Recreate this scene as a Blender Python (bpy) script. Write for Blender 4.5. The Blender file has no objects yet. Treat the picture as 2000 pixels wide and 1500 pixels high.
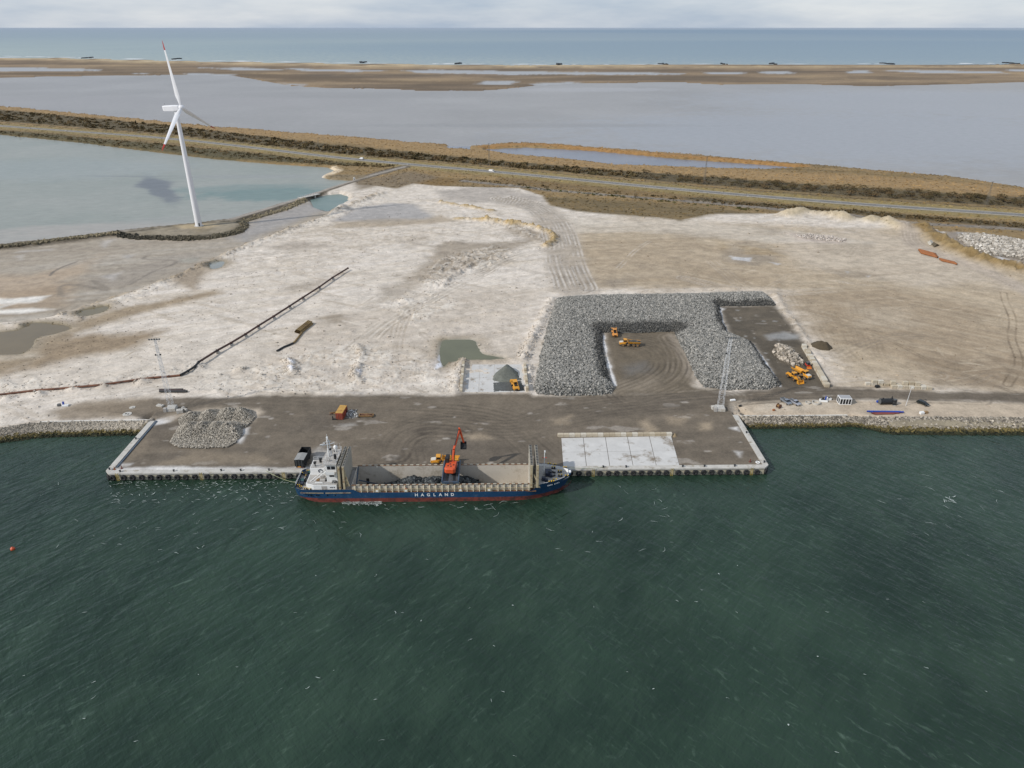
import bpy, math, random
import numpy as np
from mathutils import Vector, Matrix
R = math.radians
rng = np.random.default_rng(7)
random.seed(7)
SC = bpy.context.scene
COL = SC.collection

# ------------------------------------------------------------------ camera
H_CAM, PITCH, FOC = 128.0, 26.66, 1388.0          # metres, degrees below level, focal length in 2000ths of the frame
cam = bpy.data.objects.new('camera', bpy.data.cameras.new('camera'))
COL.objects.link(cam)
cam.location = (0, 0, H_CAM)
cam.rotation_euler = (R(90 - PITCH), 0, 0)
cam.data.sensor_width = 36.0
cam.data.lens = 36.0 * FOC / 2000.0
cam.data.clip_start, cam.data.clip_end = 1.0, 400000.0
SC.camera = cam

# ------------------------------------------------------------------ sun, sky, exposure
SUN_EL = 36.0
SUN_DIR = Vector((-0.89, -0.46, 0)).normalized()     # towards the sun, on the ground
sun = bpy.data.objects.new('sun', bpy.data.lights.new('sun', 'SUN'))
COL.objects.link(sun)
sun.data.energy = 3.5
sun.data.angle = R(1.2)
sun.data.color = (1.0, 0.955, 0.89)
to_sun = Vector((SUN_DIR.x * math.cos(R(SUN_EL)), SUN_DIR.y * math.cos(R(SUN_EL)), math.sin(R(SUN_EL))))
sun.rotation_euler = to_sun.to_track_quat('Z', 'Y').to_euler()

world = bpy.data.worlds.new('World'); SC.world = world; world.use_nodes = True
wt = world.node_tree; wt.nodes.clear()
def wn(t, **k):
    n = wt.nodes.new(t)
    for a, v in k.items(): setattr(n, a, v)
    return n
w_out, w_bg = wn('ShaderNodeOutputWorld'), wn('ShaderNodeBackground')
w_sky = wn('ShaderNodeTexSky', sky_type='NISHITA', sun_disc=False)
w_sky.sun_elevation = R(SUN_EL)
w_sky.sun_rotation = math.atan2(SUN_DIR.x, SUN_DIR.y)
w_sky.air_density, w_sky.dust_density, w_sky.ozone_density = 1.0, 0.6, 1.5
w_tc, w_map = wn('ShaderNodeTexCoord'), wn('ShaderNodeMapping')
w_map.inputs['Scale'].default_value = (2.0, 2.0, 11.0)
w_no = wn('ShaderNodeTexNoise'); w_no.inputs['Scale'].default_value = 1.6; w_no.inputs['Detail'].default_value = 6.0
w_no.inputs['Roughness'].default_value = 0.55
w_cr = wn('ShaderNodeValToRGB')
w_cr.color_ramp.elements[0].position, w_cr.color_ramp.elements[1].position = 0.40, 0.72
w_cr.color_ramp.elements[0].color = (3.7, 4.6, 6.0, 1)     # blue-grey gaps
w_cr.color_ramp.elements[1].color = (7.6, 7.8, 8.1, 1)     # thin bright cloud
w_mix = wn('ShaderNodeMix', data_type='RGBA'); w_mix.inputs['Factor'].default_value = 0.82
wt.links.new(w_tc.outputs['Generated'], w_map.inputs['Vector'])
wt.links.new(w_map.outputs['Vector'], w_no.inputs['Vector'])
wt.links.new(w_no.outputs['Fac'], w_cr.inputs['Fac'])
wt.links.new(w_sky.outputs['Color'], w_mix.inputs['A'])
wt.links.new(w_cr.outputs['Color'], w_mix.inputs['B'])
wt.links.new(w_mix.outputs['Result'], w_bg.inputs['Color'])
w_bg.inputs['Strength'].default_value = 0.11
wt.links.new(w_bg.outputs['Background'], w_out.inputs['Surface'])
SC.view_settings.view_transform = 'Standard'
SC.view_settings.look = 'None'
SC.view_settings.gamma = 1.0
SC.view_settings.use_curve_mapping = False
SC.view_settings.exposure = 0.0

# ------------------------------------------------------------------ survey: a spot of the picture to a spot on the ground
SP, CP = math.sin(R(PITCH)), math.cos(R(PITCH))
def gxy(px, py, z=2.4):
    u, v = (np.asarray(px, float) - 1000) / FOC, (np.asarray(py, float) - 750) / FOC
    t = (H_CAM - z) / (SP + CP * v)
    return u * t, t * (CP - SP * v)
def G(px, py, z=2.4):
    x, y = gxy(px, py, z)
    return Vector((float(x), float(y), z))
def pts(s, z=2.4):
    a = np.array([[float(q) for q in p.split(',')] for p in s.split()])
    x, y = gxy(a[:, 0], a[:, 1], z)
    return np.stack([x, y], 1)
def mpx(py, z=2.4):                 # metres across one 2000th of the frame at that row
    return (H_CAM - z) / (SP + CP * (py - 750) / FOC) / FOC

# ------------------------------------------------------------------ materials
def lin(c):
    c = np.asarray(c, float) / 255.0
    return np.where(c <= 0.04045, c / 12.92, ((c + 0.055) / 1.055) ** 2.4)
GAIN = 1.22
def P(r, g, b):                     # base colour of a flat sunlit surface seen as (r, g, b) in daylight
    return tuple(float(q) for q in np.clip(lin((r, g, b)) / GAIN, 0, 0.85))

MATS = {}
def node(t, kind, **k):
    n = t.nodes.new(kind)
    for a, v in k.items():
        if a.startswith('i_'): n.inputs[a[2:].replace('_', ' ')].default_value = v
        else: setattr(n, a, v)
    return n
def mat(name, col, rough=0.6, metal=0.0, var=0.18, scale=1.2, bump=0.0, spec=0.5, rust=None, rust_at=0.6, rust_scale=0.6):
    """painted / weathered solid: colour with two sizes of mottling, optional rust or dirt patches, fine bump"""
    if name in MATS: return MATS[name]
    m = bpy.data.materials.new(name); m.use_nodes = True; MATS[name] = m
    t = m.node_tree; b = t.nodes['Principled BSDF']
    b.inputs['Roughness'].default_value = rough; b.inputs['Metallic'].default_value = metal
    b.inputs['Specular IOR Level'].default_value = spec
    tc = node(t, 'ShaderNodeTexCoord')
    n1 = node(t, 'ShaderNodeTexNoise', i_Scale=scale, i_Detail=6.0, i_Roughness=0.65)
    t.links.new(tc.outputs['Object'], n1.inputs['Vector'])
    mr = node(t, 'ShaderNodeMapRange'); mr.inputs['From Min'].default_value = 0.3; mr.inputs['From Max'].default_value = 0.7
    mr.inputs['To Min'].default_value = 1 - var; mr.inputs['To Max'].default_value = 1 + var
    t.links.new(n1.outputs['Fac'], mr.inputs['Value'])
    mx = node(t, 'ShaderNodeMix', data_type='RGBA', blend_type='MULTIPLY'); mx.inputs['Factor'].default_value = 1.0
    mx.inputs['A'].default_value = (*col, 1)
    t.links.new(mr.outputs['Result'], mx.inputs['B'])
    last = mx.outputs['Result']
    if rust:
        n2 = node(t, 'ShaderNodeTexNoise', i_Scale=rust_scale, i_Detail=8.0, i_Roughness=0.7)
        t.links.new(tc.outputs['Object'], n2.inputs['Vector'])
        r2 = node(t, 'ShaderNodeMapRange'); r2.inputs['From Min'].default_value = rust_at - 0.05; r2.inputs['From Max'].default_value = rust_at + 0.08
        t.links.new(n2.outputs['Fac'], r2.inputs['Value'])
        m2 = node(t, 'ShaderNodeMix', data_type='RGBA')
        t.links.new(r2.outputs['Result'], m2.inputs['Factor']); t.links.new(last, m2.inputs['A'])
        m2.inputs['B'].default_value = (*rust, 1); last = m2.outputs['Result']
    t.links.new(last, b.inputs['Base Color'])
    if bump:
        n3 = node(t, 'ShaderNodeTexNoise', i_Scale=scale * 5, i_Detail=4.0)
        t.links.new(tc.outputs['Object'], n3.inputs['Vector'])
        bp = node(t, 'ShaderNodeBump', i_Strength=bump, i_Distance=0.05)
        t.links.new(n3.outputs['Fac'], bp.inputs['Height']); t.links.new(bp.outputs['Normal'], b.inputs['Normal'])
    return m
def attr_mat(name, grain=1.0, grain_scale=1.6, bump=0.3, dist=0.12, wetspec=0.35, streak=0.0):
    """surface colour read from the mesh's own colour layer (alpha = roughness), with grain on top"""
    if name in MATS: return MATS[name]
    m = bpy.data.materials.new(name); m.use_nodes = True; MATS[name] = m
    t = m.node_tree; b = t.nodes['Principled BSDF']
    at = node(t, 'ShaderNodeAttribute', attribute_name='tone')
    tc = node(t, 'ShaderNodeTexCoord')
    n1 = node(t, 'ShaderNodeTexNoise', i_Scale=grain_scale, i_Detail=5.0, i_Roughness=0.7)
    n2 = node(t, 'ShaderNodeTexNoise', i_Scale=grain_scale * 0.13, i_Detail=5.0, i_Roughness=0.6)
    for n in (n1, n2): t.links.new(tc.outputs['Object'], n.inputs['Vector'])
    ad = node(t, 'ShaderNodeMath', operation='ADD')
    t.links.new(n1.outputs['Fac'], ad.inputs[0]); t.links.new(n2.outputs['Fac'], ad.inputs[1])
    mr = node(t, 'ShaderNodeMapRange'); mr.inputs['From Min'].default_value = 0.7; mr.inputs['From Max'].default_value = 1.3
    mr.inputs['To Min'].default_value = 1 - 0.16 * grain; mr.inputs['To Max'].default_value = 1 + 0.16 * grain
    t.links.new(ad.outputs[0], mr.inputs['Value'])
    mx = node(t, 'ShaderNodeMix', data_type='RGBA', blend_type='MULTIPLY'); mx.inputs['Factor'].default_value = 1.0
    t.links.new(at.outputs['Color'], mx.inputs['A']); t.links.new(mr.outputs['Result'], mx.inputs['B'])
    t.links.new(mx.outputs['Result'], b.inputs['Base Color'])
    t.links.new(at.outputs['Alpha'], b.inputs['Roughness'])
    b.inputs['Specular IOR Level'].default_value = wetspec
    bp = node(t, 'ShaderNodeBump', i_Strength=bump, i_Distance=dist)
    t.links.new(n1.outputs['Fac'], bp.inputs['Height']); t.links.new(bp.outputs['Normal'], b.inputs['Normal'])
    return m

# ------------------------------------------------------------------ object helpers
def tag(o, label=None, cat=None, group=None, kind=None):
    for k, v in (('label', label), ('category', cat), ('group', group), ('kind', kind)):
        if v: o[k] = v
    return o
def link(name, me, parent=None):
    o = bpy.data.objects.new(name, me); COL.objects.link(o)
    if parent is not None: o.parent = parent
    return o
def thing(name, label, cat, loc=(0, 0, 0), rz=0.0, group=None):
    o = link(name, None); o.location = loc; o.rotation_euler = (0, 0, rz); o.empty_display_size = 0.5
    return tag(o, label, cat, group)
def copy_tree(o, parent=None):
    c = o.copy(); COL.objects.link(c)
    if parent is not None: c.parent = parent
    for ch in o.children: copy_tree(ch, c)
    return c
def mesh_np(name, v, f, m=None, smooth=False, tone=None):
    """mesh from arrays; f is (n,3) or (n,4)"""
    me = bpy.data.meshes.new(name); v = np.asarray(v, np.float32); f = np.asarray(f, np.int32); k = f.shape[1]
    me.vertices.add(len(v)); me.vertices.foreach_set('co', v.ravel())
    me.loops.add(f.size); me.loops.foreach_set('vertex_index', f.ravel())
    me.polygons.add(len(f)); me.polygons.foreach_set('loop_start', np.arange(len(f), dtype=np.int32) * k)
    me.polygons.foreach_set('loop_total', np.full(len(f), k, np.int32))
    me.update(calc_edges=True)
    if tone is not None:
        a = me.attributes.new('tone', 'FLOAT_COLOR', 'POINT'); a.data.foreach_set('color', np.asarray(tone, np.float32).ravel())
    me.polygons.foreach_set('use_smooth', np.full(len(f), smooth, bool))
    if m: me.materials.append(m)
    me.validate()
    return me
class MB:
    """collects boxes, tubes, prisms; build() links them as ONE mesh object"""
    def __init__(s): s.v, s.f = [], []
    def add(s, vs, fs):
        n = len(s.v); s.v += [tuple(p) for p in vs]; s.f += [tuple(n + i for i in q) for q in fs]; return s
    def box(s, x0, x1, y0, y1, z0, z1, mtx=None, taper=0.0):
        t = taper
        vs = [(x0, y0, z0), (x1, y0, z0), (x1, y1, z0), (x0, y1, z0), (x0 + t, y0 + t, z1), (x1 - t, y0 + t, z1), (x1 - t, y1 - t, z1), (x0 + t, y1 - t, z1)]
        if mtx: vs = [mtx @ Vector(p) for p in vs]
        return s.add(vs, [(0, 3, 2, 1), (4, 5, 6, 7), (0, 1, 5, 4), (1, 2, 6, 5), (2, 3, 7, 6), (3, 0, 4, 7)])
    def cbox(s, c, d, rz=0.0, ry=0.0, rx=0.0):
        m = Matrix.Translation(c) @ Matrix.Rotation(rz, 4, 'Z') @ Matrix.Rotation(ry, 4, 'Y') @ Matrix.Rotation(rx, 4, 'X')
        return s.box(-d[0] / 2, d[0] / 2, -d[1] / 2, d[1] / 2, -d[2] / 2, d[2] / 2, m)
    def bar(s, a, b, w, h=None):
        a, b = Vector(a), Vector(b); d = b - a; h = h or w
        q = d.to_track_quat('Z', 'Y').to_matrix().to_4x4()
        return s.box(-w / 2, w / 2, -h / 2, h / 2, 0, d.length, Matrix.Translation(a) @ q)
    def tube(s, a, b, r0, r1=None, n=10, caps=True):
        a, b = Vector(a), Vector(b); r1 = r0 if r1 is None else r1
        q = (b - a).to_track_quat('Z', 'Y').to_matrix()
        vs = []
        for c, r in ((a, r0), (b, r1)):
            for i in range(n):
                t = 2 * math.pi * i / n; vs.append(c + q @ Vector((r * math.cos(t), r * math.sin(t), 0)))
        fs = [(i, (i + 1) % n, n + (i + 1) % n, n + i) for i in range(n)]
        if caps: fs += [tuple(range(n - 1, -1, -1)), tuple(range(n, 2 * n))]
        return s.add(vs, fs)
    def pipe(s, path, r, n=8):
        for a, b in zip(path[:-1], path[1:]): s.tube(a, b, r, n=n)
        return s
    def lathe(s, prof, n=16, mtx=None):
        vs = []
        for (r, z) in prof:
            for i in range(n):
                t = 2 * math.pi * i / n; p = Vector((r * math.cos(t), r * math.sin(t), z)); vs.append(mtx @ p if mtx else p)
        fs = [(j * n + i, j * n + (i + 1) % n, (j + 1) * n + (i + 1) % n, (j + 1) * n + i) for j in range(len(prof) - 1) for i in range(n)]
        fs += [tuple(range(n - 1, -1, -1)), tuple(range((len(prof) - 1) * n, len(prof) * n))]
        return s.add(vs, fs)
    def torus(s, c, r, r2, axis='Y', n=16, k=8, squash=1.0):
        vs = []
        for i in range(n):
            t = 2 * math.pi * i / n
            for j in range(k):
                q = 2 * math.pi * j / k; a = r + r2 * math.cos(q); w = r2 * squash * math.sin(q)
                p = {'Y': (a * math.cos(t), w, a * math.sin(t)), 'Z': (a * math.cos(t), a * math.sin(t), w), 'X': (w, a * math.cos(t), a * math.sin(t))}[axis]
                vs.append(Vector(c) + Vector(p))
        fs = [(i * k + j, ((i + 1) % n) * k + j, ((i + 1) % n) * k + (j + 1) % k, i * k + (j + 1) % k) for i in range(n) for j in range(k)]
        if axis != 'Z': fs = [q[::-1] for q in fs]
        return s.add(vs, fs)
    def prism(s, poly, lo, hi, axis='Z', mtx=None):
        """polygon (2D) extruded lo..hi along the axis; for X: poly is (y,z), for Y: (x,z)"""
        n = len(poly)
        def p3(p, h): return {'Z': (p[0], p[1], h), 'X': (h, p[0], p[1]), 'Y': (p[0], h, p[1])}[axis]
        vs = [Vector(p3(p, lo)) for p in poly] + [Vector(p3(p, hi)) for p in poly]
        if mtx: vs = [mtx @ p for p in vs]
        fs = [(i, (i + 1) % n, n + (i + 1) % n, n + i) for i in range(n)] + [tuple(range(n - 1, -1, -1)), tuple(range(n, 2 * n))]
        return s.add(vs, fs)
    def loft(s, rings, closed=True, caps=True):
        n = len(rings[0]); vs = [p for r in rings for p in r]
        rg = range(n) if closed else range(n - 1)
        fs = [(j * n + i, j * n + (i + 1) % n, (j + 1) * n + (i + 1) % n, (j + 1) * n + i) for j in range(len(rings) - 1) for i in rg]
        if caps: fs += [tuple(range(n - 1, -1, -1)), tuple(range((len(rings) - 1) * n, len(rings) * n))]
        return s.add(vs, fs)
    def mesh(s, name, m, smooth=False, bevel=0.0):
        me = bpy.data.meshes.new(name); me.from_pydata([tuple(p) for p in s.v], [], s.f)
        import bmesh
        bm = bmesh.new(); bm.from_mesh(me)
        bmesh.ops.recalc_face_normals(bm, faces=bm.faces)
        if bevel: bmesh.ops.bevel(bm, geom=list(bm.edges), offset=bevel, segments=1, affect='EDGES')
        bm.to_mesh(me); bm.free()
        if smooth:
            me.polygons.foreach_set('use_smooth', np.ones(len(me.polygons), bool)); me.set_sharp_from_angle(angle=R(40))
        me.materials.append(m); return me
    def build(s, name, m, parent=None, smooth=False, bevel=0.0):
        return link(name, s.mesh(name, m, smooth, bevel), parent)
# ------------------------------------------------------------------ noise and distance fields on the survey grid
def hash2(ix, iy, s):
    h = (ix.astype(np.int64) * 374761393 + iy.astype(np.int64) * 668265263 + s * 1274126177) & 0x7fffffff
    h = ((h ^ (h >> 13)) * 1274126177) & 0x7fffffff
    return ((h ^ (h >> 16)) & 0xffff).astype(np.float32) / 65535.0
def vnoise(x, y, s=0):
    ix, iy = np.floor(x), np.floor(y); fx, fy = (x - ix).astype(np.float32), (y - iy).astype(np.float32)
    fx = fx * fx * (3 - 2 * fx); fy = fy * fy * (3 - 2 * fy)
    a, b = hash2(ix, iy, s), hash2(ix + 1, iy, s); c, d = hash2(ix, iy + 1, s), hash2(ix + 1, iy + 1, s)
    return (a + (b - a) * fx) * (1 - fy) + (c + (d - c) * fx) * fy
def fbm(x, y, size, oct=4, s=0, gain=0.5, ax=1.0, ay=1.0, rot=0.0):
    """-1..1; features of about `size` metres, squeezed by ax / ay after turning by rot"""
    c, q = math.cos(rot), math.sin(rot)
    u, w = (x * c + y * q) / (size * ax), (-x * q + y * c) / (size * ay)
    o, a, n = 0, 1.0, 0
    for k in range(oct):
        o = o + a * (vnoise(u + 17.3 * k, w - 9.1 * k, s + k) * 2 - 1); n += a; a *= gain; u, w = u * 2.03, w * 2.03
    return (o / n).astype(np.float32)
def smooth(a, b, x):
    t = np.clip((x - a) / (b - a), 0, 1); return t * t * (3 - 2 * t)

# rows and columns grow with the distance
ys = [186.0]
while ys[-1] < 3500: ys.append(ys[-1] + 1.3 * (ys[-1] ** 2 + H_CAM ** 2) / (H_CAM * FOC) * (1.0 if ys[-1] < 800 else 1.25))
ys = np.array(ys, np.float32)
NS = 1260
us = np.linspace(-1.0, 1.0, NS, dtype=np.float32)
GXX = (us[None, :] * (0.80 * (ys[:, None] * 1.03 + 62))).astype(np.float32)
GYY = np.repeat(ys[:, None], NS, 1).astype(np.float32)
gx, gy = GXX.ravel(), GYY.ravel()
NG = len(gx)
N60, N12, N3 = fbm(gx, gy, 60, 5, 1), fbm(gx, gy, 12, 4, 2), fbm(gx, gy, 3, 3, 3)
STK = fbm(gx, gy, 14, 5, 4, ax=4.0, ay=0.55, rot=R(20))        # wind-blown streaks
STK2 = fbm(gx, gy, 9, 4, 5, ax=5.0, ay=0.5, rot=R(-12))

def poly_sd(p, X, Y):
    """signed distance to polygon p (n,2): inside > 0"""
    d = np.full(X.shape, 1e9, np.float32); ins = np.zeros(X.shape, bool)
    q = np.roll(p, -1, 0)
    for (ax, ay), (bx, by) in zip(p.astype(np.float32), q.astype(np.float32)):
        ex, ey = bx - ax, by - ay; wx, wy = X - ax, Y - ay
        t = np.clip((wx * ex + wy * ey) / (ex * ex + ey * ey + 1e-9), 0, 1)
        d = np.minimum(d, (wx - ex * t) ** 2 + (wy - ey * t) ** 2)
        if ey != 0:
            ins ^= ((ay > Y) != (by > Y)) & (X < ex * (Y - ay) / ey + ax)
    d = np.sqrt(d); return np.where(ins, d, -d)
def sub(p, m):
    return np.nonzero((gx > p[:, 0].min() - m) & (gx < p[:, 0].max() + m) & (gy > p[:, 1].min() - m) & (gy < p[:, 1].max() + m))[0]
def sd_grid(p, m):
    i = sub(p, m); return i, poly_sd(p, gx[i], gy[i])
def line_d(p, X, Y):
    """distance, signed side offset and distance along, to a polyline"""
    d = np.full(X.shape, 1e9, np.float32); sg = np.zeros_like(d); al = np.zeros_like(d); L = 0.0
    for (ax, ay), (bx, by) in zip(p[:-1].astype(np.float32), p[1:].astype(np.float32)):
        ex, ey = bx - ax, by - ay; l = math.hypot(ex, ey); wx, wy = X - ax, Y - ay
        t = np.clip((wx * ex + wy * ey) / (l * l + 1e-9), 0, 1)
        q = np.sqrt((wx - ex * t) ** 2 + (wy - ey * t) ** 2); k = q < d
        d = np.where(k, q, d); sg = np.where(k, np.sign(ex * wy - ey * wx) * q, sg); al = np.where(k, L + t * l, al); L += l
    return d, sg, al
def curve(p, n=6):
    """smooth a polyline (Catmull-Rom)"""
    p = np.asarray(p); e = np.vstack([2 * p[0] - p[1], p, 2 * p[-1] - p[-2]]); o = []
    for i in range(1, len(e) - 2):
        for t in np.linspace(0, 1, n, endpoint=False):
            a, b, c, d = e[i - 1], e[i], e[i + 1], e[i + 2]
            o.append(0.5 * (2 * b + (c - a) * t + (2 * a - 5 * b + 4 * c - d) * t * t + (3 * b - a - 3 * c + d) * t ** 3))
    return np.vstack([o, p[-1:]])

hgt = np.full(NG, 2.4, np.float32)
tone = np.zeros((NG, 4), np.float32)
kind = np.zeros(NG, np.int8)            # 0 sand, 1 gravel yard, 2 mudflat, 3 causeway grassland, 4 dune spit
KINDS = ['sand_ground', 'gravel_yard', 'mudflat', 'grassland', 'dune_spit']
def put(i, m, c, rough=None):
    m = m[:, None]; c = np.asarray(c, np.float32)
    tone[i, :3] = tone[i, :3] * (1 - m) + c * m
    if rough is not None: tone[i, 3] = tone[i, 3] * (1 - m[:, 0]) + rough * m[:, 0]
def paint(s, c, soft=3.0, jit=2.0, z=2.4, rough=None, k=None, op=1.0, nz=None, streak=0.0):
    p = s if isinstance(s, np.ndarray) else pts(s, z)
    i, d = sd_grid(p, soft + jit * 1.5)
    d = d + jit * (0.6 * N12[i] + 0.4 * N3[i]) + (streak * STK[i] if streak else 0)
    m = smooth(-soft, soft, d) * op
    if nz is not None: m = m * nz[i]
    put(i, m, c, rough)
    if k is not None: kind[i[m > 0.5]] = k
    return i, d, m
def stroke(s, c, w, soft=1.0, jit=0.5, z=2.4, op=1.0, rough=None, cv=True):
    p = pts(s, z) if isinstance(s, str) else s
    if cv: p = curve(p)
    i = sub(p, w + soft + jit * 2); d, sg, al = line_d(p, gx[i], gy[i])
    m = smooth(w + soft, w - soft, d + jit * (0.5 * N12[i] + 0.5 * N3[i])) * op
    put(i, m, c, rough); return i, d, sg, al, m
def ridge(s, h, w, rough_n=0.4, z=2.4, cv=True):
    p = pts(s, z) if isinstance(s, str) else s
    if cv: p = curve(p)
    i = sub(p, w * 3); d, sg, al = line_d(p, gx[i], gy[i])
    g = np.exp(-(d / w) ** 2); hgt[i] += h * g * (1 + rough_n * (N3[i] * 1.2 + N12[i])); return i, g
def bump(px, py, h, w, z=2.4):
    x, y = gxy(px, py, z); i = np.nonzero((abs(gx - x) < 3 * w) & (abs(gy - y) < 3 * w))[0]
    d = np.sqrt((gx[i] - x) ** 2 + (gy[i] - y) ** 2); hgt[i] += h * np.clip(1 - d / (1.6 * w), 0, 1) ** 1.2 * (1 + 0.3 * N3[i]); return i, d
def tracks(s, c, gauge=2.2, w=0.45, op=0.5, z=2.4, n=1, spread=0.0, dip=0.06):
    p = curve(pts(s, z) if isinstance(s, str) else s)
    i = sub(p, gauge + spread + 3); d, sg, al = line_d(p, gx[i], gy[i]); wn = 0.5 * np.sin(al * 0.11)
    for k in range(n):
        o = 0 if n == 1 else (k / (n - 1) - 0.5) * 2 * spread
        for q in (-gauge / 2, gauge / 2):
            e = abs(sg - o - q - wn * (k % 3 - 1) * 0.8); m = smooth(w * 1.8, w * 0.4, e) * op * np.clip(0.55 + 1.3 * N12[i] + .5 * N60[i], 0, 1.2)
            put(i, np.clip(m, 0, 1), c); hgt[i] -= dip * m

# --- sand everywhere first
SAND, SANDB, WET, WETD = P(220, 210, 198), P(196, 183, 166), P(165, 150, 131), P(137, 122, 101)
ROCKY, YARD, YARDL = P(124, 115, 103), P(112, 102, 89), P(150, 137, 120)
tone[:, :3] = SAND; tone[:, 3] = 0.93
allv = np.arange(NG)
put(allv, np.clip(0.35 + 0.9 * STK, 0, 1) * 0.45, P(199, 186, 167))
put(allv, np.clip(0.9 * N60 + 0.5 * STK2 - 0.1, 0, 1) * 0.4, P(186, 171, 150))
hgt += 0.16 * N12 + 0.05 * N3 + 0.10 * STK
far = gy > 705; put(allv, far * 1.0, P(150, 124, 86)); kind[far] = 3; kind[gy > 1750] = 4
# fine relief and crisp wind-combed streaks of the dry sand
RIP = fbm(gx, gy, 5.0, 4, 61, ax=5.0, ay=0.32, rot=R(24), gain=0.62); RIP2 = fbm(gx, gy, 7.0, 4, 62, ax=3.5, ay=0.4, rot=R(-28), gain=0.6)
CR = 1 - 2 * np.abs(fbm(gx, gy, 7.5, 4, 63, ax=1.6, ay=0.7, rot=R(15)))
near = (gy < 720)
put(allv, near * np.clip(RIP * 1.8, 0, 1) * .42, P(184, 169, 147)); put(allv, near * np.clip(-RIP * 1.8 - .1, 0, 1) * .35, P(228, 220, 209))
put(allv, near * np.clip(RIP2 * 2.0 - .25, 0, 1) * .45, P(172, 156, 134)); put(allv, near * smooth(.80, .95, CR) * np.clip(.35 + N60, 0, 1) * .5, P(166, 151, 130))
hgt += near * (0.10 * RIP + 0.07 * RIP2 + 0.09 * smooth(.55, 1, CR) * np.clip(.5 + N60, 0, 1))

# --- big tone regions of the sand field
paint('1095,560 1120,440 1250,428 1500,440 1780,450 2100,555 2500,720 2500,800 1640,750 1530,570', P(184, 167, 143), 14, 8, streak=6)
paint('1120,470 1350,465 1560,500 1540,560 1300,560 1120,562', P(172, 154, 130), 9, 6, op=0.6, streak=8)
paint('1150,560 1350,520 1480,545 1500,562 1300,562', P(160, 143, 120), 6, 6, op=.5, streak=8)
paint('1540,575 1700,560 1880,590 2000,660 1900,720 1720,690 1590,650', P(156, 138, 115), 12, 8, op=0.75, streak=9)
paint('1780,700 2100,690 2300,770 1820,752', P(140, 123, 102), 7, 5, op=0.8)
paint('1500,455 1700,450 1880,500 1990,560 1800,560 1560,520', P(200, 187, 170), 12, 8, op=0.65, streak=8)
paint('1640,590 1760,600 1790,640 1680,640', P(190, 176, 156), 9, 6, op=0.5, streak=8)
paint('1100,430 1330,432 1540,450 1700,475 1500,475 1300,455 1110,455', P(206, 196, 182), 6, 5, op=0.7, streak=6)
paint('600,620 760,600 900,560 1050,570 1040,640 1000,690 900,700 780,760 560,765 450,740', P(192, 179, 163), 12, 8, op=0.55, streak=6)
paint('0,700 330,650 520,700 560,760 300,770 0,775', P(204, 193, 178), 10, 6, op=0.5, streak=5)
for s, op in (('860,470 960,476 1040,470 1000,492 930,520 850,545 790,550 840,510', 0.85), ('1000,440 1070,455 1065,475 1020,468 985,450', 0.9),
              ('560,560 640,545 620,560 570,568', 0.6), ('620,618 670,612 668,630 620,626', 0.9), ('780,470 840,462 830,480 790,486', 0.4),
              ('740,560 830,545 820,570 745,590', 0.6), ('1180,545 1225,540 1225,560 1185,560', 0.9), ('1600,475 1700,478 1690,500 1610,498', 0.45),
              ('1415,475 1460,468 1530,490 1540,500 1440,515 1405,505', 0.6), ('1420,500 1500,495 1530,512 1470,520 1425,512', 0.9), ('1610,528 1680,525 1720,545 1640,542', 0.8),
              ('1280,445 1400,455 1420,470 1300,462', 0.4), ('1480,440 1530,448 1520,462 1470,455', 0.4)):
    paint(s, P(158, 145, 128), 5, 4, op=op, streak=4)
paint('1535,455 1600,462 1650,470 1640,476 1560,470', P(190, 176, 165), 4, 3, op=0.8)
for s in ('1425,500 1470,504 1462,510 1430,508', '1505,512 1530,514 1520,518', '1648,529 1662,529 1655,535', '1690,538 1702,538 1696,543'):
    paint(s, P(200, 200, 202), 1.0, 3, rough=0.4, op=.8)
for s in ('1440,478 1500,487 1530,500 1460,496', '1400,470 1430,482 1410,488'):
    paint(s, P(165, 140, 100), 4, 4, op=0.5)
GL = fbm(gx, gy, 10, 3, 71, ax=14.0, ay=.26, rot=R(-38), gain=.7); GL2 = fbm(gx, gy, 10, 3, 72, ax=12.0, ay=.22, rot=R(8), gain=.7)
i, d = sd_grid(pts('1095,560 1120,440 1250,428 1500,440 1780,450 2100,555 2500,720 2500,800 1640,750 1530,570'), 10); m = smooth(-6, 10, d)
k_ = np.where(N60[i] > 0, GL[i], GL2[i]); put(i, m * np.clip(k_ * 2.2, 0, 1) * .28, P(152, 134, 109)); put(i, m * np.clip(-k_ * 2.2, 0, 1) * .25, P(206, 191, 167)); hgt[i] += m * k_ * .06
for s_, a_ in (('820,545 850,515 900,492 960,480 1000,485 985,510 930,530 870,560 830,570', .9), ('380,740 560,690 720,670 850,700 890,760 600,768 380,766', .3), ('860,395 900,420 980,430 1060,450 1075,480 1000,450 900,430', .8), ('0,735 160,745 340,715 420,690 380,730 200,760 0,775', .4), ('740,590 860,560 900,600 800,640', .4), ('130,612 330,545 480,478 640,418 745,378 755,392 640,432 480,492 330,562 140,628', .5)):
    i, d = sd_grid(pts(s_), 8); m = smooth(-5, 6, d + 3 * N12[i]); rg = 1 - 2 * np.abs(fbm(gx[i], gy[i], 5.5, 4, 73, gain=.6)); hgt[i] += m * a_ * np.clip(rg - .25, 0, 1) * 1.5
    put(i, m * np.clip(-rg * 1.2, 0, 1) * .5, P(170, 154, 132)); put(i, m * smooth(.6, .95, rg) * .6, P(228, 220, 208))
rs = np.random.default_rng(5)
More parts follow.
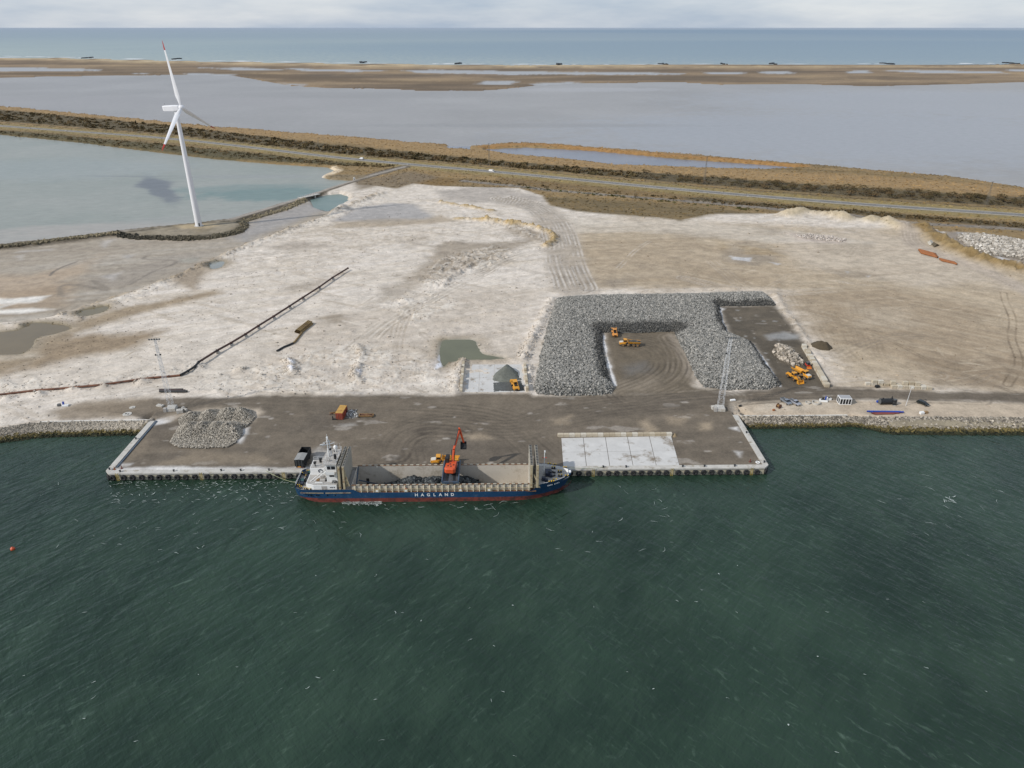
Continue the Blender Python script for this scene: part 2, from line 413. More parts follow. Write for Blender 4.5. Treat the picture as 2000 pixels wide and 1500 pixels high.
for k in range(330):                             # scuffs, drag marks and drift lines
    x0, y0 = rs.uniform(0, 1980), 420 + 345 * rs.uniform() ** .8; a_ = rs.normal(.12, .35) * (1 if x0 < 900 else -1); L = rs.uniform(8, 60)
    q_ = np.array([gxy(x0 + L * t * math.cos(a_), y0 - L * .6 * t * math.sin(a_) + 2 * math.sin(t * 3 + k), 2.4) for t in (0, .35, .7, 1)])
    stroke(q_, P(*(((228, 219, 205) if x0 < 1050 else (202, 187, 165)) if rs.uniform() < .45 else (158, 143, 122))), rs.uniform(.15, .5), .4, .8, op=rs.uniform(.25, .6), cv=False)
# grey washed area by the track bend, the bend itself
paint('850,372 960,362 1060,385 1065,402 1040,408 960,398 870,392', P(176, 167, 157), 8, 5, op=0.9, streak=5)
paint('650,432 700,405 765,396 812,399 830,412 850,426 800,432 720,436', P(172, 166, 160), 5, 3, rough=0.5)
paint('655,434 740,428 830,428 860,420 900,432 840,437 740,444 640,446', P(168, 152, 130), 5, 4, op=0.8)
p = '985,388 1045,404 1080,432 1096,470 1106,515 1125,562'
stroke(p, P(172, 160, 145), 12, 5, 3, op=0.85)
tracks(p, P(208, 200, 190), n=8, spread=10, op=0.75, w=0.6, dip=0.1)
tracks(p, P(140, 128, 112), n=6, spread=9, op=0.6, w=0.5, dip=0.05)
tracks('1330,445 1270,470 1230,500 1205,525', P(200, 188, 172), op=0.7)
tracks('1075,478 990,505 930,535 850,578 790,608 740,640 690,680', P(212, 203, 190), n=3, spread=3.0, op=0.8)
tracks('1075,480 990,508 930,538 850,580 790,611 745,640 690,690', P(150, 137, 120), n=3, spread=3.5, op=0.55)
tracks('800,600 778,645 772,690 790,720 830,760', P(172, 158, 140), n=2, spread=2.0, op=0.6)
tracks('900,712 840,708 800,735 860,770', P(150, 137, 120), n=2, spread=2.5, op=0.4)
tracks('660,700 650,740 655,768', P(206, 196, 183), n=3, spread=3.5, op=0.6)
tracks('1960,572 1975,620 1978,660 1988,710 1970,752', P(112, 97, 78), gauge=3.0, w=0.35, op=0.6)
tracks('1560,585 1640,615 1750,670 1850,720 1990,770', P(120, 105, 85), gauge=1.6, w=0.4, op=0.55)
for k in range(7):
    a = 12 * k; tracks(f'{1545+a*2},{575+a//3} {1590+a*2},{640+a} {1650+a*2},{715+a//2}', P(138, 122, 100), op=0.35, w=0.5)
for k in range(6):
    a = 9 * k; tracks(f'{1130+a},{555-a//4} {1250+a*2},{500+a//3} {1480+a},{470+a}', P(150, 135, 116), op=0.3, w=0.5)
for k in range(8):
    a = 16 * k; tracks(f'{1500+a*2},{560-a//3} {1600+a},{505+a//6} {1680},{468+a//8}', P(196, 182, 162), op=0.3, w=0.5)

rt = np.random.default_rng(99)
for k in range(46):                              # many faint wheel tracks crossing the field at random
    x0, y0 = rt.uniform(150, 1950), rt.uniform(430, 760); a = rt.uniform(-.5, .5) + rt.choice([0, 0, math.pi * .2]); L = rt.uniform(90, 380); c = rt.uniform(-60, 60)
    p_ = [(x0 + L * t * math.cos(a) - c * math.sin(a) * 4 * t * (1 - t) * .4, y0 + L * t * math.sin(a) * .45 + c * .4 * 4 * t * (1 - t)) for t in (0, .33, .66, 1)]
    if min(q[1] for q in p_) < 420 or max(q[1] for q in p_) > 768: continue
    tracks(' '.join(f'{u_:.1f},{w_:.1f}' for u_, w_ in p_), P(*((206, 196, 184) if rt.uniform() < .5 else (150, 136, 118))), op=rt.uniform(.25, .6), w=rt.uniform(.3, .5), n=int(rt.choice([1, 1, 2, 3])), spread=2.5, dip=.07)
# --- left: wet flats, pools, white salt
paint('-400,655 0,655 140,628 240,600 420,566 440,572 330,600 240,622 150,652 90,700 0,730 -400,760', P(160, 143, 120), 5, 4, op=1)
paint('65,695 135,655 240,650 322,646 260,680 140,702 0,735', P(154, 136, 113), 6, 4, op=1)
paint('330,540 420,505 415,520 380,568 330,552', P(160, 144, 124), 5, 4, op=0.9)
paint('520,482 600,470 640,482 560,490', P(166, 154, 140), 5, 3, op=0.7)
paint('-400,700 0,693 70,690 76,697 0,703 -400,712', P(205, 193, 175), 4, 2)
for s, op in (('10,764 190,752 330,735 300,748 150,762 10,770', .5),): paint(s, P(176, 160, 142), 4, 3, op=op)

# --- mudflat between the dike and the berm
MUD = '-500,508 0,478 220,452 330,444 440,433 476,422 600,382 618,388 655,402 640,420 480,478 330,545 130,612 30,625 -500,640'
i, d, m = paint(MUD, P(170, 158, 141), 3, 2, k=2, rough=0.62)
hgt[i] = hgt[i] * (1 - m) + (0.32 + 0.10 * N60[i] + 0.05 * N12[i]) * m
ms = fbm(gx[i], gy[i], 16, 5, 81, ax=4.0, ay=.5, rot=R(18)); put(i, m * np.clip(ms * 1.6, 0, 1) * .6, P(188, 180, 168)); put(i, m * np.clip(-ms * 1.6, 0, 1) * .5, P(150, 137, 120)); m2 = smooth(.86, .97, 1 - 2 * np.abs(fbm(gx[i], gy[i], 30, 3, 82))) * m; put(i, m2 * np.clip(.2 + N60[i], 0, 1) * .7, P(126, 115, 100))
def in_mud(s, c, soft, jit, op=0.8, streak=0.0, rough=0.5): paint(s, c, soft, jit, z=0.4, op=op, streak=streak, rough=rough)
in_mud('-500,535 60,540 200,500 160,530 100,570 30,600 -500,640', P(182, 160, 134), 9, 5, 0.8, 7)
in_mud('0,575 110,560 150,545 120,600 20,610', P(165, 142, 114), 8, 5, 0.7, 6)
in_mud('480,470 560,440 640,405 600,395 500,430 440,465', P(160, 154, 149), 7, 4, 0.7, 4, 0.3)
in_mud('170,545 330,500 440,480 300,545 200,570', P(158, 147, 133), 8, 5, 0.6, 6)
for s in ('-200,580 20,582 95,578 70,590 0,594 -200,592', '-200,606 0,606 60,602 105,604 40,612 -200,615', '-200,598 0,598 30,592 -10,604'):
    in_mud(s, P(236, 230, 220), 2.5, 2, 0.95)
for s in ('200,470 225,466 205,484 195,480', '40,490 110,485 100,489 30,493', '235,500 265,496 250,506', '30,500 45,497 42,507', '200,540 240,530 220,548'):
    in_mud(s, P(196, 190, 184), 3, 2, 0.55)
stroke('98,538 105,530 125,520 150,511', P(112, 104, 94), 0.8, 0.6, z=0.4, op=0.8)
stroke('285,500 283,506 340,509 335,517 300,530 255,555', P(128, 118, 106), 0.9, 0.8, z=0.4, op=0.7)
stroke('120,578 118,560 150,556 210,566 180,548', P(130, 119, 104), 1.6, 1.2, z=0.4, op=0.6)
in_mud('350,505 385,503 392,509 370,514 350,511', P(166, 160, 146), 3, 1, 0.8)

paint('1425,783 1640,780 1900,783 2060,790 2500,792 2500,822 1692,816 1446,814 1430,800', P(190, 174, 153), 2, 2)
paint('1500,786 1620,782 1640,792 1560,800 1480,800', P(204, 191, 172), 2.5, 2, op=.7)
i, d = sd_grid(pts('1425,776 1640,772 1900,776 2500,780 2500,822 1692,816 1446,814 1430,800'), 4); m = smooth(-3, 1, d); hgt[i] = hgt[i] * (1 - m) + (2.38 + .02 * N12[i]) * m
# --- gravel yard: quay apron, haul road, pit floors
YPOLY = '150,800 300,778 500,773 700,772 885,771 900,767 1032,767 1042,774 1195,772 1370,762 1420,772 1530,756 1500,680 1400,600 1512,597 1560,660 1625,756 1800,764 2400,772 2400,792 2060,790 1900,784 1640,781 1425,783 1440,812 1506,912 1503,935 200,940 203,922 285,835 300,822'
i, d, m = paint(YPOLY, YARD, 2.0, 2.0, k=1)
hgt[i] = hgt[i] * (1 - m) + (2.4 + 0.03 * N12[i]) * m
paint('90,802 170,784 300,776 330,783 320,800 240,818 110,822', P(142, 128, 110), 3, 3, op=0.9, k=1)
pit = '1175,640 1320,645 1360,755 1400,765 1195,775 1188,700'
paint(pit, P(112, 101, 85), 3, 2, k=1)
stroke('1340,660 1370,720 1400,760', P(150, 139, 124), 3.5, 2.5, 1.5, op=0.8)
stroke('1310,655 1332,690 1350,735', P(160, 148, 133), 2.2, 1.8, 1.5, op=0.7)
paint('1215,715 1260,705 1270,725 1225,735', P(110, 106, 101), 4, 3, op=0.8)
paint('1195,745 1290,735 1275,765 1200,765', P(150, 138, 122), 4, 4, op=0.5)
tracks('1220,770 1280,745 1310,715 1290,680 1240,665', P(84, 75, 64), n=8, spread=8, op=0.4, w=.35)
tracks('1240,775 1320,745 1335,700 1310,660', P(140, 128, 112), n=4, spread=5, op=0.45)
paint('1400,598 1512,597 1560,660 1625,756 1520,760 1500,720 1470,672 1425,655', P(92, 84, 72), 3, 2, k=1)
paint('1495,655 1530,648 1560,655 1560,662 1500,664', P(150, 147, 142), 2, 1.5, rough=0.4)
# worn stripes, mud and dried salt on the yard
i, d = sd_grid(pts(YPOLY), 2)
ii = i[d > 1.5]; yst = fbm(gx[ii], gy[ii], 10, 5, 21, ax=5.0, ay=0.45, rot=R(3)); yb = fbm(gx[ii], gy[ii], 22, 5, 22); yw = fbm(gx[ii], gy[ii], 5.5, 4, 23, ax=1.8, ay=0.8)
put(ii, np.clip(yst * 1.3, 0, 1) * 0.35, P(140, 127, 110)); put(ii, np.clip(-yst * 1.3, 0, 1) * 0.4, P(88, 79, 68))
put(ii, np.clip(yb * 1.5 - 0.1, 0, 1) * 0.45, P(132, 119, 102)); put(ii, np.clip(-yb * 1.5 - 0.2, 0, 1) * 0.5, P(97, 90, 82))
put(ii, smooth(0.42, 0.55, yw) * 0.45, P(178, 170, 160))
tracks('1090,905 1040,860 1000,835 900,812 700,800 420,792', P(86, 78, 67), n=7, spread=9, op=0.35, w=.35)
tracks('780,900 775,870 800,845 870,830 1000,838 1090,815 1250,790 1420,775', P(84, 76, 66), n=8, spread=7, op=0.32, w=.35)
tracks('775,890 790,860 830,842 900,845', P(70, 62, 54), n=3, spread=3, op=0.7)
tracks('1900,776 1700,770 1500,772 1300,785 1100,800', P(96, 87, 76), n=4, spread=5, op=0.5)
for s, op in (('1250,822 1262,818 1285,838 1270,850 1258,846', 0.9), ('1300,815 1340,815 1330,830 1305,828', .7), ('1365,826 1392,824 1388,840 1368,840', .9), ('350,775 440,772 410,800 330,812 310,800', .0),
              ('232,855 290,838 300,880 240,912', .25), ('1320,870 1420,850 1470,905 1330,905', .0), ('1080,818 1120,808 1110,830 1070,832', .6), ('905,848 940,846 960,856 920,858', .7), ('380,880 500,885 560,905 300,910', .35)):
    paint(s, P(165, 149, 127), 2.0, 2.0, op=op)
for s in ('285,835 330,824 345,812 310,818 288,828', '235,905 262,904 255,909 232,912', '215,915 300,912 560,912 700,914 560,917 215,920', '463,838 487,834 484,848 470,850', '455,862 478,852 470,866',            '1425,836 1440,834 1444,842', '1430,880 1450,882 1445,892', '1404,600 1418,602 1410,608'):
    paint(s, P(224, 221, 217), 1.2, 1.6, op=0.85)
for q_ in ('1178,656 1184,690 1192,722 1202,752', '1404,602 1412,632 1420,652', '1427,658 1467,676 1496,718 1524,754', '1522,752 1500,716 1470,674'):
    stroke(q_, P(228, 227, 226), .55, .5, 1.3, op=.9)
for k in range(60):
    x0, y0 = rng.uniform(300, 1480), rng.uniform(785, 905); L = rng.uniform(2, 11); h = rng.uniform(0.4, 1.6)
    paint(f'{x0},{y0} {x0+L},{y0-h} {x0+1.3*L},{y0+h*.3} {x0+.3*L},{y0+h}', P(190, 182, 172), 0.5, 1.6, op=rng.uniform(.3, .7))
for k in range(26):
    x0, y0 = rng.uniform(1420, 1560), rng.uniform(600, 740); L = rng.uniform(2, 12)
    if 1405 + (y0 - 600) * .6 < x0 < 1505 + (y0 - 600) * .75: paint(f'{x0},{y0} {x0+L},{y0+1} {x0+.8*L},{y0+3} {x0-1},{y0+2}', P(170, 168, 164), 0.5, 0.6, op=0.6)
for q_, o_ in (('608,880 622,875 640,880 648,896 630,905 612,900', .5), ('664,829 690,827 698,831 672,834', .45)): paint(q_, P(206, 202, 196), 1.5, 2.5, op=o_)
paint('345,812 400,800 480,797 505,798 513,806 495,822 470,840 420,820', P(190, 176, 158), 2, 1.5)
paint('300,815 380,800 430,795 335,822', P(172, 158, 140), 3, 2, op=.7)

# --- shore: berms, ridges, heaps
i, g = ridge('120,614 215,580 330,545 400,515 480,478 560,450 640,418 700,395 745,378', 1.5, 3.2, 0.9)
put(i, np.clip(g * 1.2, 0, 1) * np.clip(.5 + 1.2 * N3[i], 0, 1) * .6, P(176, 158, 130))
for s, h, w in (('862,396 900,402 960,412', 1.4, 2.4), ('893,427 930,430 950,432', 1.3, 3.0), ('955,432 985,436 1000,440', 1.6, 4), ('1008,437 1050,447 1076,457 1081,470 1066,481', 1.8, 2.6)):
    i, g = ridge(s, h, w, 0.8); put(i, np.clip(g * 1.3, 0, 1) * np.clip(.75 + .8 * N3[i], 0, 1), P(186, 160, 112))
for s, h, w in (('1078,584 1062,618 1043,655 1022,700', 1.5, 2.2), ('1085,572 1290,567 1500,563 1516,580', 0.6, 1.6), ('1516,578 1545,625 1600,700', 0.9, 2.0), ('1020,703 960,704 905,707', 1.2, 2.2), ('903,708 893,735 890,764', 1.3, 2.2),
                ('1032,715 1034,740 1034,765', 0.8, 1.5), ('860,560 900,530 935,512', 1.0, 2.2), ('1000,494 1050,484', 0.9, 1.6), ('370,764 450,765 600,768 700,769', 0.5, 1.2), ('700,676 706,690 700,705', 1.2, 2.0), ('562,706 570,716 573,728', 1.8, 2.2),
                ('700,715 692,735 700,745', 1.3, 1.8), ('-400,640 0,636 100,630 155,622', 0.9, 2.0), ('860,385 900,388 980,398', .3, 3)):
    ridge(s, h * .85, w, .6)
for (x, y, h, w) in ((862, 510, 1.6, 3), (900, 497, 1.4, 3), (915, 506, 1.6, 3), (880, 530, 1.5, 2.5), (962, 505, 1.6, 2.2), (850, 522, 1.2, 3), (790, 588, 1.4, 2.4), (800, 572, 1, 2), (965, 420, .8, 4), (470, 723, 1.5, 2.2), (505, 722, .8, 2), (685, 650, .8, 1.6), (873, 540, 1.3, 2.2), (905, 518, 1.5, 2), (865, 347, 1.5, 6),
                   (15, 778, 1.1, 2.3), (77, 769, 1.3, 2.2), (143, 760, 1.2, 2.2), (203, 753, 1.3, 2.2), (279, 746, 1.6, 2.4), (388, 718, 1.6, 2.6), (1270, 846, .0, 1)):
    bump(x, y, h, w)
rough = smooth(0.05, 0.5, fbm(gx, gy, 45, 3, 31)) * (kind == 0)
hgt += rough * (0.28 * N3 + 0.22 * N12)
paint('835,545 880,500 960,488 985,500 920,525 850,560', P(160, 147, 131), 4, 3, op=.5, nz=np.clip(.5 + N3, 0, 1))
# sand heaps by the far track
for s, h, w in (('1540,420 1575,415 1620,420 1650,428', 4.4, 6.5), ('1700,432 1720,428 1745,440 1760,446', 4.0, 6.5)):
    i, g = ridge(s, h, w, 0.2); put(i, np.clip(g * 1.6, 0, 1), P(192, 176, 148))
i, g = ridge('1795,446 1812,452 1845,478 1900,503 1960,520 2100,548', 4.0, 6, .5); GB = (i, g)

# --- causeway: grass, scrub ground, road corridor
CW = '-600,185 0,208 250,232 400,247 560,260 700,271 800,281 915,287 940,291 945,286 1000,282 1050,282 1200,294 1330,303 1450,306 1580,316 1850,336 2000,358 2500,420 2600,560 2050,545 1985,524 1900,492 1850,470 1808,438 1760,436 1640,424 1530,412 1517,419 1400,416 1330,431 1290,426 1130,413 1075,402 1062,384 1012,368 908,366 848,364 807,359 774,369 737,364 700,362 690,352 660,348 628,347 640,340 655,336 640,327 540,321 420,311 300,297 150,278 0,263 -600,210'
i, d, m = paint(CW, P(142, 120, 84), 2.5, 2.5, z=1.8, k=3)
hgt[i] = hgt[i] * (1 - m) + (2.2 + 0.5 * N12[i] + 0.3 * N3[i]) * m
gst = fbm(gx[i], gy[i], 20, 5, 41, ax=5.0, ay=0.5, rot=R(-14))
put(i, m * np.clip(gst * 1.3, 0, 1) * .7, P(164, 136, 94)); put(i, m * np.clip(-gst * 1.3, 0, 1) * .75, P(104, 90, 62)); put(i, m * np.clip(N12[i] * 1.5, 0, 1) * .3, P(112, 100, 66))
# reed fringe on the fjord side
stroke('-500,198 0,212 250,236 400,251 560,264 700,276 800,287 900,296 1000,306 1150,322 1330,333 1500,345 1660,352 1850,366 2000,382 2400,440', P(160, 132, 92), 26, 10, 6, z=1.5, op=.8)
stroke('945,288 1000,284 1060,284 1200,296 1330,306 1450,315 1570,326', P(160, 122, 74), 7, 3, 3, z=1.2)
hi = '900,345 1062,383 1075,402 1130,413 1330,431 1400,416 1517,419 1640,424 1500,407 1330,391 1100,373 1000,362'
paint('1065,384 1120,388 1260,395 1420,408 1500,418 1400,418 1330,431 1290,426 1130,413 1078,402', P(112, 97, 68), 5, 4, z=2.5, nz=np.clip(.85 + .5 * STK2, 0, 1))
paint('800,340 900,350 880,362 812,358', P(128, 104, 66), 6, 4, z=2.5)
paint('690,352 740,345 800,335 860,345 780,368 737,364 700,372', P(128, 114, 94), 6, 4, z=2.3, op=.8)
paint('-600,217 0,254 200,271 335,284 500,300 640,316 760,326 640,322 420,308 150,276 0,261 -600,220', P(92, 84, 58), 5, 4, z=2)
paint('980,345 1200,362 1400,382 1600,402 1800,420 2000,440 2000,446 1760,430 1500,405 1330,388 1100,370 960,356', P(124, 103, 70), 4, 3, z=2.2, op=.8)
for q_ in ('-600,185 0,214 335,245 660,284 995,316 1330,342 1660,366 2000,386 2500,425 2500,447 2000,406 1660,383 1330,358 995,327 660,300 335,263 0,237 -600,205', '1340,385 1500,398 1660,410 2000,438 2500,480 2500,492 2000,447 1660,418 1500,406 1340,391'):
    paint(q_, P(84, 76, 56), 4, 4, z=2, op=.85)
RDP = curve(pts('-600,197 0,245.5 335,271 670,308.5 995,338 1330,370 1660,397 2000,420 2600,462', 2.4), 10)
i = sub(RDP, 40); d, _, _ = line_d(RDP, gx[i], gy[i]); put(i, smooth(26, 12, d) * .7, P(150, 134, 88)); put(i, smooth(11, 6, d) * .8, P(136, 124, 92))
e = smooth(14, 8, d); hgt[i] = hgt[i] * (1 - e) + 2.3 * e; ROADD = np.full(NG, 99., np.float32); ROADD[i] = d
# service track below the road
stroke('905,353 1000,362 1100,373 1330,391 1500,406 1640,417 1762,433 2000,448 2400,490', P(128, 120, 110), 4.0, 1.2, .5, z=2.5)
tracks('905,353 1000,362 1100,373 1330,391 1500,406 1640,417 1762,433 2000,448', P(160, 150, 138), gauge=3, w=.8, op=.5)
stroke('1762,434 1775,450 1780,470 1800,485 1900,520 1960,545 2100,620', P(186, 172, 156), 6, 4, 2, op=.85)
tracks('1768,437 1778,452 1784,472 1830,500 1960,555', P(150, 136, 120), n=3, spread=4, op=.5)
put(GB[0], np.clip(GB[1] * 1.5, 0, 1), P(136, 114, 76)); put(GB[0], np.clip(GB[1] * 1.2, 0, 1) * np.clip(N3[GB[0]] + N12[GB[0]], 0, 1), P(160, 138, 98))
kind[GB[0][GB[1] > .35]] = 3
paint('1818,455 1870,450 2000,468 2300,500 2300,600 2000,528 1960,518 1900,496', P(150, 139, 127), 4, 3, z=2.4, k=0)
for s in ('1826,453 1842,452 1838,460', '1870,453 1900,455 1896,458 1874,457', '1950,500 1990,515 1985,525 1960,512'): paint(s, P(214, 212, 210), 2, 1.5)
# grass path and railway-like track behind the road
stroke('-500,215 0,241 335,265 670,301 995,330 1330,361 1660,386 2000,409 2400,438', P(96, 84, 62), 1.6, .9, .5, z=2.2, op=.8)

# --- dike with the stone edge and the turbine pad
DK = '-400,512 0,480 110,468 220,454 330,443 390,437 440,431 480,420 540,402 600,383 650,366 690,353 740,339 790,326'
dkp = curve(pts(DK, 2.0)); i = sub(dkp, 16); d, sg, al = line_d(dkp, gx[i], gy[i]); e = smooth(7.5, 3.2, d)
hgt[i] = np.maximum(hgt[i] * (1 - e) + 2.2 * e, hgt[i] * (d > 7)); kind[i[e > .4]] = 2
put(i, smooth(8, 5.5, d), P(120, 110, 96), .9); put(i, smooth(6.2, 5.0, d) * smooth(3.0, 4.2, d) * np.clip(.6 + N3[i], 0, 1), P(78, 70, 55)); put(i, smooth(2.8, 1.9, d), P(160, 152, 142), .9)
PAD = '225,456 300,445 380,437 440,431 474,430 478,440 466,450 435,458 380,464 300,463'
i, d, m = paint(PAD, P(152, 141, 122), 3, 1.5, z=1.6, k=2, rough=.9)
hgt[i] = hgt[i] * (1 - m) + (1.9 + .5 * N12[i]) * m
put(i, m * np.clip(N12[i] * 1.4 + .2, 0, 1) * .7, P(120, 106, 80)); put(i, m * smooth(7, 2.5, d) * np.clip(.7 + N3[i], 0, 1), P(84, 77, 62))
paint('340,441 410,436 432,440 410,446 360,447', P(182, 164, 132), 3, 3, z=1.8, op=.8)
# sand tip at the causeway and mud islet
paint('640,327 655,326 668,335 655,342 640,345 625,350 645,336', P(214, 196, 168), 3, 2, z=1.2)
paint('628,346 660,342 720,345 700,352 650,350', P(132, 117, 92), 4, 3, z=1.2)

# --- dune spit and the beach
SPIT = '-900,145 0,152 100,149 330,146 450,147 500,155 560,166 640,172 760,173 830,177 960,176 1020,170 1080,163 1330,160 1400,165 1560,164 1700,168 1880,164 2000,160 2700,150 2700,122 2000,126 1330,127 1000,127 670,124 400,120 200,116 0,111 -900,95'
i, d, m = paint(SPIT, P(136, 116, 92), 14, 14, z=1.5, k=4)
hgt[i] = hgt[i] * (1 - m) + (1.4 + .5 * N60[i]) * m
sst = fbm(gx[i], gy[i], 90, 5, 51, ax=5.0, ay=0.8); put(i, m * np.clip(sst * 1.5, 0, 1) * .8, P(168, 146, 114)); put(i, m * np.clip(-sst * 1.7, 0, 1) * .9, P(96, 84, 70)); s3 = fbm(gx[i], gy[i], 170, 5, 54, ax=1.6, gain=.65); put(i, m * np.clip(s3 * 2.2 - .1, 0, 1) * .75, P(98, 84, 66)); put(i, m * np.clip(-s3 * 2.2 - .25, 0, 1) * .6, P(176, 152, 116)); s2 = fbm(gx[i], gy[i], 40, 4, 53, ax=3.0); put(i, m * np.clip(s2 * 1.5, 0, 1) * .5, P(112, 96, 76))
stroke('-900,138 0,144 200,143 400,142 560,150 760,160 960,160 1200,150', P(98, 82, 62), 60, 40, 30, z=1.5, op=.6)
du = fbm(gx[i], gy[i], 55, 4, 52)
dl = curve(pts('-900,99 0,114.5 200,119.5 400,124 670,128 1000,131 1330,130.5 2000,129 2700,125', 3)); dd, _, _ = line_d(dl, gx[i], gy[i])
hgt[i] += np.exp(-(dd / 55) ** 2) * (3.2 + 4 * du); put(i, np.exp(-(dd / 65) ** 2) * np.clip(.55 + .9 * du, 0, 1) * m, P(198, 176, 140))
bl = pts('-900,97 0,112 200,117 400,121.5 670,125.5 1000,128.5 1330,128 2000,126.5 2700,122', 1); dd, _, _ = line_d(bl, gx[i], gy[i]); put(i, smooth(40, 15, dd) * (gx[i] < 900), P(210, 192, 160))

# --- water bodies carve the ground
WATERS = dict(
    lagoon=('-700,220 0,263 150,278 300,297 420,311 540,321 640,327 655,334 628,346 642,351 690,353 650,366 600,383 480,420 440,431 390,437 330,443 220,454 110,468 0,480 -700,540', 0.0, 3.0),
    inlet=('612,388 640,381 662,379 676,383 680,392 660,402 640,410 618,404', 0.0, 4.0),
    fjord=('-900,146 0,152 100,149 330,146 450,147 500,155 560,166 640,172 760,173 830,177 960,176 1020,170 1080,163 1330,160 1400,165 1560,164 1700,168 1880,164 2000,160 2700,152 2700,470 2000,368 1850,345 1580,322 1450,311 1330,302 1200,293 1050,281 1000,281 945,285 915,286 800,280 700,270 560,259 400,246 250,231 0,207 -900,170', 0.0, 3.0),
    reed_pond=('950,291 1030,288 1150,294 1330,311 1450,319 1572,328 1500,332 1400,330 1200,323 1100,311 1000,303 945,294', 0.0, 3.0),
    reed_pool=('860,286 915,286 918,293 880,291', 0.0, 3.0),
    sea=('-900,94 0,110.5 200,115.5 400,120 670,124 1000,127.3 1330,126.8 2000,125.3 2700,121 2700,20 -900,20'.replace(',20', ',100'), 0.0, 20.0))
inl, _ = sd_grid(pts(WATERS['inlet'][0], 0.2), 8)
for k, (s, z, soft) in WATERS.items():
    p = pts(s, 0.2)
    if k == 'sea': p = np.vstack([pts('-900,94 0,110.5 200,115.5 400,120 670,124 1000,127.3 1330,126.8 2000,125.3 2700,121', 0.2), [[6000, 9000], [-6000, 9000]]])
    i, d = sd_grid(p, soft * 2 + 10); jit = soft * .8
    if k in ('fjord', 'sea'): jit = 6 + np.clip((gy[i] - 700) * .006, 0, 10)
    d = d + jit * (.6 * N12[i] + .4 * N3[i]) + (jit * 1.2 * N60[i] if k == 'fjord' else 0)
    m = smooth(-soft * 1.2, soft * .6, d); hgt[i] = hgt[i] * (1 - m) - 1.6 * m
# salt-marsh pools of the spit, shallow and bright
for s in ('-200,132 60,132 200,136 190,138.5 0,140 -200,141', '790,139 850,136.5 1000,139.5 1330,143 1330,146 1000,146 820,143', '1720,138 1800,137 1950,140 1962,144 1800,143', '940,160 1005,158 1000,165 945,165', '390,133 480,132.5 560,137 470,138',
          '560,134 660,136 750,138 690,140.5 600,139', '1480,140 1540,139 1545,144.5 1490,144', '1650,139 1700,138 1705,143.5 1655,143', '1960,136 2100,136 2100,140.5 1970,140', '245,143 290,142.5 280,145', '1380,141 1450,141 1450,145 1385,145', '360,143 460,146 440,149 380,147', '540,163 600,166 590,168', '1040,164 1110,160 1130,163 1060,167'):
    i, d = sd_grid(pts(s, .5), 40); m = smooth(-14, 12, d + 22 * N60[i] + 14 * N12[i]); put(i, m, P(168, 169, 170), .5); hgt[i] = hgt[i] * (1 - m) + .4 * m

# --- ponds on the sand: ground dips, water lies in it
PONDS = [('olive', '-300,648 0,648 58,630 118,633 136,641 108,650 76,657 62,668 48,686 0,691 -300,691', P(112, 98, 72)), ('olive', '152,611 168,603 206,597 204,606 180,614 162,616', P(112, 101, 74)), ('green', '862,667 880,662 925,663 934,678 944,690 985,699 940,703 880,704 866,714 858,692', P(102, 102, 80)),
         ('grey', '412,513 436,510 432,520 414,523', P(140, 142, 136))]
def closed(p, n=5):
    p = np.asarray(p); return curve(np.vstack([p[-2:], p, p[:3]]), n)[n * 2:-n * 2]
for q, (nm, s, c) in enumerate(PONDS):
    i, d = sd_grid(closed(pts(s)), 9); m = smooth(-2.5, 2.0, d + 1.6 * N12[i] + .6 * N3[i]); hgt[i] = hgt[i] * (1 - m) + 1.6 * m
    put(i, smooth(-9, -.5, d + N12[i]) * .85, P(170, 155, 134), .6); put(i, smooth(-3, 0, d + N12[i]) * .8, P(146, 134, 110), .5); put(i, smooth(-1.5, 1.0, d), c, .5)
paint('845,690 862,668 880,660 930,658 950,680 1020,692 1000,702 940,690', P(200, 190, 178), 3, 2, op=.5)
paint('862,690 858,712 848,722 835,712 850,700', P(196, 190, 186), 3, 2, op=.7)
for s in ('850,712 862,706 864,716 850,722', '855,702 858,692 860,706', '563,708 574,712 573,717', '565,722 575,726 570,730', '697,728 705,725 704,733'): paint(s, P(236, 236, 240), .8, .8)

# --- the harbour: everything south of the shore, with the quay standing in it
QA = R(0.85)                                     # the quay runs this much off east
QL, QR = G(202, 926), G(1504, 914.3)
QLB, QRB = G(292, 823), G(1441, 811)
shore_l = pts('-700,880 0,863 82,853 240,849 275,849', 0.3); shore_r = pts('1462,835 1600,834 1665,832 1700,838 1745,846 1850,848 2000,847 2600,852', 0.3)
HB = np.vstack([shore_l, [[QLB.x + 1.0, QLB.y + 2], [QL.x + 1.0, QL.y + 1.0], [QR.x - 1.0, QR.y + 1.0], [QRB.x - 1.0, QRB.y + 2]], shore_r, [[900, -200], [-900, -200]]])
i, d = sd_grid(HB, 14)
land = gy[i] > 0
inq = (gx[i] > min(QL.x, QLB.x) - 1) & (gx[i] < max(QR.x, QRB.x) + 1)
sl = np.where(inq, smooth(-0.5, 0.5, d), smooth(-6.5, 2.0, d))
hgt[i] = hgt[i] * (1 - sl) - 2.5 * sl

for a, b in (('-700,866 0,838 50,829 100,826 293,823', '288,852 240,851 82,855 0,866 -700,884'), ('1444,813 1500,814 1692,815 2000,817 2600,821', '2600,856 2000,851 1850,851 1740,849 1665,835 1600,837 1464,838')):
    paint(np.vstack([pts(a), pts(b, .2)]), P(150, 140, 120), 1.0, .5)
print('VERTS', NG, len(ys))
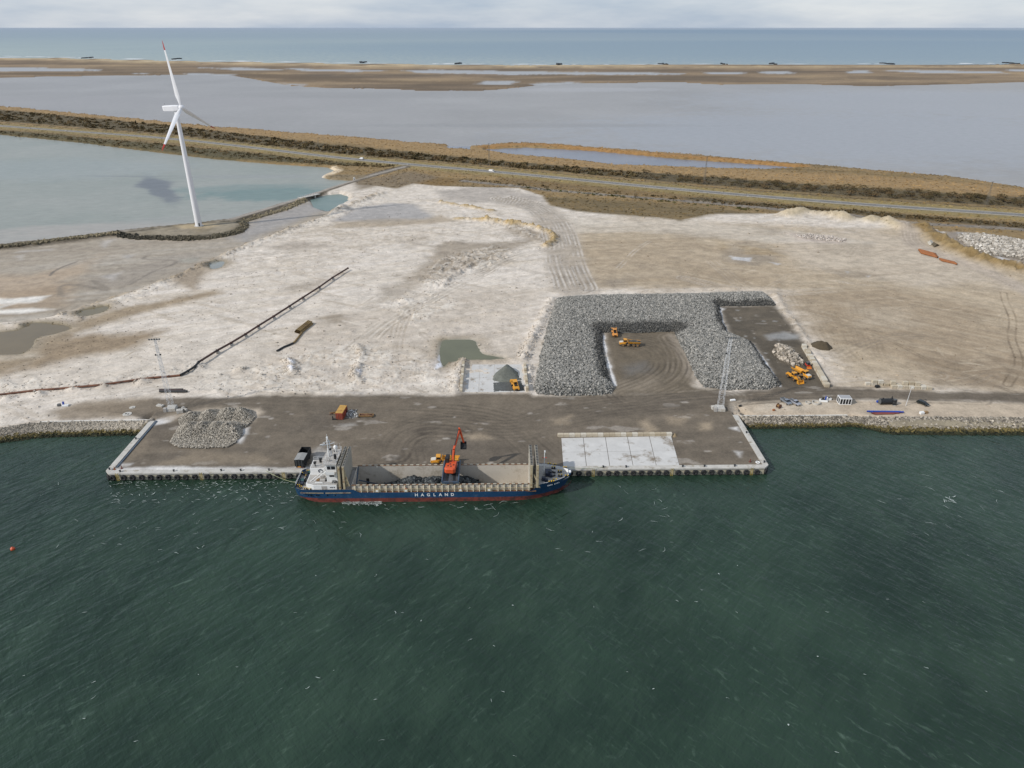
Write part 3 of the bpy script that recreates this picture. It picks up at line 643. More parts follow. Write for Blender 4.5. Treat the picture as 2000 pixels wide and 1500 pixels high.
# --- one mesh for each kind of ground, cut from the same survey
idx = np.arange(NG).reshape(GXX.shape)
q = np.stack([idx[:-1, :-1], idx[:-1, 1:], idx[1:, 1:], idx[1:, :-1]], -1).reshape(-1, 4)
fk = kind[q[:, 0]]; keep = hgt[q].max(1) > -1.2
M_G = attr_mat('ground', 1.9, 1.5, 0.6, 0.16)
for k, nm in enumerate(KINDS):
    f = q[(fk == k) & keep]; u, inv = np.unique(f, return_inverse=True)
    o = link(nm, mesh_np(nm, np.stack([gx[u], gy[u], hgt[u]], 1), inv.reshape(-1, 4), M_G, True, tone[u])); o['kind'] = 'structure'
def ground_z(x, y):
    j = int(np.clip(np.searchsorted(ys, y), 1, len(ys) - 1)); w = 0.80 * (ys[j] * 1.03 + 62); c = int(np.clip(round((x / w + 1) / 2 * (NS - 1)), 0, NS - 1))
    return float(hgt[j * NS + c])
def GG(px, py, dz=0.0):
    """spot of the picture -> spot on the ground as built"""
    z = 2.4
    for _ in range(4):
        p = G(px, py, z); z = ground_z(p.x, p.y)
    p.z = z + dz; return p
# ------------------------------------------------------------------ water
def water_mat(name, deep, shallow, rough=0.12, waves=(), foam=0.0, spec=0.5, big=60.0, extra=None):
    m = bpy.data.materials.new(name); m.use_nodes = True; t = m.node_tree; b = t.nodes['Principled BSDF']
    L = t.links.new
    b.inputs['Roughness'].default_value = rough; b.inputs['IOR'].default_value = 1.33; b.inputs['Specular IOR Level'].default_value = spec
    ge = node(t, 'ShaderNodeNewGeometry'); pos = ge.outputs['Position']
    nb = node(t, 'ShaderNodeTexNoise', i_Scale=1 / big, i_Detail=5.0, i_Roughness=0.6); L(pos, nb.inputs['Vector'])
    r = node(t, 'ShaderNodeMapRange'); r.inputs['From Min'].default_value = 0.35; r.inputs['From Max'].default_value = 0.65; L(nb.outputs['Fac'], r.inputs['Value'])
    mx = node(t, 'ShaderNodeMix', data_type='RGBA'); L(r.outputs['Result'], mx.inputs['Factor'])
    mx.inputs['A'].default_value = (*deep, 1); mx.inputs['B'].default_value = (*shallow, 1)
    col = mx.outputs['Result']; h = None
    for (wl, stretch, ang, amp) in waves:
        mp = node(t, 'ShaderNodeMapping', vector_type='TEXTURE'); L(pos, mp.inputs['Vector'])
        mp.inputs['Rotation'].default_value = (0, 0, ang); mp.inputs['Scale'].default_value = (wl * stretch, wl, wl)
        n = node(t, 'ShaderNodeTexNoise', i_Scale=1.0, i_Detail=3.0, i_Roughness=0.55, i_Distortion=0.4); L(mp.outputs['Vector'], n.inputs['Vector'])
        k = node(t, 'ShaderNodeMath', operation='MULTIPLY'); k.inputs[1].default_value = amp; L(n.outputs['Fac'], k.inputs[0])
        if h is None: h = k.outputs[0]
        else:
            a = node(t, 'ShaderNodeMath', operation='ADD'); L(h, a.inputs[0]); L(k.outputs[0], a.inputs[1]); h = a.outputs[0]
    if h is not None:
        bp = node(t, 'ShaderNodeBump', i_Strength=1.0, i_Distance=1.0); L(h, bp.inputs['Height']); L(bp.outputs['Normal'], b.inputs['Normal'])
    if extra: col = extra(t, pos, col, h) or col
    L(col, b.inputs['Base Color'])
    return m
def sheet(name, p, z, m):
    import bmesh
    bm = bmesh.new(); vs = [bm.verts.new((float(a), float(b), z)) for a, b in p]; f = bm.faces.new(vs); bm.normal_update()
    if f.normal.z < 0: f.normal_flip()
    bmesh.ops.triangulate(bm, faces=bm.faces[:])
    me = bpy.data.meshes.new(name); bm.to_mesh(me); bm.free(); me.materials.append(m)
    o = link(name, me); o['kind'] = 'structure'; return o
def grow(p, d):
    c = p.mean(0); v = p - c; return c + v * (1 + d / np.linalg.norm(v, axis=1, keepdims=True))

def tint(stops, axis=1):
    """colour along the depth of the bed: (metres north or east, colour)"""
    def f(t, pos, col, h):
        L = t.links.new
        sp = node(t, 'ShaderNodeSeparateXYZ'); L(pos, sp.inputs[0])
        n = node(t, 'ShaderNodeTexNoise', i_Scale=0.0012, i_Detail=4.0); L(pos, n.inputs['Vector'])
        ad = node(t, 'ShaderNodeMath', operation='MULTIPLY_ADD'); L(n.outputs['Fac'], ad.inputs[0]); ad.inputs[1].default_value = 900; L(sp.outputs[axis], ad.inputs[2])
        lo, hi = stops[0][0], stops[-1][0]
        mr = node(t, 'ShaderNodeMapRange'); mr.inputs['From Min'].default_value = lo; mr.inputs['From Max'].default_value = hi; L(ad.outputs[0], mr.inputs['Value'])
        cr = node(t, 'ShaderNodeValToRGB'); e = cr.color_ramp.elements
        while len(e) < len(stops): e.new(0.5)
        for k, (y, c) in zip(e, stops): k.position = (y - lo) / (hi - lo); k.color = (*c, 1)
        L(mr.outputs['Result'], cr.inputs['Fac'])
        mx = node(t, 'ShaderNodeMix', data_type='RGBA', blend_type='MULTIPLY'); mx.inputs['Factor'].default_value = 1
        L(cr.outputs['Color'], mx.inputs['A']); L(col, mx.inputs['B']); return mx.outputs['Result']
    return f
one = (1, 1, 1)
def Q(r, g, b, k=1.0): return tuple(float(v) * k for v in lin((r, g, b)))

def harbour_extra(t, pos, col, h):
    """aerated crests of two wave trains (each rules one half of the basin), a veil of foam threads and scattered whitecap flecks"""
    L = t.links.new
    def M(op, a, b=None, c=None):
        n = node(t, 'ShaderNodeMath', operation=op)
        for k, v in enumerate((a, b, c)):
            if v is None: continue
            if hasattr(v, 'is_output'): L(v, n.inputs[k])
            else: n.inputs[k].default_value = v
        return n.outputs[0]
    def ramp(v, lo, hi, a=0.0, b=1.0):
        r = node(t, 'ShaderNodeMapRange', interpolation_type='SMOOTHSTEP'); L(v, r.inputs['Value'])
        for k, q in (('From Min', lo), ('From Max', hi), ('To Min', a), ('To Max', b)): r.inputs[k].default_value = q
        return r.outputs['Result']
    def noise(scale, det=4.0, rough=.6, ang=None, stretch=1.0, dist=0.0):
        n = node(t, 'ShaderNodeTexNoise', i_Scale=1.0, i_Detail=det, i_Roughness=rough, i_Distortion=dist)
        mp = node(t, 'ShaderNodeMapping', vector_type='TEXTURE'); L(pos, mp.inputs['Vector'])
        mp.inputs['Rotation'].default_value = (0, 0, ang or 0); mp.inputs['Scale'].default_value = (scale * stretch, scale, scale)
        L(mp.outputs['Vector'], n.inputs['Vector']); return n.outputs['Fac']
    sp = node(t, 'ShaderNodeSeparateXYZ'); L(pos, sp.inputs[0])
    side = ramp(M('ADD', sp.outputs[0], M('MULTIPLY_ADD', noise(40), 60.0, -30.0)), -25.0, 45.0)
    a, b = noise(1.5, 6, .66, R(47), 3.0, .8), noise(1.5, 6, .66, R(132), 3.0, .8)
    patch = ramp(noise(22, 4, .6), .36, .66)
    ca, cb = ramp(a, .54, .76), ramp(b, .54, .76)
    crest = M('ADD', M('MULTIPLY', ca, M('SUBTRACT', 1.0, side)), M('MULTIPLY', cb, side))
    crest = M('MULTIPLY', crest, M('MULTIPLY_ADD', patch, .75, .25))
    def mix(f, c0, c1):
        m = node(t, 'ShaderNodeMix', data_type='RGBA'); L(f, m.inputs['Factor']); L(c0, m.inputs['A'])
        if hasattr(c1, 'is_output'): L(c1, m.inputs['B'])
        else: m.inputs['B'].default_value = (*c1, 1)
        return m.outputs['Result']
    silt = ramp(noise(16, 5, .62, R(70), 1.6), .42, .70, 0, .4)
    col = mix(silt, col, Q(52, 70, 56))
    col = mix(M('MULTIPLY', crest, .5), col, Q(96, 116, 102))  # bright crest highlights painted into the base colour through the noise mask
    fl = M('MULTIPLY_ADD', noise(30, 3), .35, noise(3.6, 9, .74, R(70), 1.8, 1.5))
    return mix(ramp(fl, .90, .96), col, Q(170, 180, 175))
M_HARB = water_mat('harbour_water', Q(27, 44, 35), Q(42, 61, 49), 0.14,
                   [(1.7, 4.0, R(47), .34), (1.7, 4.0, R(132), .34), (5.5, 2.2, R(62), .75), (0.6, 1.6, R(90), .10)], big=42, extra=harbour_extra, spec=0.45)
hb = np.vstack([grow(HB[:-2], 0) + [0, 4], [[1200, -300], [-1200, -300]]])
HW = np.vstack([[[-1200, shore_l[0, 1] + 9]], shore_l + [0, 9], [[QLB.x + 6, QLB.y + 6], [QL.x + 1.1, QL.y + 1.1], [QR.x - 1.1, QR.y + 1.1], [QRB.x - 6, QRB.y + 6]], shore_r + [0, 9], [[1200, shore_r[-1, 1] + 9], [1200, -300], [-1200, -300]]])
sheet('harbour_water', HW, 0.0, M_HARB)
far_w = [(3.0, 3.0, R(20), .14), (14.0, 4.0, R(10), .3)]
def patches(items, tintf=None):
    """weed beds and deeper basins seen through shallow water: ellipses on the bed with ragged rims (px, py, rx, ry metres, turn, colour, strength)"""
    def f(t, pos, col, h):
        L = t.links.new
        nz_ = node(t, 'ShaderNodeTexNoise', i_Scale=.035, i_Detail=6.0, i_Roughness=.65); L(pos, nz_.inputs['Vector'])
        for (px, py, rx, ry, ang, c, k) in items:
            q = G(px, py, 0); mp = node(t, 'ShaderNodeMapping', vector_type='TEXTURE'); L(pos, mp.inputs['Vector'])
            mp.inputs['Location'].default_value = (q.x, q.y, 0); mp.inputs['Rotation'].default_value = (0, 0, R(ang)); mp.inputs['Scale'].default_value = (rx, ry, 1)
            ln = node(t, 'ShaderNodeVectorMath', operation='LENGTH'); L(mp.outputs['Vector'], ln.inputs[0])
            ad = node(t, 'ShaderNodeMath', operation='MULTIPLY_ADD'); L(nz_.outputs['Fac'], ad.inputs[0]); ad.inputs[1].default_value = 1.6; L(ln.outputs['Value'], ad.inputs[2])
            r = node(t, 'ShaderNodeMapRange', interpolation_type='SMOOTHSTEP'); L(ad.outputs[0], r.inputs['Value'])
            r.inputs['From Min'].default_value = 2.12; r.inputs['From Max'].default_value = 1.45; r.inputs['To Max'].default_value = k
            m = node(t, 'ShaderNodeMix', data_type='RGBA'); L(r.outputs['Result'], m.inputs['Factor']); L(col, m.inputs['A']); m.inputs['B'].default_value = (*c, 1); col = m.outputs['Result']
        rp = node(t, 'ShaderNodeMapping', vector_type='TEXTURE'); L(pos, rp.inputs['Vector']); rp.inputs['Scale'].default_value = (11, 4.5, 5); rp.inputs['Rotation'].default_value = (0, 0, R(8))
        n2 = node(t, 'ShaderNodeTexNoise', i_Scale=1.0, i_Detail=6.0, i_Roughness=.75); L(rp.outputs['Vector'], n2.inputs['Vector'])
        q2 = node(t, 'ShaderNodeMapRange'); L(n2.outputs['Fac'], q2.inputs['Value']); q2.inputs['From Min'].default_value = .3; q2.inputs['From Max'].default_value = .7; q2.inputs['To Min'].default_value = .86; q2.inputs['To Max'].default_value = 1.14
        m = node(t, 'ShaderNodeMix', data_type='RGBA', blend_type='MULTIPLY'); m.inputs['Factor'].default_value = 1; L(col, m.inputs['A']); L(q2.outputs['Result'], m.inputs['B'])
        return m.outputs['Result']
    return f
WEED, TEAL, SHOAL = P(112, 116, 120), P(112, 134, 130), P(172, 166, 158)
def seg(a, b, w, c, k):
    A, B = G(*a, 0), G(*b, 0); d = B - A; m = (A + B) / 2
    t_ = m.y * CP + H_CAM * SP; px = 1000 + FOC * m.x / t_; py = None
    lo, hi = 60.0, 800.0
    for _ in range(50):
        py = (lo + hi) / 2
        if G(1000, py, 0).y > m.y: lo = py
        else: hi = py
    return (px, py, d.length / 2 * 1.15, w, math.degrees(math.atan2(d.y, d.x)), c, k)
M_LAG = water_mat('lagoon_water', P(147, 152, 144), P(158, 160, 152), .35, far_w, big=90, spec=.28,
    extra=patches([(250, 447, 90, 18, 4, SHOAL, .8), (60, 470, 120, 22, 6, SHOAL, .7), (430, 425, 60, 14, 12, P(160, 160, 154), .6), (540, 379, 62, 26, 6, TEAL, .9), (470, 368, 70, 18, 8, TEAL, .55), (480, 345, 60, 10, 0, P(150, 152, 150), .5),
                   seg((290, 349), (334, 392), 9.5, WEED, .95), seg((286, 352), (318, 366), 15, WEED, .9), (225, 344, 45, 3.5, -2, WEED, .5), (100, 330, 130, 60, 0, P(152, 160, 158), .5)]))
M_FJ = water_mat('fjord_water', P(153, 151, 149), P(164, 162, 160), .4, far_w, big=220, spec=.3,
    extra=patches([(1700, 260, 420, 260, 0, P(161, 164, 169), .8), (1900, 200, 500, 300, 0, P(163, 166, 171), .7), (1150, 175, 180, 60, 0, P(174, 173, 174), .6), (1000, 245, 260, 24, 0, P(144, 143, 142), .5), (700, 185, 340, 80, 0, P(150, 148, 146), .6), (200, 200, 500, 120, 0, P(158, 155, 154), .5)]))
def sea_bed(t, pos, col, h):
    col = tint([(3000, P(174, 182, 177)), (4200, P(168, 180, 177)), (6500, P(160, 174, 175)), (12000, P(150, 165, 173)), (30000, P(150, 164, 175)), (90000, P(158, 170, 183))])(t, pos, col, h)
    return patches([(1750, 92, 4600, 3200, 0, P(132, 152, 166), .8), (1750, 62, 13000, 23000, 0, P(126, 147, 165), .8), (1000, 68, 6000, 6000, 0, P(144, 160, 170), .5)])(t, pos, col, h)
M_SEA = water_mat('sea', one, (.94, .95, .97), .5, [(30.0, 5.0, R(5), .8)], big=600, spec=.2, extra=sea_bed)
WO = {k: pts(v[0], 0.2) for k, v in WATERS.items()}
sheet('lagoon_water', grow(WO['lagoon'], 6), 0.0, M_LAG)
M_TEAL = water_mat('inlet_water', P(112, 132, 128), P(126, 142, 136), .3, far_w, big=30, spec=.3)
sheet('inlet_water', grow(WO['inlet'], 4), 0.012, M_TEAL)
sheet('fjord_water', grow(WO['fjord'], 5), -0.012, M_FJ)
M_RP = water_mat('reed_pond_water', P(120, 124, 134), P(134, 136, 144), .25, far_w, big=60, spec=.4)
sheet('reed_pond_water', grow(WO['reed_pond'], 4), 0.02, M_RP); sheet('reed_pool_water', grow(WO['reed_pool'], 3), 0.025, M_RP)
sl = pts('-900,94 0,110.5 200,115.5 400,120 670,124 1000,127.3 1330,126.8 2000,125.3 2700,121', 0.2)
sheet('sea', np.vstack([[[-160000, sl[0, 1] - 60]], sl - [0, 60], [[160000, sl[-1, 1] - 60], [160000, 190000], [-160000, 190000]]]), 0.0, M_SEA)
for nm, s, c in PONDS:
    sheet('pond_water', grow(closed(pts(s)), 4.0), 1.98, water_mat(nm + '_pond', tuple(v * 1.05 for v in c), tuple(v * 1.25 for v in c), .15, [(.8, 2, .3, .03)], big=15, spec=.5))
# ------------------------------------------------------------------ stones and heaps
M_ROCK = attr_mat('stone', 0.9, 3.0, 0.2, 0.05, 0.3)
def stones(c, size, col, flat=0.75, seed=1):
    """thousands of rough six-sided stones as arrays: centres (n,3), sizes (n), colours (n,3)"""
    r = np.random.default_rng(seed); n = len(c)
    cube = np.array([(-1, -1, -1), (1, -1, -1), (1, 1, -1), (-1, 1, -1), (-1, -1, 1), (1, -1, 1), (1, 1, 1), (-1, 1, 1)], float) * .5
    v = cube[None] * (1 + r.uniform(-.42, .42, (n, 8, 3))); v[..., 2] *= flat; v[..., 0] *= r.uniform(.75, 1.35, (n, 1))
    a, b, g = r.uniform(0, 6.28, n), r.uniform(-.6, .6, n), r.uniform(-.6, .6, n)
    ca, sa, cb, sb, cg, sg = np.cos(a), np.sin(a), np.cos(b), np.sin(b), np.cos(g), np.sin(g)
    Rm = np.stack([ca * cb, ca * sb * sg - sa * cg, ca * sb * cg + sa * sg, sa * cb, sa * sb * sg + ca * cg, sa * sb * cg - ca * sg, -sb, cb * sg, cb * cg], 1).reshape(n, 3, 3)
    v = np.einsum('nij,nkj->nki', Rm, v) * np.asarray(size)[:, None, None] + np.asarray(c)[:, None, :]
    q = np.array([(0, 3, 2, 1), (4, 5, 6, 7), (0, 1, 5, 4), (1, 2, 6, 5), (2, 3, 7, 6), (3, 0, 4, 7)])
    f = (q[None] + 8 * np.arange(n)[:, None, None]).reshape(-1, 4)
    t = np.ones((n, 8, 4)); t[:, :, :3] = np.asarray(col)[:, None, :]; t[:, :, 3] = .85
    return v.reshape(-1, 3), f, t.reshape(-1, 4)
def join(*parts):
    V, F, T, n = [], [], [], 0
    for v, f, t in parts: V.append(v); F.append(f + n); T.append(t); n += len(v)
    return np.vstack(V), np.vstack(F), np.vstack(T)
def stone_cols(n, a, b, seed, dark=None, share=.0):
    r = np.random.default_rng(seed); k = r.uniform(0, 1, (n, 1)) ** 1.2; c = np.asarray(a) * (1 - k) + np.asarray(b) * k
    c *= r.uniform(.88, 1.12, (n, 1))
    if dark is not None: c[r.uniform(0, 1, n) < share] = dark
    return c
def heap(name, label, cat, poly, height, dens, s0, s1, ca, cb, seed, step=.6, slope=.9, base_z=2.4, ground=None, nz=.35, kind='stuff', tint_=None):
    """a mound with its own body, clad in separate stones; height(x, y, sd) overrides the flat-topped profile"""
    x0, x1, y0, y1 = poly[:, 0].min() - 1, poly[:, 0].max() + 1, poly[:, 1].min() - 1, poly[:, 1].max() + 1
    nx, ny = int((x1 - x0) / step) + 2, int((y1 - y0) / step) + 2
    X, Y = np.meshgrid(x0 + np.arange(nx) * step, y0 + np.arange(ny) * step)
    def hz(x, y):
        d = poly_sd(poly, x.astype(np.float32), y.astype(np.float32)) + .5 * fbm(x, y, 4, 3, seed)
        h = height(x, y, d) if callable(height) else height * (1 - np.exp(-np.clip(d, 0, None) * slope / height * 1.3))
        return np.where(d > 0, h * (1 + nz * fbm(x, y, 5, 3, seed + 9)) , -1.0), d
    Z, D = hz(X, Y)
    id_ = np.arange(nx * ny).reshape(ny, nx); q = np.stack([id_[:-1, :-1], id_[:-1, 1:], id_[1:, 1:], id_[1:, :-1]], -1).reshape(-1, 4)
    q = q[(D.ravel()[q].max(1) > 0)]; u, inv = np.unique(q, return_inverse=True)
    bv = np.stack([X.ravel(), Y.ravel(), base_z + Z.ravel() - .25], 1)[u]
    bt = np.ones((len(u), 4)); bt[:, :3] = np.asarray(ca) * .7; bt[:, 3] = .9
    r = np.random.default_rng(seed); n = int(dens * (x1 - x0) * (y1 - y0))
    px, py = r.uniform(x0, x1, n), r.uniform(y0, y1, n); pz, pd = hz(px, py); k = pd > .1
    px, py, pz = px[k], py[k], pz[k]; n = len(px); sz = s0 + (s1 - s0) * r.uniform(0, 1, n) ** 2
    st = stones(np.stack([px, py, base_z + pz + r.uniform(-.15, .25, n) * sz], 1), sz, stone_cols(n, ca, cb, seed) * (1 if tint_ is None else tint_(px, py)[:, None]), seed=seed)
    v, f, t = join((bv, inv.reshape(-1, 4), bt), st)
    return tag(link(name, mesh_np(name, v, f, M_ROCK, False, t)), label, cat, None, kind)

GREY_A, GREY_B = P(113, 113, 109), P(182, 178, 170)
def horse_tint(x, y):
    """freshly dug faces round the pit get a darker tone"""
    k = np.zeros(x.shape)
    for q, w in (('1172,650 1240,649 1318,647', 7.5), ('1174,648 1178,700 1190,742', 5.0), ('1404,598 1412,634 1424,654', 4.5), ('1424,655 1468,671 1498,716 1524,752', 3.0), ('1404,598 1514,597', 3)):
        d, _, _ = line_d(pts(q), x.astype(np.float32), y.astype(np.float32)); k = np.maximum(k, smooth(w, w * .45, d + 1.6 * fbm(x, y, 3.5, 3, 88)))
    return 1 - .64 * k  # stones darken close to these edge lines
HORSE = pts('1086,585 1152,581 1280,579 1380,577 1420,575 1490,574 1506,584 1514,597 1404,599 1412,632 1422,653 1468,671 1498,716 1526,752 1500,761 1420,762 1374,757 1357,735 1338,692 1318,655 1316,648 1240,651 1176,650 1180,690 1190,738 1200,760 1192,771 1110,774 1050,770 1042,760 1056,690 1074,620')
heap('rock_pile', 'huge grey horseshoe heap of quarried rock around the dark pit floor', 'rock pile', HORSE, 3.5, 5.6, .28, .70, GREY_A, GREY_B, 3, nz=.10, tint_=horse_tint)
HE1 = pts('346,818 370,806 430,803 470,802 492,803 497,814 490,828 470,836 420,842 360,834')
HE2 = pts('331,866 340,848 356,838 400,834 440,836 466,838 474,846 466,858 458,866 440,874 400,876 350,875')
HEAP = pts('331,866 338,850 352,832 345,820 368,806 430,802 472,801 493,803 498,815 490,829 472,838 474,848 462,864 444,875 400,877 350,875')
tops = [(372, 842, 3.4), (398, 841, 3.6), (424, 841, 3.6), (446, 842, 3.6), (460, 844, 3.2), (375, 818, 2.9), (410, 815, 3.2), (445, 812, 3.4), (475, 811, 3.4)]
tw = [(*gxy(a, b), h) for a, b, h in tops]
def cones(x, y, d):
    h = np.full(x.shape, .4)
    for a, b, k in tw: h = np.maximum(h, k - .62 * np.hypot(x - a, (y - b) * .85))
    return np.minimum(h, np.clip(d, 0, None) * .85 + .2)
heap('rubble_heap', 'pale grey heap of crushed stone on the left end of the quay', 'rubble heap', HEAP, cones, 17, .18, .40, P(138, 131, 119), P(206, 197, 182), 5, nz=.2)
heap('boulder_heap', 'small oval heap of tan boulders behind the yellow machines', 'boulder heap', pts('1509,690 1512,678 1524,675 1540,680 1556,694 1567,706 1566,712 1552,715 1538,712 1522,702'), 2.4, 2.2, .6, 1.35, P(120, 112, 100), P(212, 200, 184), 7)
heap('concrete_rubble', 'white pile of broken concrete slabs behind the grassy bank', 'rubble heap', pts('1866,462 1900,459 1960,466 2030,478 2120,490 2120,540 2050,522 1985,505 1930,498 1890,480'), 1.6, 1.1, .6, 1.9, P(142, 134, 122), P(218, 211, 200), 9, step=1.2, base_z=2.5)
heap('stone_strip', 'low strip of scattered pale stones on the far sand field', 'stones', pts('1555,459 1580,457 1625,461 1655,468 1650,473 1600,469 1560,464'), .3, .7, .5, 1.1, P(184, 174, 164), P(218, 208, 198), 11, step=1.2)

# clods, stones and drift debris on the sand, thickest on the rough ground
rc = np.random.default_rng(33); cand = np.nonzero((kind == 0) & (gy < 600) & (hgt > 2.2) & (gx < 330) & (gx > -330))[0]
relief = np.abs(np.gradient(hgt.reshape(GXX.shape), axis=1)).ravel()[cand]; w_ = (relief + .012) ** 1.4 * np.where(gx[cand] > 45, .35, 1); pk = rc.choice(cand, 6500, p=w_ / w_.sum()); n_ = len(pk)
cs_ = rc.uniform(.18, .34, n_) + (rc.uniform(0, 1, n_) > .96) * rc.uniform(.1, .4, n_)
v, f, tt = stones(np.c_[gx[pk] + rc.uniform(-.4, .4, n_), gy[pk] + rc.uniform(-.5, .5, n_), hgt[pk] + cs_ * .15], cs_ * (1 + gy[pk] / 900), tone[pk, :3] * rc.uniform(.55, 1.2, (n_, 1)), seed=34)
tag(link('sand_clods', mesh_np('sand_clods', v, f, M_ROCK, False, tt)), 'clods and stones strewn over the rough pale sand', 'clods', None, 'stuff')
# revetments: stones on the bank, yellow-green weed and dark wet ones near the water
def bank(name, label, top, bot, n, seed, gap=None):
    r = np.random.default_rng(seed); tp, bp = pts(top, 2.5), pts(bot, 0.1)
    def along(p, t):
        s = np.r_[0, np.cumsum(np.linalg.norm(np.diff(p, axis=0), axis=1))]; return np.stack([np.interp(t * s[-1], s, p[:, 0]), np.interp(t * s[-1], s, p[:, 1])], 1)
    t = r.uniform(0, 1, n); w = r.uniform(-.02, 1.10, n)
    if gap is not None: k = gap(t, w, r); t, w = t[k], w[k]
    a, b = along(tp, t), along(bp, t); xy = a * (1 - w[:, None]) + b * w[:, None]; z = 2.55 - 2.65 * w + r.uniform(-.12, .2, len(t)); n = len(t)
    c = stone_cols(n, P(92, 86, 78), P(196, 186, 170), seed)
    wn_ = w + r.uniform(-.10, .10, n)
    al = smooth(.58, .68, wn_); c = c * (1 - al[:, None]) + stone_cols(n, P(84, 76, 46), P(130, 116, 72), seed + 1) * al[:, None]
    dk = smooth(.80, .90, wn_); c = c * (1 - dk[:, None]) + stone_cols(n, P(30, 33, 24), P(62, 64, 42), seed + 2) * dk[:, None]
    v, f, tt = stones(np.stack([xy[:, 0], xy[:, 1], z], 1), (.34 + .5 * r.uniform(0, 1, n) ** 1.6), c, seed=seed)
    return tag(link(name, mesh_np(name, v, f, M_ROCK, False, tt)), label, 'rock bank', None, 'stuff')
bank('rock_revetment', 'bank of grey rocks with yellow-green weed left of the quay', '-420,852 0,838 50,829 100,826 291,823', '-420,880 0,864 82,853 240,849 272,849', 9500, 21)
bank('rock_revetment', 'long bank of grey rocks with dark weed right of the quay', '1446,814 1500,814 1692,815 2000,817 2500,820', '1468,836 1600,834.5 1665,832 1700,838 1740,846 1850,848 2000,848 2500,851', 16500, 23,
     lambda t, w, r: ~((t > .27) & (w > .30) & (w < .56) & (r.uniform(0, 1, len(t)) < .85)))

def dike_stones(name, label, line_, n, seed, spread, z):
    r = np.random.default_rng(seed); p = curve(pts(line_, z)); s = np.r_[0, np.cumsum(np.linalg.norm(np.diff(p, axis=0), axis=1))]; t = r.uniform(0, s[-1], n)
    xy = np.stack([np.interp(t, s, p[:, 0]), np.interp(t, s, p[:, 1])], 1) + r.normal(0, spread, (n, 2)); zz = np.array([ground_z(a, b) for a, b in xy]) + .1
    v, f, tt = stones(np.c_[xy, zz], r.uniform(.7, 1.8, n), stone_cols(n, P(58, 56, 48), P(150, 138, 112), seed), seed=seed)
    return tag(link(name, mesh_np(name, v, f, M_ROCK, False, tt)), label, 'rock edge', None, 'stuff')
dike_stones('dike_stones', 'dark stones along the seaward foot of the dike', '-300,510 0,485 110,472 220,459 235,459', 1100, 41, .9, 1.0)
dike_stones('dike_stones', 'stones round the mound that carries the wind turbine', '222,457 260,463 300,465 380,466 435,460 466,452 478,441 474,433 500,424 560,406 596,391', 1500, 42, 1.1, 1.0)
# ------------------------------------------------------------------ quay
M_CONC = mat('concrete', P(196, 192, 184), .85, var=.16, scale=.5, bump=.15, rust=P(150, 140, 122), rust_at=.60, rust_scale=.35)
M_CONCW = mat('quay_concrete', P(188, 180, 158), .85, var=.25, scale=.7, bump=.2, rust=P(120, 114, 84), rust_at=.57, rust_scale=.5)
M_TYRE = mat('tyre_rubber', P(42, 42, 43), .8, var=.3, scale=2.0)
M_LAD = mat('ladder_yellow', P(182, 160, 84), .6, var=.2, scale=1.5, rust=P(140, 124, 84), rust_at=.55)
M_YEL = mat('yellow_paint', P(214, 176, 48), .5, var=.15, scale=1.5, rust=P(120, 80, 40), rust_at=.66)
M_DARK = mat('dark_iron', P(44, 46, 48), .6, var=.3)
QX = (QR - QL); QLEN = QX.length; QANG = math.atan2(QX.y, QX.x); QX.normalize(); QY = Vector((-QX.y, QX.x, 0))
def q_uv(p): v = Vector((p.x, p.y, 0)) - Vector((QL.x, QL.y, 0)); return v.dot(QX), v.dot(QY)
lb, rb_ = q_uv(QLB), q_uv(QRB)
quay = thing('quay_wall', 'pale concrete quay wall jutting into the green harbour', 'quay', (QL.x, QL.y, 0), QANG)
ZQ = 2.62
def q_wall(name, a, b, w, z0, z1, m):
    mb = MB(); a, b = Vector((*a, 0)), Vector((*b, 0)); d = (b - a).normalized(); n = Vector((-d.y, d.x, 0))
    p = [a, b, b + n * w, a + n * w]; return mb.prism([(q.x, q.y) for q in p], z0, z1).build(name, m, quay, bevel=.04)
CH = 1.6
q_wall('front_face', (CH, .25), (QLEN - CH, .25), 1.4, -3.0, ZQ - .62, M_CONCW)
q_wall('front_coping', (CH, 0), (QLEN - CH, 0), 1.9, ZQ - .6, ZQ, M_CONC)
for nm, z0, z1, o, w, m in (('side_face', -3, ZQ - .62, .25, 1.2, M_CONCW), ('side_coping', ZQ - .6, ZQ + .002, 0, 1.9, M_CONC)):
    mb = MB(); mb.prism([(o, CH), (CH + .003, o), (CH + .003, o + w), (w + o, CH + w), (w + lb[0], lb[1]), (o + lb[0], lb[1])], z0, z1); mb.build(nm, m, quay)
    L = QLEN; mb = MB(); mb.prism([(L - o, CH), (L - CH - .003, o), (L - CH - .003, o + w), (L - w - o, CH + w), (rb_[0] - w, rb_[1]), (rb_[0] - o, rb_[1])][::-1], z0, z1); mb.build(nm, m, quay)
mb = MB(); mb.prism([(lb[0] + 2.35, lb[1]), (2.35, 3.5), (2.75, 3.5), (lb[0] + 2.75, lb[1])], ZQ - .3, ZQ + .08); mb.build('drain_channel', mat('steel_blue_grey', P(84, 98, 112), .5), quay)
def front_u(px, py=930): p = G(px, py, 1.2); return q_uv(p)[0]
lad = None
for px in (232, 394, 554, 1160, 1315, 1473):
    u = front_u(px)
    for s in (-.35, .35):
        mb = MB().box(u + s - .05, u + s + .05, -.30, -.20, -.6, ZQ + .25)
        o = mb.build('ladder_rail', M_LAD, quay)
    mb = MB()
    for k in range(9): mb.box(u - .3, u + .3, -.28, -.22, -.3 + k * .33, -.24 + k * .33)
    mb.build('ladder_rungs', M_LAD, quay)
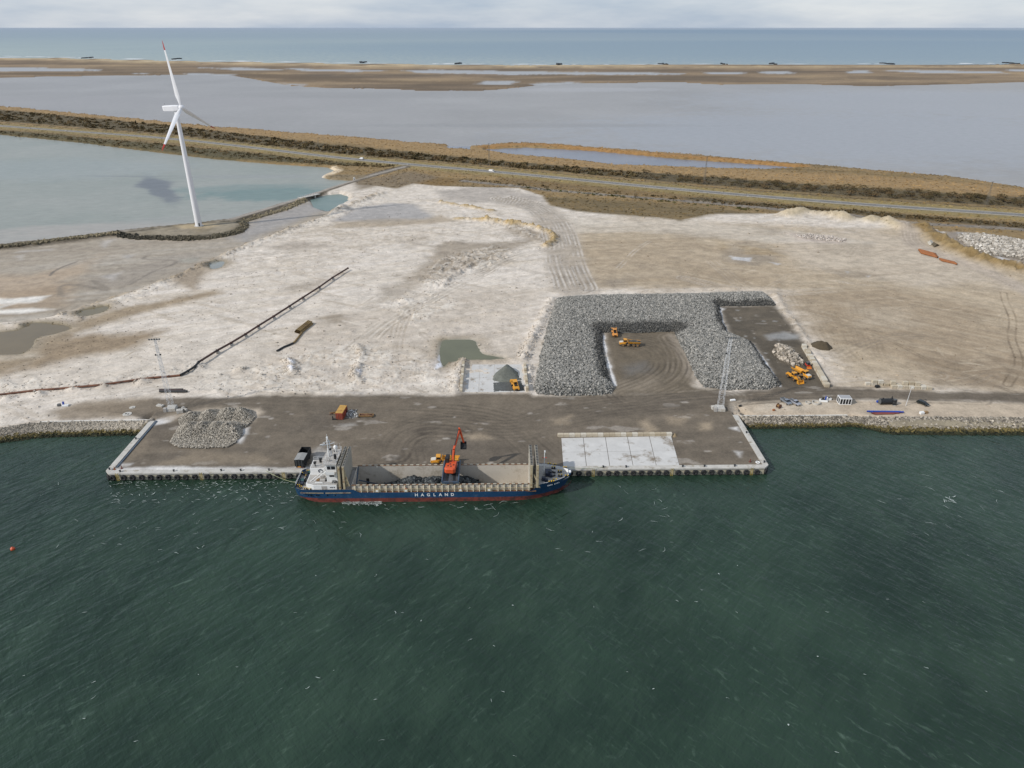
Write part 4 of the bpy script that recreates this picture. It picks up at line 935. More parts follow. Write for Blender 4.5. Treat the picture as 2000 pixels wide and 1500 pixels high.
# tyre fenders, each hanging on its own chain
tyre_me = MB().torus((0, 0, 0), .64, .33, 'Y', 20, 8, .95).mesh('tyre', M_TYRE, True)
chain_me = MB().bar((-.25, .1, .75), (-.1, .42, 1.15), .07).bar((.25, .1, .75), (.1, .42, 1.15), .07).mesh('chain', M_DARK)
def fender(u, v=-.12, z=1.05, rz=0.0, tilt=0.0):
    p = QL + QX * u + QY * v
    t = thing('tyre_fender', 'black tyre fender hanging round the quay corner' if v > -.1 or rz else ('black tyre fender in the row on the quay face left of the ship' if u < 80 else 'black tyre fender in the row on the quay face right of the ship\'s bow'), 'tyre fender', (p.x, p.y, z), QANG + rz, 'tyre fenders hung along the quay')
    a = link('tyre', tyre_me, t); a.rotation_euler = (random.uniform(-.12, .05), random.uniform(0, 3), 0); link('chain', chain_me, t); return t
for px in (222, 243, 260, 278, 295, 312, 329, 346.6, 363, 381, 405, 422, 440, 457, 473.6, 490, 507, 525, 541, 565.6, 583, 600, 1098, 1115, 1132, 1150.5, 1173, 1190, 1206, 1222.5, 1239, 1255, 1271.7, 1288, 1304, 1328, 1345, 1361.7, 1378, 1394, 1411, 1427.7, 1444.7, 1462.5, 1484):
    fender(front_u(px), z=1.05 + random.uniform(-.08, .08))
for u, v, rz in ((1.0, .3, R(-45)), (.05, 2.4, R(-80)), (QLEN - 1.0, .3, R(45)), (QLEN - .05, 2.4, R(80))): fender(u, v, 1.0, rz)
# mushroom bollards and mooring hooks on the coping
bol_me = MB().lathe([(.28, 0), (.22, .12), (.2, .4), (.34, .5), (.34, .6), (.15, .68)], 12).mesh('bollard', M_DARK, True)
for k, px in enumerate((236, 340, 432, 470, 525, 1180, 1225, 1337, 1380, 1440)):
    p = QL + QX * front_u(px) + QY * .9; o = link('bollard', bol_me); o.location = (p.x, p.y, ZQ)
    tag(o, 'squat black mooring bollard on the front coping ' + ('left of the ship' if px < 700 else 'right of the ship'), 'bollard', 'bollards along the quay edge')
for px, py, s in ((262, 857.6, 'left'), (211, 917, 'left'), (1463, 845.6, 'right'), (1496, 903, 'right')):
    p = G(px, py, ZQ); u, v = q_uv(p); u = (.9 + lb[0] * v / lb[1]) if s == 'left' else QLEN - .9 + (rb_[0] - QLEN) * v / rb_[1]
    p = QL + QX * u + QY * v; o = link('bollard', bol_me); o.location = (p.x, p.y, ZQ)
    tag(o, f'black bollard on the {s} side coping of the quay, ' + ('nearest the shore' if v > 15 else 'nearest the water corner'), 'bollard', 'bollards along the quay edge')
# wall ties: white kerbs behind the rock banks
M_WHITE = mat('whitewashed_concrete', P(226, 222, 214), .8, var=.1, rust=P(180, 168, 150), rust_at=.62)
for s, nm in (('80,824.5 150,822.5 292,820.5', 'left'), ('1446,812 1560,812 1655,811', 'right')):
    p = pts(s, 2.5); mb = MB()
    for a, b in zip(p[:-1], p[1:]): mb.bar((a[0], a[1], 2.42), (b[0], b[1], 2.42), .55, .5)
    tag(mb.build('kerb_strip', M_WHITE), f'white concrete kerb strip above the {nm} rock bank', 'kerb')

# concrete slabs on the apron: separate cast bays with joints
def pad(name, corners, nu, nv, z, m, seed):
    r = np.random.default_rng(seed); c = [Vector(p) for p in corners]; root = link(name, None); root['kind'] = 'structure'
    def at(u, v): return (c[0] * (1 - u) + c[1] * u) * (1 - v) + (c[3] * (1 - u) + c[2] * u) * v
    for i in range(nu):
        for j in range(nv):
            e = .006; q = [at((i + e * 2) / nu, (j + e) / nv), at((i + 1 - e * 2) / nu, (j + e) / nv), at((i + 1 - e * 2) / nu, (j + 1 - e) / nv), at((i + e * 2) / nu, (j + 1 - e) / nv)]
            MB().prism([(p.x, p.y) for p in q], z - .2, z + r.uniform(0, .015)).build('slab', m, root)
    return root
M_SLAB = mat('dirty_slab', P(206, 204, 200), .8, var=.10, scale=.25, bump=.05, rust=P(138, 126, 110), rust_at=.61, rust_scale=.16)
pad('concrete_pad', [G(1100, 913.5), G(1328, 911.5), G(1311, 852), G(1096, 856)], 5, 2, 2.50, M_SLAB, 1)
pad('concrete_pad', [G(904, 766), G(1028, 766), G(1023, 712), G(909, 712)], 4, 2, 2.47, M_SLAB, 2)

# ------------------------------------------------------------------ walls of concrete blocks
M_BLK = [mat(f'block_concrete_{k}', c, .9, var=.18, scale=.9, bump=.2) for k, c in enumerate((P(196, 184, 162), P(208, 200, 184), P(180, 166, 142)))]
def block_wall(name, label, a, b, n, w, h, courses=1, step=None, seed=0):
    r = random.Random(seed); a, b = Vector((a.x, a.y, 0)), Vector((b.x, b.y, 0)); d = b - a; L = d.length / n; z0 = 2.4
    t = thing(name, label, 'block wall', (a.x, a.y, z0), math.atan2(d.y, d.x))
    me = [MB().box(-L / 2 + .03, L / 2 - .03, -w / 2, w / 2, 0, h - .02).mesh('block', m, bevel=.06) for m in M_BLK]
    for c in range(courses):
        for k in range(n):
            if step and not step(c, k): continue
            o = link('block', r.choice(me), t); o.location = ((k + .5) * L, r.uniform(-.05, .05), c * h); o.rotation_euler = (0, 0, r.uniform(-.02, .02))
    return t
block_wall('block_wall', 'straight low wall of pale concrete blocks behind the white slab', G(1089, 852.5), G(1312, 850.5), 20, 1.15, 1.15, 1, None, 1)
block_wall('block_wall', 'left side wall of blocks beside the gravel storage bay', G(900.5, 766.5), G(906, 712), 15, 1.0, .95, 2, lambda c, k: c == 0 or k not in (0, 6, 11), 2)
block_wall('block_wall', 'right side wall of blocks beside the gravel storage bay', G(1030, 766), G(1024.5, 713), 15, 1.0, .95, 2, lambda c, k: c == 0 or k not in (3, 9, 14), 3)
block_wall('block_wall', 'long stepped block wall dividing rock yard from the sand field', G(1569, 678), G(1615, 757), 22, 1.9, .85, 2, lambda c, k: c == 0 or k not in (1, 2, 5, 20), 4)
blk = [MB().box(-1.0, 1.0, -.6, .6, 0, 1.18).mesh('loose_block', m, bevel=.06) for m in M_BLK]
def loose(px, py, z, rz, row):
    p = G(px, py); o = link('concrete_block', random.choice(blk)); o.location = (p.x, p.y, 2.4 + z); o.rotation_euler = (0, 0, rz)
    return tag(o, f'pale concrete block in the {row} of the stack beside the road', 'concrete block', 'loose concrete blocks stacked beside the road')
for k in range(10): loose(1694 + k * 12, 752 + k * .6, 0, random.uniform(-.05, .05), 'back row')
for k in (1, 2, 4, 6, 7, 8): loose(1694 + k * 12, 752 + k * .6, 1.18, random.uniform(-.05, .05), 'upper course')
for k in range(7): loose(1745 + k * 11.5, 757.5 + k * .5, 0, random.uniform(-.06, .06), 'front row')
# ------------------------------------------------------------------ cargo ship
M_BLUE = mat('hull_blue', P(24, 66, 102), .5, var=.22, scale=.5, rust=P(66, 92, 118), rust_at=.60, rust_scale=.7)
M_RED = mat('boot_red', P(122, 58, 48), .7, var=.28, scale=.5, rust=P(74, 46, 42), rust_at=.52, rust_scale=.6)
M_SHW = mat('ship_white', P(240, 240, 238), .45, var=.06, scale=.8, rust=P(196, 186, 170), rust_at=.68, rust_scale=.8)
M_DECK = mat('deck_grey', P(176, 172, 166), .7, var=.12, scale=.9, rust=P(140, 128, 112), rust_at=.62)
M_BEIGE = mat('stay_beige', P(186, 172, 140), .6, var=.18, scale=1.2, rust=P(132, 88, 52), rust_at=.57, rust_scale=.9)
M_RUST = mat('rusty_plate', P(128, 92, 62), .8, var=.25, scale=1.0, rust=P(84, 62, 48), rust_at=.55)
M_HOLD = mat('hold_steel', P(205, 197, 184), .8, var=.10, scale=.25, rust=P(172, 162, 146), rust_at=.55, rust_scale=.25)
M_HATCH = mat('hatch_grey', P(178, 172, 158), .6, var=.12, scale=.4, rust=P(134, 122, 102), rust_at=.64, rust_scale=.5)
M_GLASS = mat('dark_glass', (.012, .014, .018), .15, var=.05)
M_BLACK = mat('black_gear', P(34, 36, 38), .55, var=.25)
M_NAVY = mat('navy_gear', P(32, 42, 62), .5, var=.2)
M_GREEN = mat('winch_green', P(46, 84, 84), .5, var=.2)
M_TAN = mat('tan_crate', P(150, 122, 88), .8, var=.2)
M_ORANGE = mat('orange_paint', P(212, 88, 46), .45, var=.10, scale=1.2, rust=P(150, 62, 34), rust_at=.66)
M_SLATE = mat('gantry_slate', P(70, 86, 104), .55, var=.15, rust=P(92, 84, 76), rust_at=.62)
SHX, SHY, SHANG = -23.45, 181.95, QANG
ship = thing('cargo_ship', 'blue and red cargo ship with open hold moored at the quay', 'ship', (SHX, SHY, 0), SHANG)
SS = [-41.9, -41.3, -40.2, -38, -34, -28, -24, -22.5, -15, -5, 5, 15, 24, 28, 29.5, 32, 34, 36, 38, 39.5, 40.8, 41.5, 41.85]
B_DK = [4.3, 5.1, 5.7, 6.0, 6.05, 6.05, 6.05, 6.05, 6.05, 6.05, 6.05, 6.05, 6.05, 6.05, 6.0, 5.75, 5.35, 4.7, 3.75, 2.8, 1.7, .9, .2]
B_WL = [3.2, 4.0, 4.7, 5.4, 5.9, 6.05, 6.05, 6.05, 6.05, 6.05, 6.05, 6.05, 5.9, 5.5, 5.2, 4.5, 3.7, 2.75, 1.6, .7, .12, .08, .05]
Z_DK = [4.75, 4.7, 4.65, 4.6, 4.6, 4.6, 4.6, 3.55, 3.46, 3.46, 3.46, 3.46, 3.46, 3.5, 3.9, 5.7, 5.85, 5.95, 6.05, 6.15, 6.25, 6.35, 6.4]
Z_BOT = [1.9, 1.6, 1.1, .5, -.6, -1.5, -1.6, -1.6, -1.6, -1.6, -1.6, -1.6, -1.6, -1.5, -1.4, -1.3, -1.0, -.6, 0, .5, 1.2, 2.2, 3.2]
def hull_ring(k, lo, hi, off=0):
    """points up one side between two levels (0 waterline .. 1 deck edge) as y, z"""
    return None
def band(lo, hi, grow_=0.0, nlev=4):
    mb = MB()
    rings = []
    for side in (-1, 1):
        rs = []
        for x, bd, bw, zd, zb in zip(SS, B_DK, B_WL, Z_DK, Z_BOT):
            ring = []
            z0, z1 = lo(zb, zd), hi(zb, zd)
            for j in range(nlev + 1):
                z = z0 + (z1 - z0) * j / nlev; f = max(0, min(1, (z - .2) / (zd - .2))) ** 1.3
                b = bw + (bd - bw) * f
                ring.append((x + (1.0 if x > 38 else 0) * (f - 1) * (x - 38) * .55, side * (b + grow_), z))
            rs.append(ring)
        n = nlev + 1
        vs = [p for r in rs for p in r]; fs = []
        for a in range(len(rs) - 1):
            for j in range(nlev):
                q = (a * n + j, (a + 1) * n + j, (a + 1) * n + j + 1, a * n + j + 1); fs.append(q if side < 0 else q[::-1])
        mb.add(vs, fs)
    # transom
    x, bd, bw, zd, zb = SS[0], B_DK[0], B_WL[0], Z_DK[0], Z_BOT[0]
    z0, z1 = lo(zb, zd), hi(zb, zd); f0 = max(0, min(1, (z0 - .2) / (zd - .2))) ** 1.3
    b0 = bw + (bd - bw) * f0
    mb.add([(x, -b0, z0), (x, b0, z0), (x, bd, z1), (x, -bd, z1)], [(0, 3, 2, 1)])
    return mb
ZR = 1.45
hull = band(lambda zb, zd: max(zb, ZR), lambda zb, zd: zd, 0, 5).build('hull', M_BLUE, ship, True)
bt = band(lambda zb, zd: min(zb, ZR), lambda zb, zd: max(min(ZR, zd), min(zb, ZR)), -.015, 4); bt.build('boot_topping', M_RED, ship, True)
mb = MB()                                        # counter: closes the stern under the hull
for a in range(len(SS) - 1):
    f = lambda k: max(0, min(1, (Z_BOT[k] - .2) / (Z_DK[k] - .2))) ** 1.3
    ba, bb = B_WL[a] + (B_DK[a] - B_WL[a]) * f(a) - .02, B_WL[a + 1] + (B_DK[a + 1] - B_WL[a + 1]) * f(a + 1) - .02
    mb.add([(SS[a], -ba, Z_BOT[a] + .02), (SS[a + 1], -bb, Z_BOT[a + 1] + .02), (SS[a + 1], bb, Z_BOT[a + 1] + .02), (SS[a], ba, Z_BOT[a] + .02)], [(0, 3, 2, 1)])
mb.build('bottom', M_RED, ship)
# rubbing strakes, portholes, draught marks
MB().bar((-40, -6.03, 3.55), (-33, -6.13, 3.45), .14).bar((-32.5, -6.13, 3.45), (-24.8, -6.13, 3.45), .14).build('rubbing_strake', M_BEIGE, hull)
for x in (-37.6, -36.9, -35.3, -34.6, -32.0, -29.6):
    MB().tube((x, -5.9, 2.6), (x, -6.10, 2.6), .2, n=12).build('porthole', M_GLASS, hull)
def letters(txt, x0, z0, h, gap, y, m, parent, slant=0.0, name='letter'):
    for k, ch in enumerate(txt):
        if ch == ' ': continue
        cu = bpy.data.curves.new('letter', 'FONT'); cu.body = ch; cu.size = h * 1.38; cu.extrude = .015; cu.offset = .035; cu.align_x = 'CENTER'; cu.resolution_u = 2
        ob = bpy.data.objects.new('tmp', cu); COL.objects.link(ob); dg = bpy.context.evaluated_depsgraph_get()
        me = bpy.data.meshes.new_from_object(ob.evaluated_get(dg)); bpy.data.objects.remove(ob)
        me.materials.clear(); me.materials.append(m); o = link(name, me, parent)
        o.location = (x0 + k * gap, y(x0 + k * gap) if callable(y) else y, z0 + k * slant); o.rotation_euler = (R(90), 0, 0)
M_LETW = mat('letter_white', P(238, 240, 240), .5, var=.03)
letters('HAGLAND', -5.35, 2.0, 1.02, 1.80, -6.09, M_LETW, hull)
def bow_y(x): return -(np.interp(x, SS, B_DK) + .02)
for k in range(9):                                # small name on the bow flare, too fine to read: a row of strokes
    x = 34.2 + k * .42
    if k == 4: continue
    MB().cbox((x, float(np.interp(x, SS, B_DK)) * -1 + .06, 4.75 + k * .03), (.26, .06, .34), rz=R(24)).build('bow_letter', M_LETW, hull)
# decks
def deck_poly(x0, x1, inset, z, name, m, x_extra=()):
    xs = [x0] + [x for x in SS if x0 < x < x1] + [x1]
    up = [(x, float(np.interp(x, SS, B_DK)) - inset) for x in xs]
    return MB().prism([(x, -b) for x, b in up] + [(x, b) for x, b in up[::-1]], z - .15, z).build(name, m, ship)
deck_poly(-41.75, -24.78, .36, 3.75, 'poop_deck', M_DECK)
deck_poly(30.6, 41.0, .55, 5.15, 'forecastle_deck', M_DECK)
for s in (-1, 1): MB().box(-23.0, 30.6, min(s * 6.0, s * 5.1), max(s * 6.0, s * 5.1), 3.2, 3.38).build('side_deck', M_RUST, ship)
MB().box(29.9, 30.6, -5.2, 5.2, 3.2, 5.15).build('forecastle_front', M_BEIGE, ship)
MB().box(28.6, 29.9, -5.0, 5.0, 3.2, 3.6).build('cross_deck', M_RUST, ship)
# hold: floor, walls, coaming with its ribs
HX0, HX1, HYI, ZC = -24.6, 28.6, 5.08, 5.7
MB().box(HX0, HX1, -HYI, HYI, -1.5, -1.3).build('hold_floor', M_HOLD, ship)
for s in (-1, 1):
    a, b = sorted((s * HYI, s * (HYI + .14))); MB().box(HX0, HX1, a, b, -1.3, ZC - .12).build('hold_wall', M_HOLD, ship)
    a, b = sorted((s * (HYI - .03), s * (HYI + .42))); MB().box(HX0, HX1, a, b, ZC - .12, ZC).build('coaming_top', M_RUST, ship)
    a, b = sorted((s * (HYI + .5), s * (HYI + .62))); MB().box(HX0, HX1, a, b, 4.45, 4.55).build('coaming_rail', M_BEIGE, ship)
for x in (HX0, HX1): MB().box(x - .14 if x < 0 else x, x if x < 0 else x + .14, -HYI, HYI, -1.3, ZC - .2).build('hold_bulkhead', M_HOLD, ship)
rib_me = {}
M_CLEAT = mat('cleat_cream', P(176, 168, 150), .6, var=.2)
M_STAY = mat('stay_cream', P(222, 212, 186), .6, var=.12, scale=1.5, rust=P(150, 104, 62), rust_at=.62, rust_scale=1.2)
for s in (-1, 1):
    y0, y1 = s * (HYI + .16), s * (HYI + .86)
    mb = MB(); mb.prism([(y0, 3.38), (y1, 3.38), (y1, 3.55), (s * (HYI + .50), ZC - .13), (y0, ZC - .13)], -.13, .13, 'X'); rib_me[s] = mb.mesh('coaming_stay', M_STAY)
    mb = MB(); mb.bar((0, s * (HYI + .88), 3.38), (0, s * (HYI + .88), 4.95), .05); post = mb.mesh('rail_post', M_SHW)
    for k in range(29):
        o = link('coaming_stay', rib_me[s], ship); o.location = (-23.6 + k * 1.86, 0, 0)
        if s > 0 or True:
            c = link('cleat', MB().box(-.5, .5, min(s * (HYI + .05), s * (HYI + .5)), max(s * (HYI + .05), s * (HYI + .5)), ZC, ZC + .10).mesh('cleat', M_CLEAT), ship); c.location = (-22.7 + k * 1.86, 0, 0)
    for z in (3.95, 4.4): MB().bar((-23, s * (HYI + .90), z), (29, s * (HYI + .90), z), .045).build('hand_rail', M_BEIGE, ship)
for x in (-17.0, -8.4, 7.9, 16.5):
    mb = MB().cbox((x, -6.0, 4.05), (1.2, .25, 1.0)); f = mb.build('fire_box', M_BEIGE, ship)
    MB().cbox((x, -6.14, 4.05), (.7, .06, .55)).build('door', M_SHW, f)
MB().cbox((-8.4, -5.95, 4.75), (.2, .2, .3)).build('lamp_red', mat('lamp_red', P(190, 40, 34), .4), ship)
MB().bar((-23.0, -2, 5.2), (-19.0, 4.6, -.8), .32).build('hold_brace', M_SLATE, ship)
MB().bar((HX0 + .2, HYI - .3, 5.4), (HX0 + .2, -HYI + .2, -1.2), .35).build('hold_brace', M_SLATE, ship)
MB().box(HX0 + 2.2, HX0 + 3.1, HYI - .04, HYI + .001, -1.2, 1.0).build('hold_door', M_BLACK, ship)
# folded hatch covers standing at both ends
def hatch(x, lean, th, n):
    base = Matrix.Translation((x, 0, ZC - 1.3)) @ Matrix.Rotation(R(lean), 4, 'Y')
    root = MB().box(-th / 2, th / 2, -5.75, 5.5, 0, 8.2, base).build('hatch_cover', M_HATCH, ship, bevel=.03)
    for z in (1.4, 3.2, 5.0): MB().box(-th / 2 - .1, -th / 2 + .01, -5.4, 5.4, z, z + .14, base).build('stiffener', M_HATCH, root)
    MB().box(-th / 2 + .12, th / 2 - .12, -5.6, 5.3, 8.19, 8.26, base).build('seal', M_BLACK, root)
    m = MB()
    for k in range(12): m.box(-th / 2 + .08, th / 2 - .08, -5.2 + k * .87, -5.06 + k * .87, 8.22, 8.30, base)
    m.build('seal_rib', M_HATCH, root)['kind'] = 'stuff'
    for z0, z1 in ((.2, 3.2), (3.5, 8.0)): MB().box(-th / 2 + .1, th / 2 - .1, -5.97, -5.75, z0, z1, base).build('edge_wheel_track', M_BEIGE, root)
    return root
for x, l in ((-28.0, 2), (-26.7, 2)): hatch(x, l, .75, 4)
for x, l in ((29.15, 0), (30.95, 0)): hatch(x, l, .85, 4)
MB().bar((-25.9, -5.4, 5.4), (-26.2, -5.6, 11.2), .5).bar((-25.2, -5.5, 5.5), (-25.9, -5.6, 9.0), .32).build('hatch_cylinder', M_BEIGE, ship)
MB().bar((29.9, -5.5, 9.0), (31.7, -5.6, 4.4), .34).build('hatch_cylinder', M_BEIGE, ship)
# poop deckhouse
dh = MB().prism([(-38.4, -4.4), (-36, -5.35), (-29.1, -5.35), (-29.1, 5.35), (-36, 5.35), (-38.4, 3.6)], 3.75, 5.75).build('deckhouse', M_SHW, ship)
MB().prism([(-38.2, -4.2), (-35.9, -5.15), (-29.2, -5.15), (-29.2, 5.15), (-35.9, 5.15), (-38.2, 3.4)], 5.75, 5.80).build('boat_deck', M_DECK, ship)
MB().box(-33.6, -32.0, -5.40, -5.30, 3.9, 5.4).build('recess', M_DECK, dh)
for x in (-31.1, -30.6, -30.0): MB().box(x, x + .35, -5.40, -5.34, 4.8, 5.1).build('porthole', M_GLASS, dh)
mb = MB()
for x in (-37.9, -36.4, -34.8, -33.2, -31.6, -30): mb.bar((x, -5.1 + (0 if x > -36.5 else .6), 5.8), (x, -5.1 + (0 if x > -36.5 else .6), 6.8), .05)
for z in (6.3, 6.8): mb.bar((-36.4, -5.1, z), (-29.3, -5.1, z), .05)
mb.build('railing', M_SHW, ship)
aft = MB().box(-38.0, -33.6, .2, 4.9, 5.8, 8.2).build('aft_house', M_SHW, ship)
MB().torus((-34.9, .15, 7.2), .55, .14, 'Y', 16, 6).build('lifebuoy', M_NAVY, aft)
MB().prism([(-37.8, .4), (-33.8, .4), (-33.8, 4.7), (-37.8, 4.7)], 8.2, 8.27).build('aft_house_roof', M_DECK, aft)
mb = MB()
for x in (-37.8, -36.5, -35.1, -33.8):
    for y in (.3, 4.7): mb.bar((x, y, 8.4), (x, y, 9.4), .06)
for y in (.3, 4.7):
    for z in (8.9, 9.4): mb.bar((-37.8, y, z), (-33.8, y, z), .05)
mb.build('railing', M_SHW, aft)
for x, y, r, z in ((-36.6, 1.2, .35, 9.7), (-35.4, 3.4, .4, 9.5), (-34.2, 1.8, .3, 9.9), (-34.2, 3.6, .35, 9.4)): MB().tube((x, y, 8.4), (x, y, z), r, n=10).tube((x - .3, y, z), (x + .5, y, z + .1), r * .8, n=8).build('vent_pipe', M_DECK if x > -35 else M_BLACK, aft)
wh = MB().prism([(-32.2, -3.6), (-29.0, -3.6), (-29.0, 5.0), (-32.2, 5.0)], 5.8, 11.9).build('wheelhouse', M_SHW, ship, bevel=.05)
MB().box(-31.9, -29.3, -5.2, -3.5, 9.2, 9.35).build('bridge_wing', M_DECK, wh)
MB().box(-31.9, -29.3, -5.2, -5.1, 9.35, 10.3).build('wing_bulwark', M_SHW, wh)
for x0, x1, z0, z1 in ((-31.7, -30.7, 10.2, 11.25), (-30.5, -29.3, 10.2, 11.25), (-31.3, -29.9, 7.6, 8.6)): MB().box(x0, x1, -3.66, -3.58, z0, z1).build('window', M_GLASS, wh)
for y in (-2.6, -1.2, .2, 1.6, 3.0): MB().box(-29.02, -28.94, y, y + 1.1, 10.2, 11.25).build('window', M_GLASS, wh)
for y in (-2.4, -.4, 1.6): MB().box(-32.26, -32.18, y, y + 1.4, 10.2, 11.2).build('window', M_GLASS, wh)
MB().prism([(-32.6, -4.0), (-28.8, -4.0), (-28.8, 5.0), (-32.6, 5.0)], 11.9, 12.05).build('monkey_island', M_DECK, ship)
mb = MB()
for x in (-32.5, -30.7, -28.9):
    for y in (-3.9, -.9, 2.0, 4.9): mb.bar((x, y, 12), (x, y, 13.0), .05)
for x in (-32.5, -28.9):
    for z in (12.5, 13.0): mb.bar((x, -3.9, z), (x, 4.9, z), .05)
for y in (-3.9, 4.9):
    for z in (12.5, 13.0): mb.bar((-32.5, y, z), (-28.9, y, z), .05)
mb.build('roof_railing', M_SHW, ship)
mast = MB().bar((-32.0, .5, 10.7), (-31.9, 1.0, 18.2), .26).bar((-30.9, 1.2, 10.7), (-31.5, 1.2, 17.6), .22).build('radar_mast', M_SHW, ship)
m = MB()
for k in range(8): m.bar((-31.95, .6 + k * .05, 11.3 + k * .8), (-31.0 - k * .06, 1.2, 11.6 + k * .8), .1)
m.build('mast_rungs', M_SHW, mast)
MB().cbox((-31.8, 1.0, 18.3), (.5, .5, .8)).tube((-31.8, 1, 18.6), (-31.8, 1, 19.6), .06).build('mast_top', M_SHW, mast)
MB().bar((-33.4, .2, 16.2), (-30.0, 1.6, 16.3), .16).bar((-33.0, .4, 17.1), (-30.8, 1.4, 17.1), .12).cbox((-33.2, .2, 16.6), (1.5, .25, .25), rz=.5).build('yard_arm', M_SHW, mast)
MB().cbox((-31.2, .7, 14.6), (.6, .5, .5)).build('radar_box', M_BLACK, mast)
for x, y, z in ((-29.9, 3.6, 14.8), (-29.3, 2.2, 15.8), (-30.8, 4.4, 15.2), (-29.1, 4.2, 14.6), (-30.2, -.5, 14.2)): MB().tube((x, y, 12), (x, y, z), .05, .025, 6).build('aerial', M_SHW, ship)
MB().lathe([(.1, 0), (.55, .2), (.6, .7), (.35, 1.15), (.05, 1.3)], 12, Matrix.Translation((-30.3, 3.2, 13.2))).tube((-30.3, 3.2, 12), (-30.3, 3.2, 13.3), .12).build('satellite_dome', M_SHW, ship, True)
MB().tube((-29.6, -.9, 12.0), (-29.6, -.9, 13.7), .45, .4, 12).build('funnel', M_BLACK, ship)
MB().cbox((-29.6, -2.6, 12.5), (.8, .7, .9)).cbox((-31.4, -2.0, 12.4), (.5, .5, .7)).cbox((-31.2, 3.4, 12.4), (.7, .6, .8)).build('locker', M_DECK, ship)
# stair, davits, rescue gear on the boat deck
MB().bar((-36.2, -3.4, 5.9), (-32.2, -1.2, 8.5), .16).bar((-38.2, -3.8, 5.2), (-33.9, -1.1, 7.9), .16).build('davit', M_SHW, ship)
MB().prism([(-33.6, 6.0), (-33.2, 6.0), (-30.4, 8.2), (-30.8, 8.2)], -2.2, -1.4, 'Y').build('stairway', M_DECK, ship)
for (x, y, sx, sy, sz, m, nm) in ((-35.0, -3.0, .9, .8, .7, M_TAN, 'crate'), (-33.6, -3.2, 1.6, .9, .6, M_DECK, 'locker'), (-32.4, -3.0, .7, .8, .6, M_BLACK, 'liferaft'), (-31.6, -1.9, 1.0, .6, .5, M_TAN, 'crate'), (-30.0, -3.9, 1.2, 1.0, .5, M_BLACK, 'hatch'), (-34.5, -4.4, 2.2, .25, .5, M_SHW, 'bench'), (-34.0, -1.5, 1.1, .8, 1.0, M_DECK, 'vent_box')):
    MB().cbox((x, y, 5.8 + sz / 2), (sx, sy, sz)).build(nm, m, ship, bevel=.05)
# mooring deck aft
for x, y, m in ((-40.2, 2.6, M_BLACK), (-39.0, 1.2, M_NAVY), (-40.5, -1.0, M_GREEN), (-40.3, -2.4, M_NAVY), (-39.2, 3.2, M_GREEN), (-39.1, -.6, M_BLACK)):
    w = MB().tube((x - .55, y, 4.55), (x + .55, y, 4.55), .42, n=12).cbox((x, y + .6, 4.35), (.9, .4, 1.0)).build('winch', m, ship)
    MB().tube((x - .62, y, 4.55), (x - .5, y, 4.55), .62, n=12).tube((x + .5, y, 4.55), (x + .62, y, 4.55), .62, n=12).build('drum_flange', m, w)
for x, y in ((-41.0, -3.2), (-40.2, -4.0), (-38.6, -4.8), (-37.4, -5.2), (-41.2, 3.4), (-40.0, 4.6), (-39.8, 1.9)):
    b = MB().cbox((x, y, 3.82), (.9, .4, .12)).tube((x - .28, y, 3.8), (x - .28, y, 4.55), .15).tube((x + .28, y, 3.8), (x + .28, y, 4.55), .15).build('bitts', M_BLACK, ship)
    MB().tube((x - .28, y, 4.55), (x - .28, y, 4.66), .17).tube((x + .28, y, 4.55), (x + .28, y, 4.66), .17).build('bitt_cap', M_YEL, b)
mb = MB()
for k in range(10):
    y = -3.8 + k * .85; mb.bar((-41.7, y, 4.7), (-41.7, y, 5.6), .05)
mb.bar((-41.7, -3.8, 5.6), (-41.7, 3.9, 5.6), .05).bar((-41.7, -3.8, 5.15), (-41.7, 3.9, 5.15), .05); mb.build('stern_railing', M_SHW, ship)
# forecastle: white bulwark inside, mast, windlass, bollards
xs = [32.0, 34, 36, 38, 39.5, 40.8]
for s in (-1, 1):
    mb = MB()
    for a, b in zip(xs[:-1], xs[1:]):
        ya, yb = np.interp(a, SS, B_DK) - .30, np.interp(b, SS, B_DK) - .30; za, zb = np.interp(a, SS, Z_DK), np.interp(b, SS, Z_DK)
        mb.add([(a, s * (ya - .3), 5.1), (b, s * (yb - .3), 5.1), (b, s * yb, zb), (a, s * ya, za), (a, s * (ya - .4), 5.1), (b, s * (yb - .4), 5.1), (b, s * (yb - .1), zb), (a, s * (ya - .1), za)], [(0, 1, 2, 3), (5, 4, 7, 6), (3, 2, 6, 7)])
    mb.build('bulwark', M_SHW, ship)
for s in (-1, 1):
    mb = MB()
    xs2 = [-40.9, -40.2, -38, -34, -28, -24.8]
    for a, b in zip(xs2[:-1], xs2[1:]):
        ya, yb = np.interp(a, SS, B_DK) - .16, np.interp(b, SS, B_DK) - .16
        mb.add([(a, s * (ya - .22), 3.7), (b, s * (yb - .22), 3.7), (b, s * yb, 4.58), (a, s * ya, 4.58)], [(0, 1, 2, 3)])
    mb.build('poop_bulwark', M_DECK, ship)
MB().cbox((41.2, 0, 6.35), (.7, 1.0, .5)).build('bow_fitting', M_SHW, ship, bevel=.08)
fm = MB().tube((33.2, .6, 5.1), (33.4, .6, 13.2), .2, .11, 10).build('fore_mast', M_SHW, ship)
MB().bar((32.6, .6, 11.0), (34.1, .6, 11.0), .14).build('cross_tree', mat('signal_red', P(190, 60, 52), .5), fm)
MB().cbox((33.4, .6, 13.2), (.4, .4, .5)).build('mast_light', M_SHW, fm)
wl = MB().cbox((34.3, .2, 5.9), (1.3, 2.6, 1.2)).tube((35.2, -1.6, 5.8), (35.2, 1.6, 5.8), .55, n=12).build('windlass', M_NAVY, ship, bevel=.04)
MB().tube((34.9, -.6, 6.0), (34.9, -.2, 6.0), .75, n=12).build('drum_flange', M_BLACK, wl)
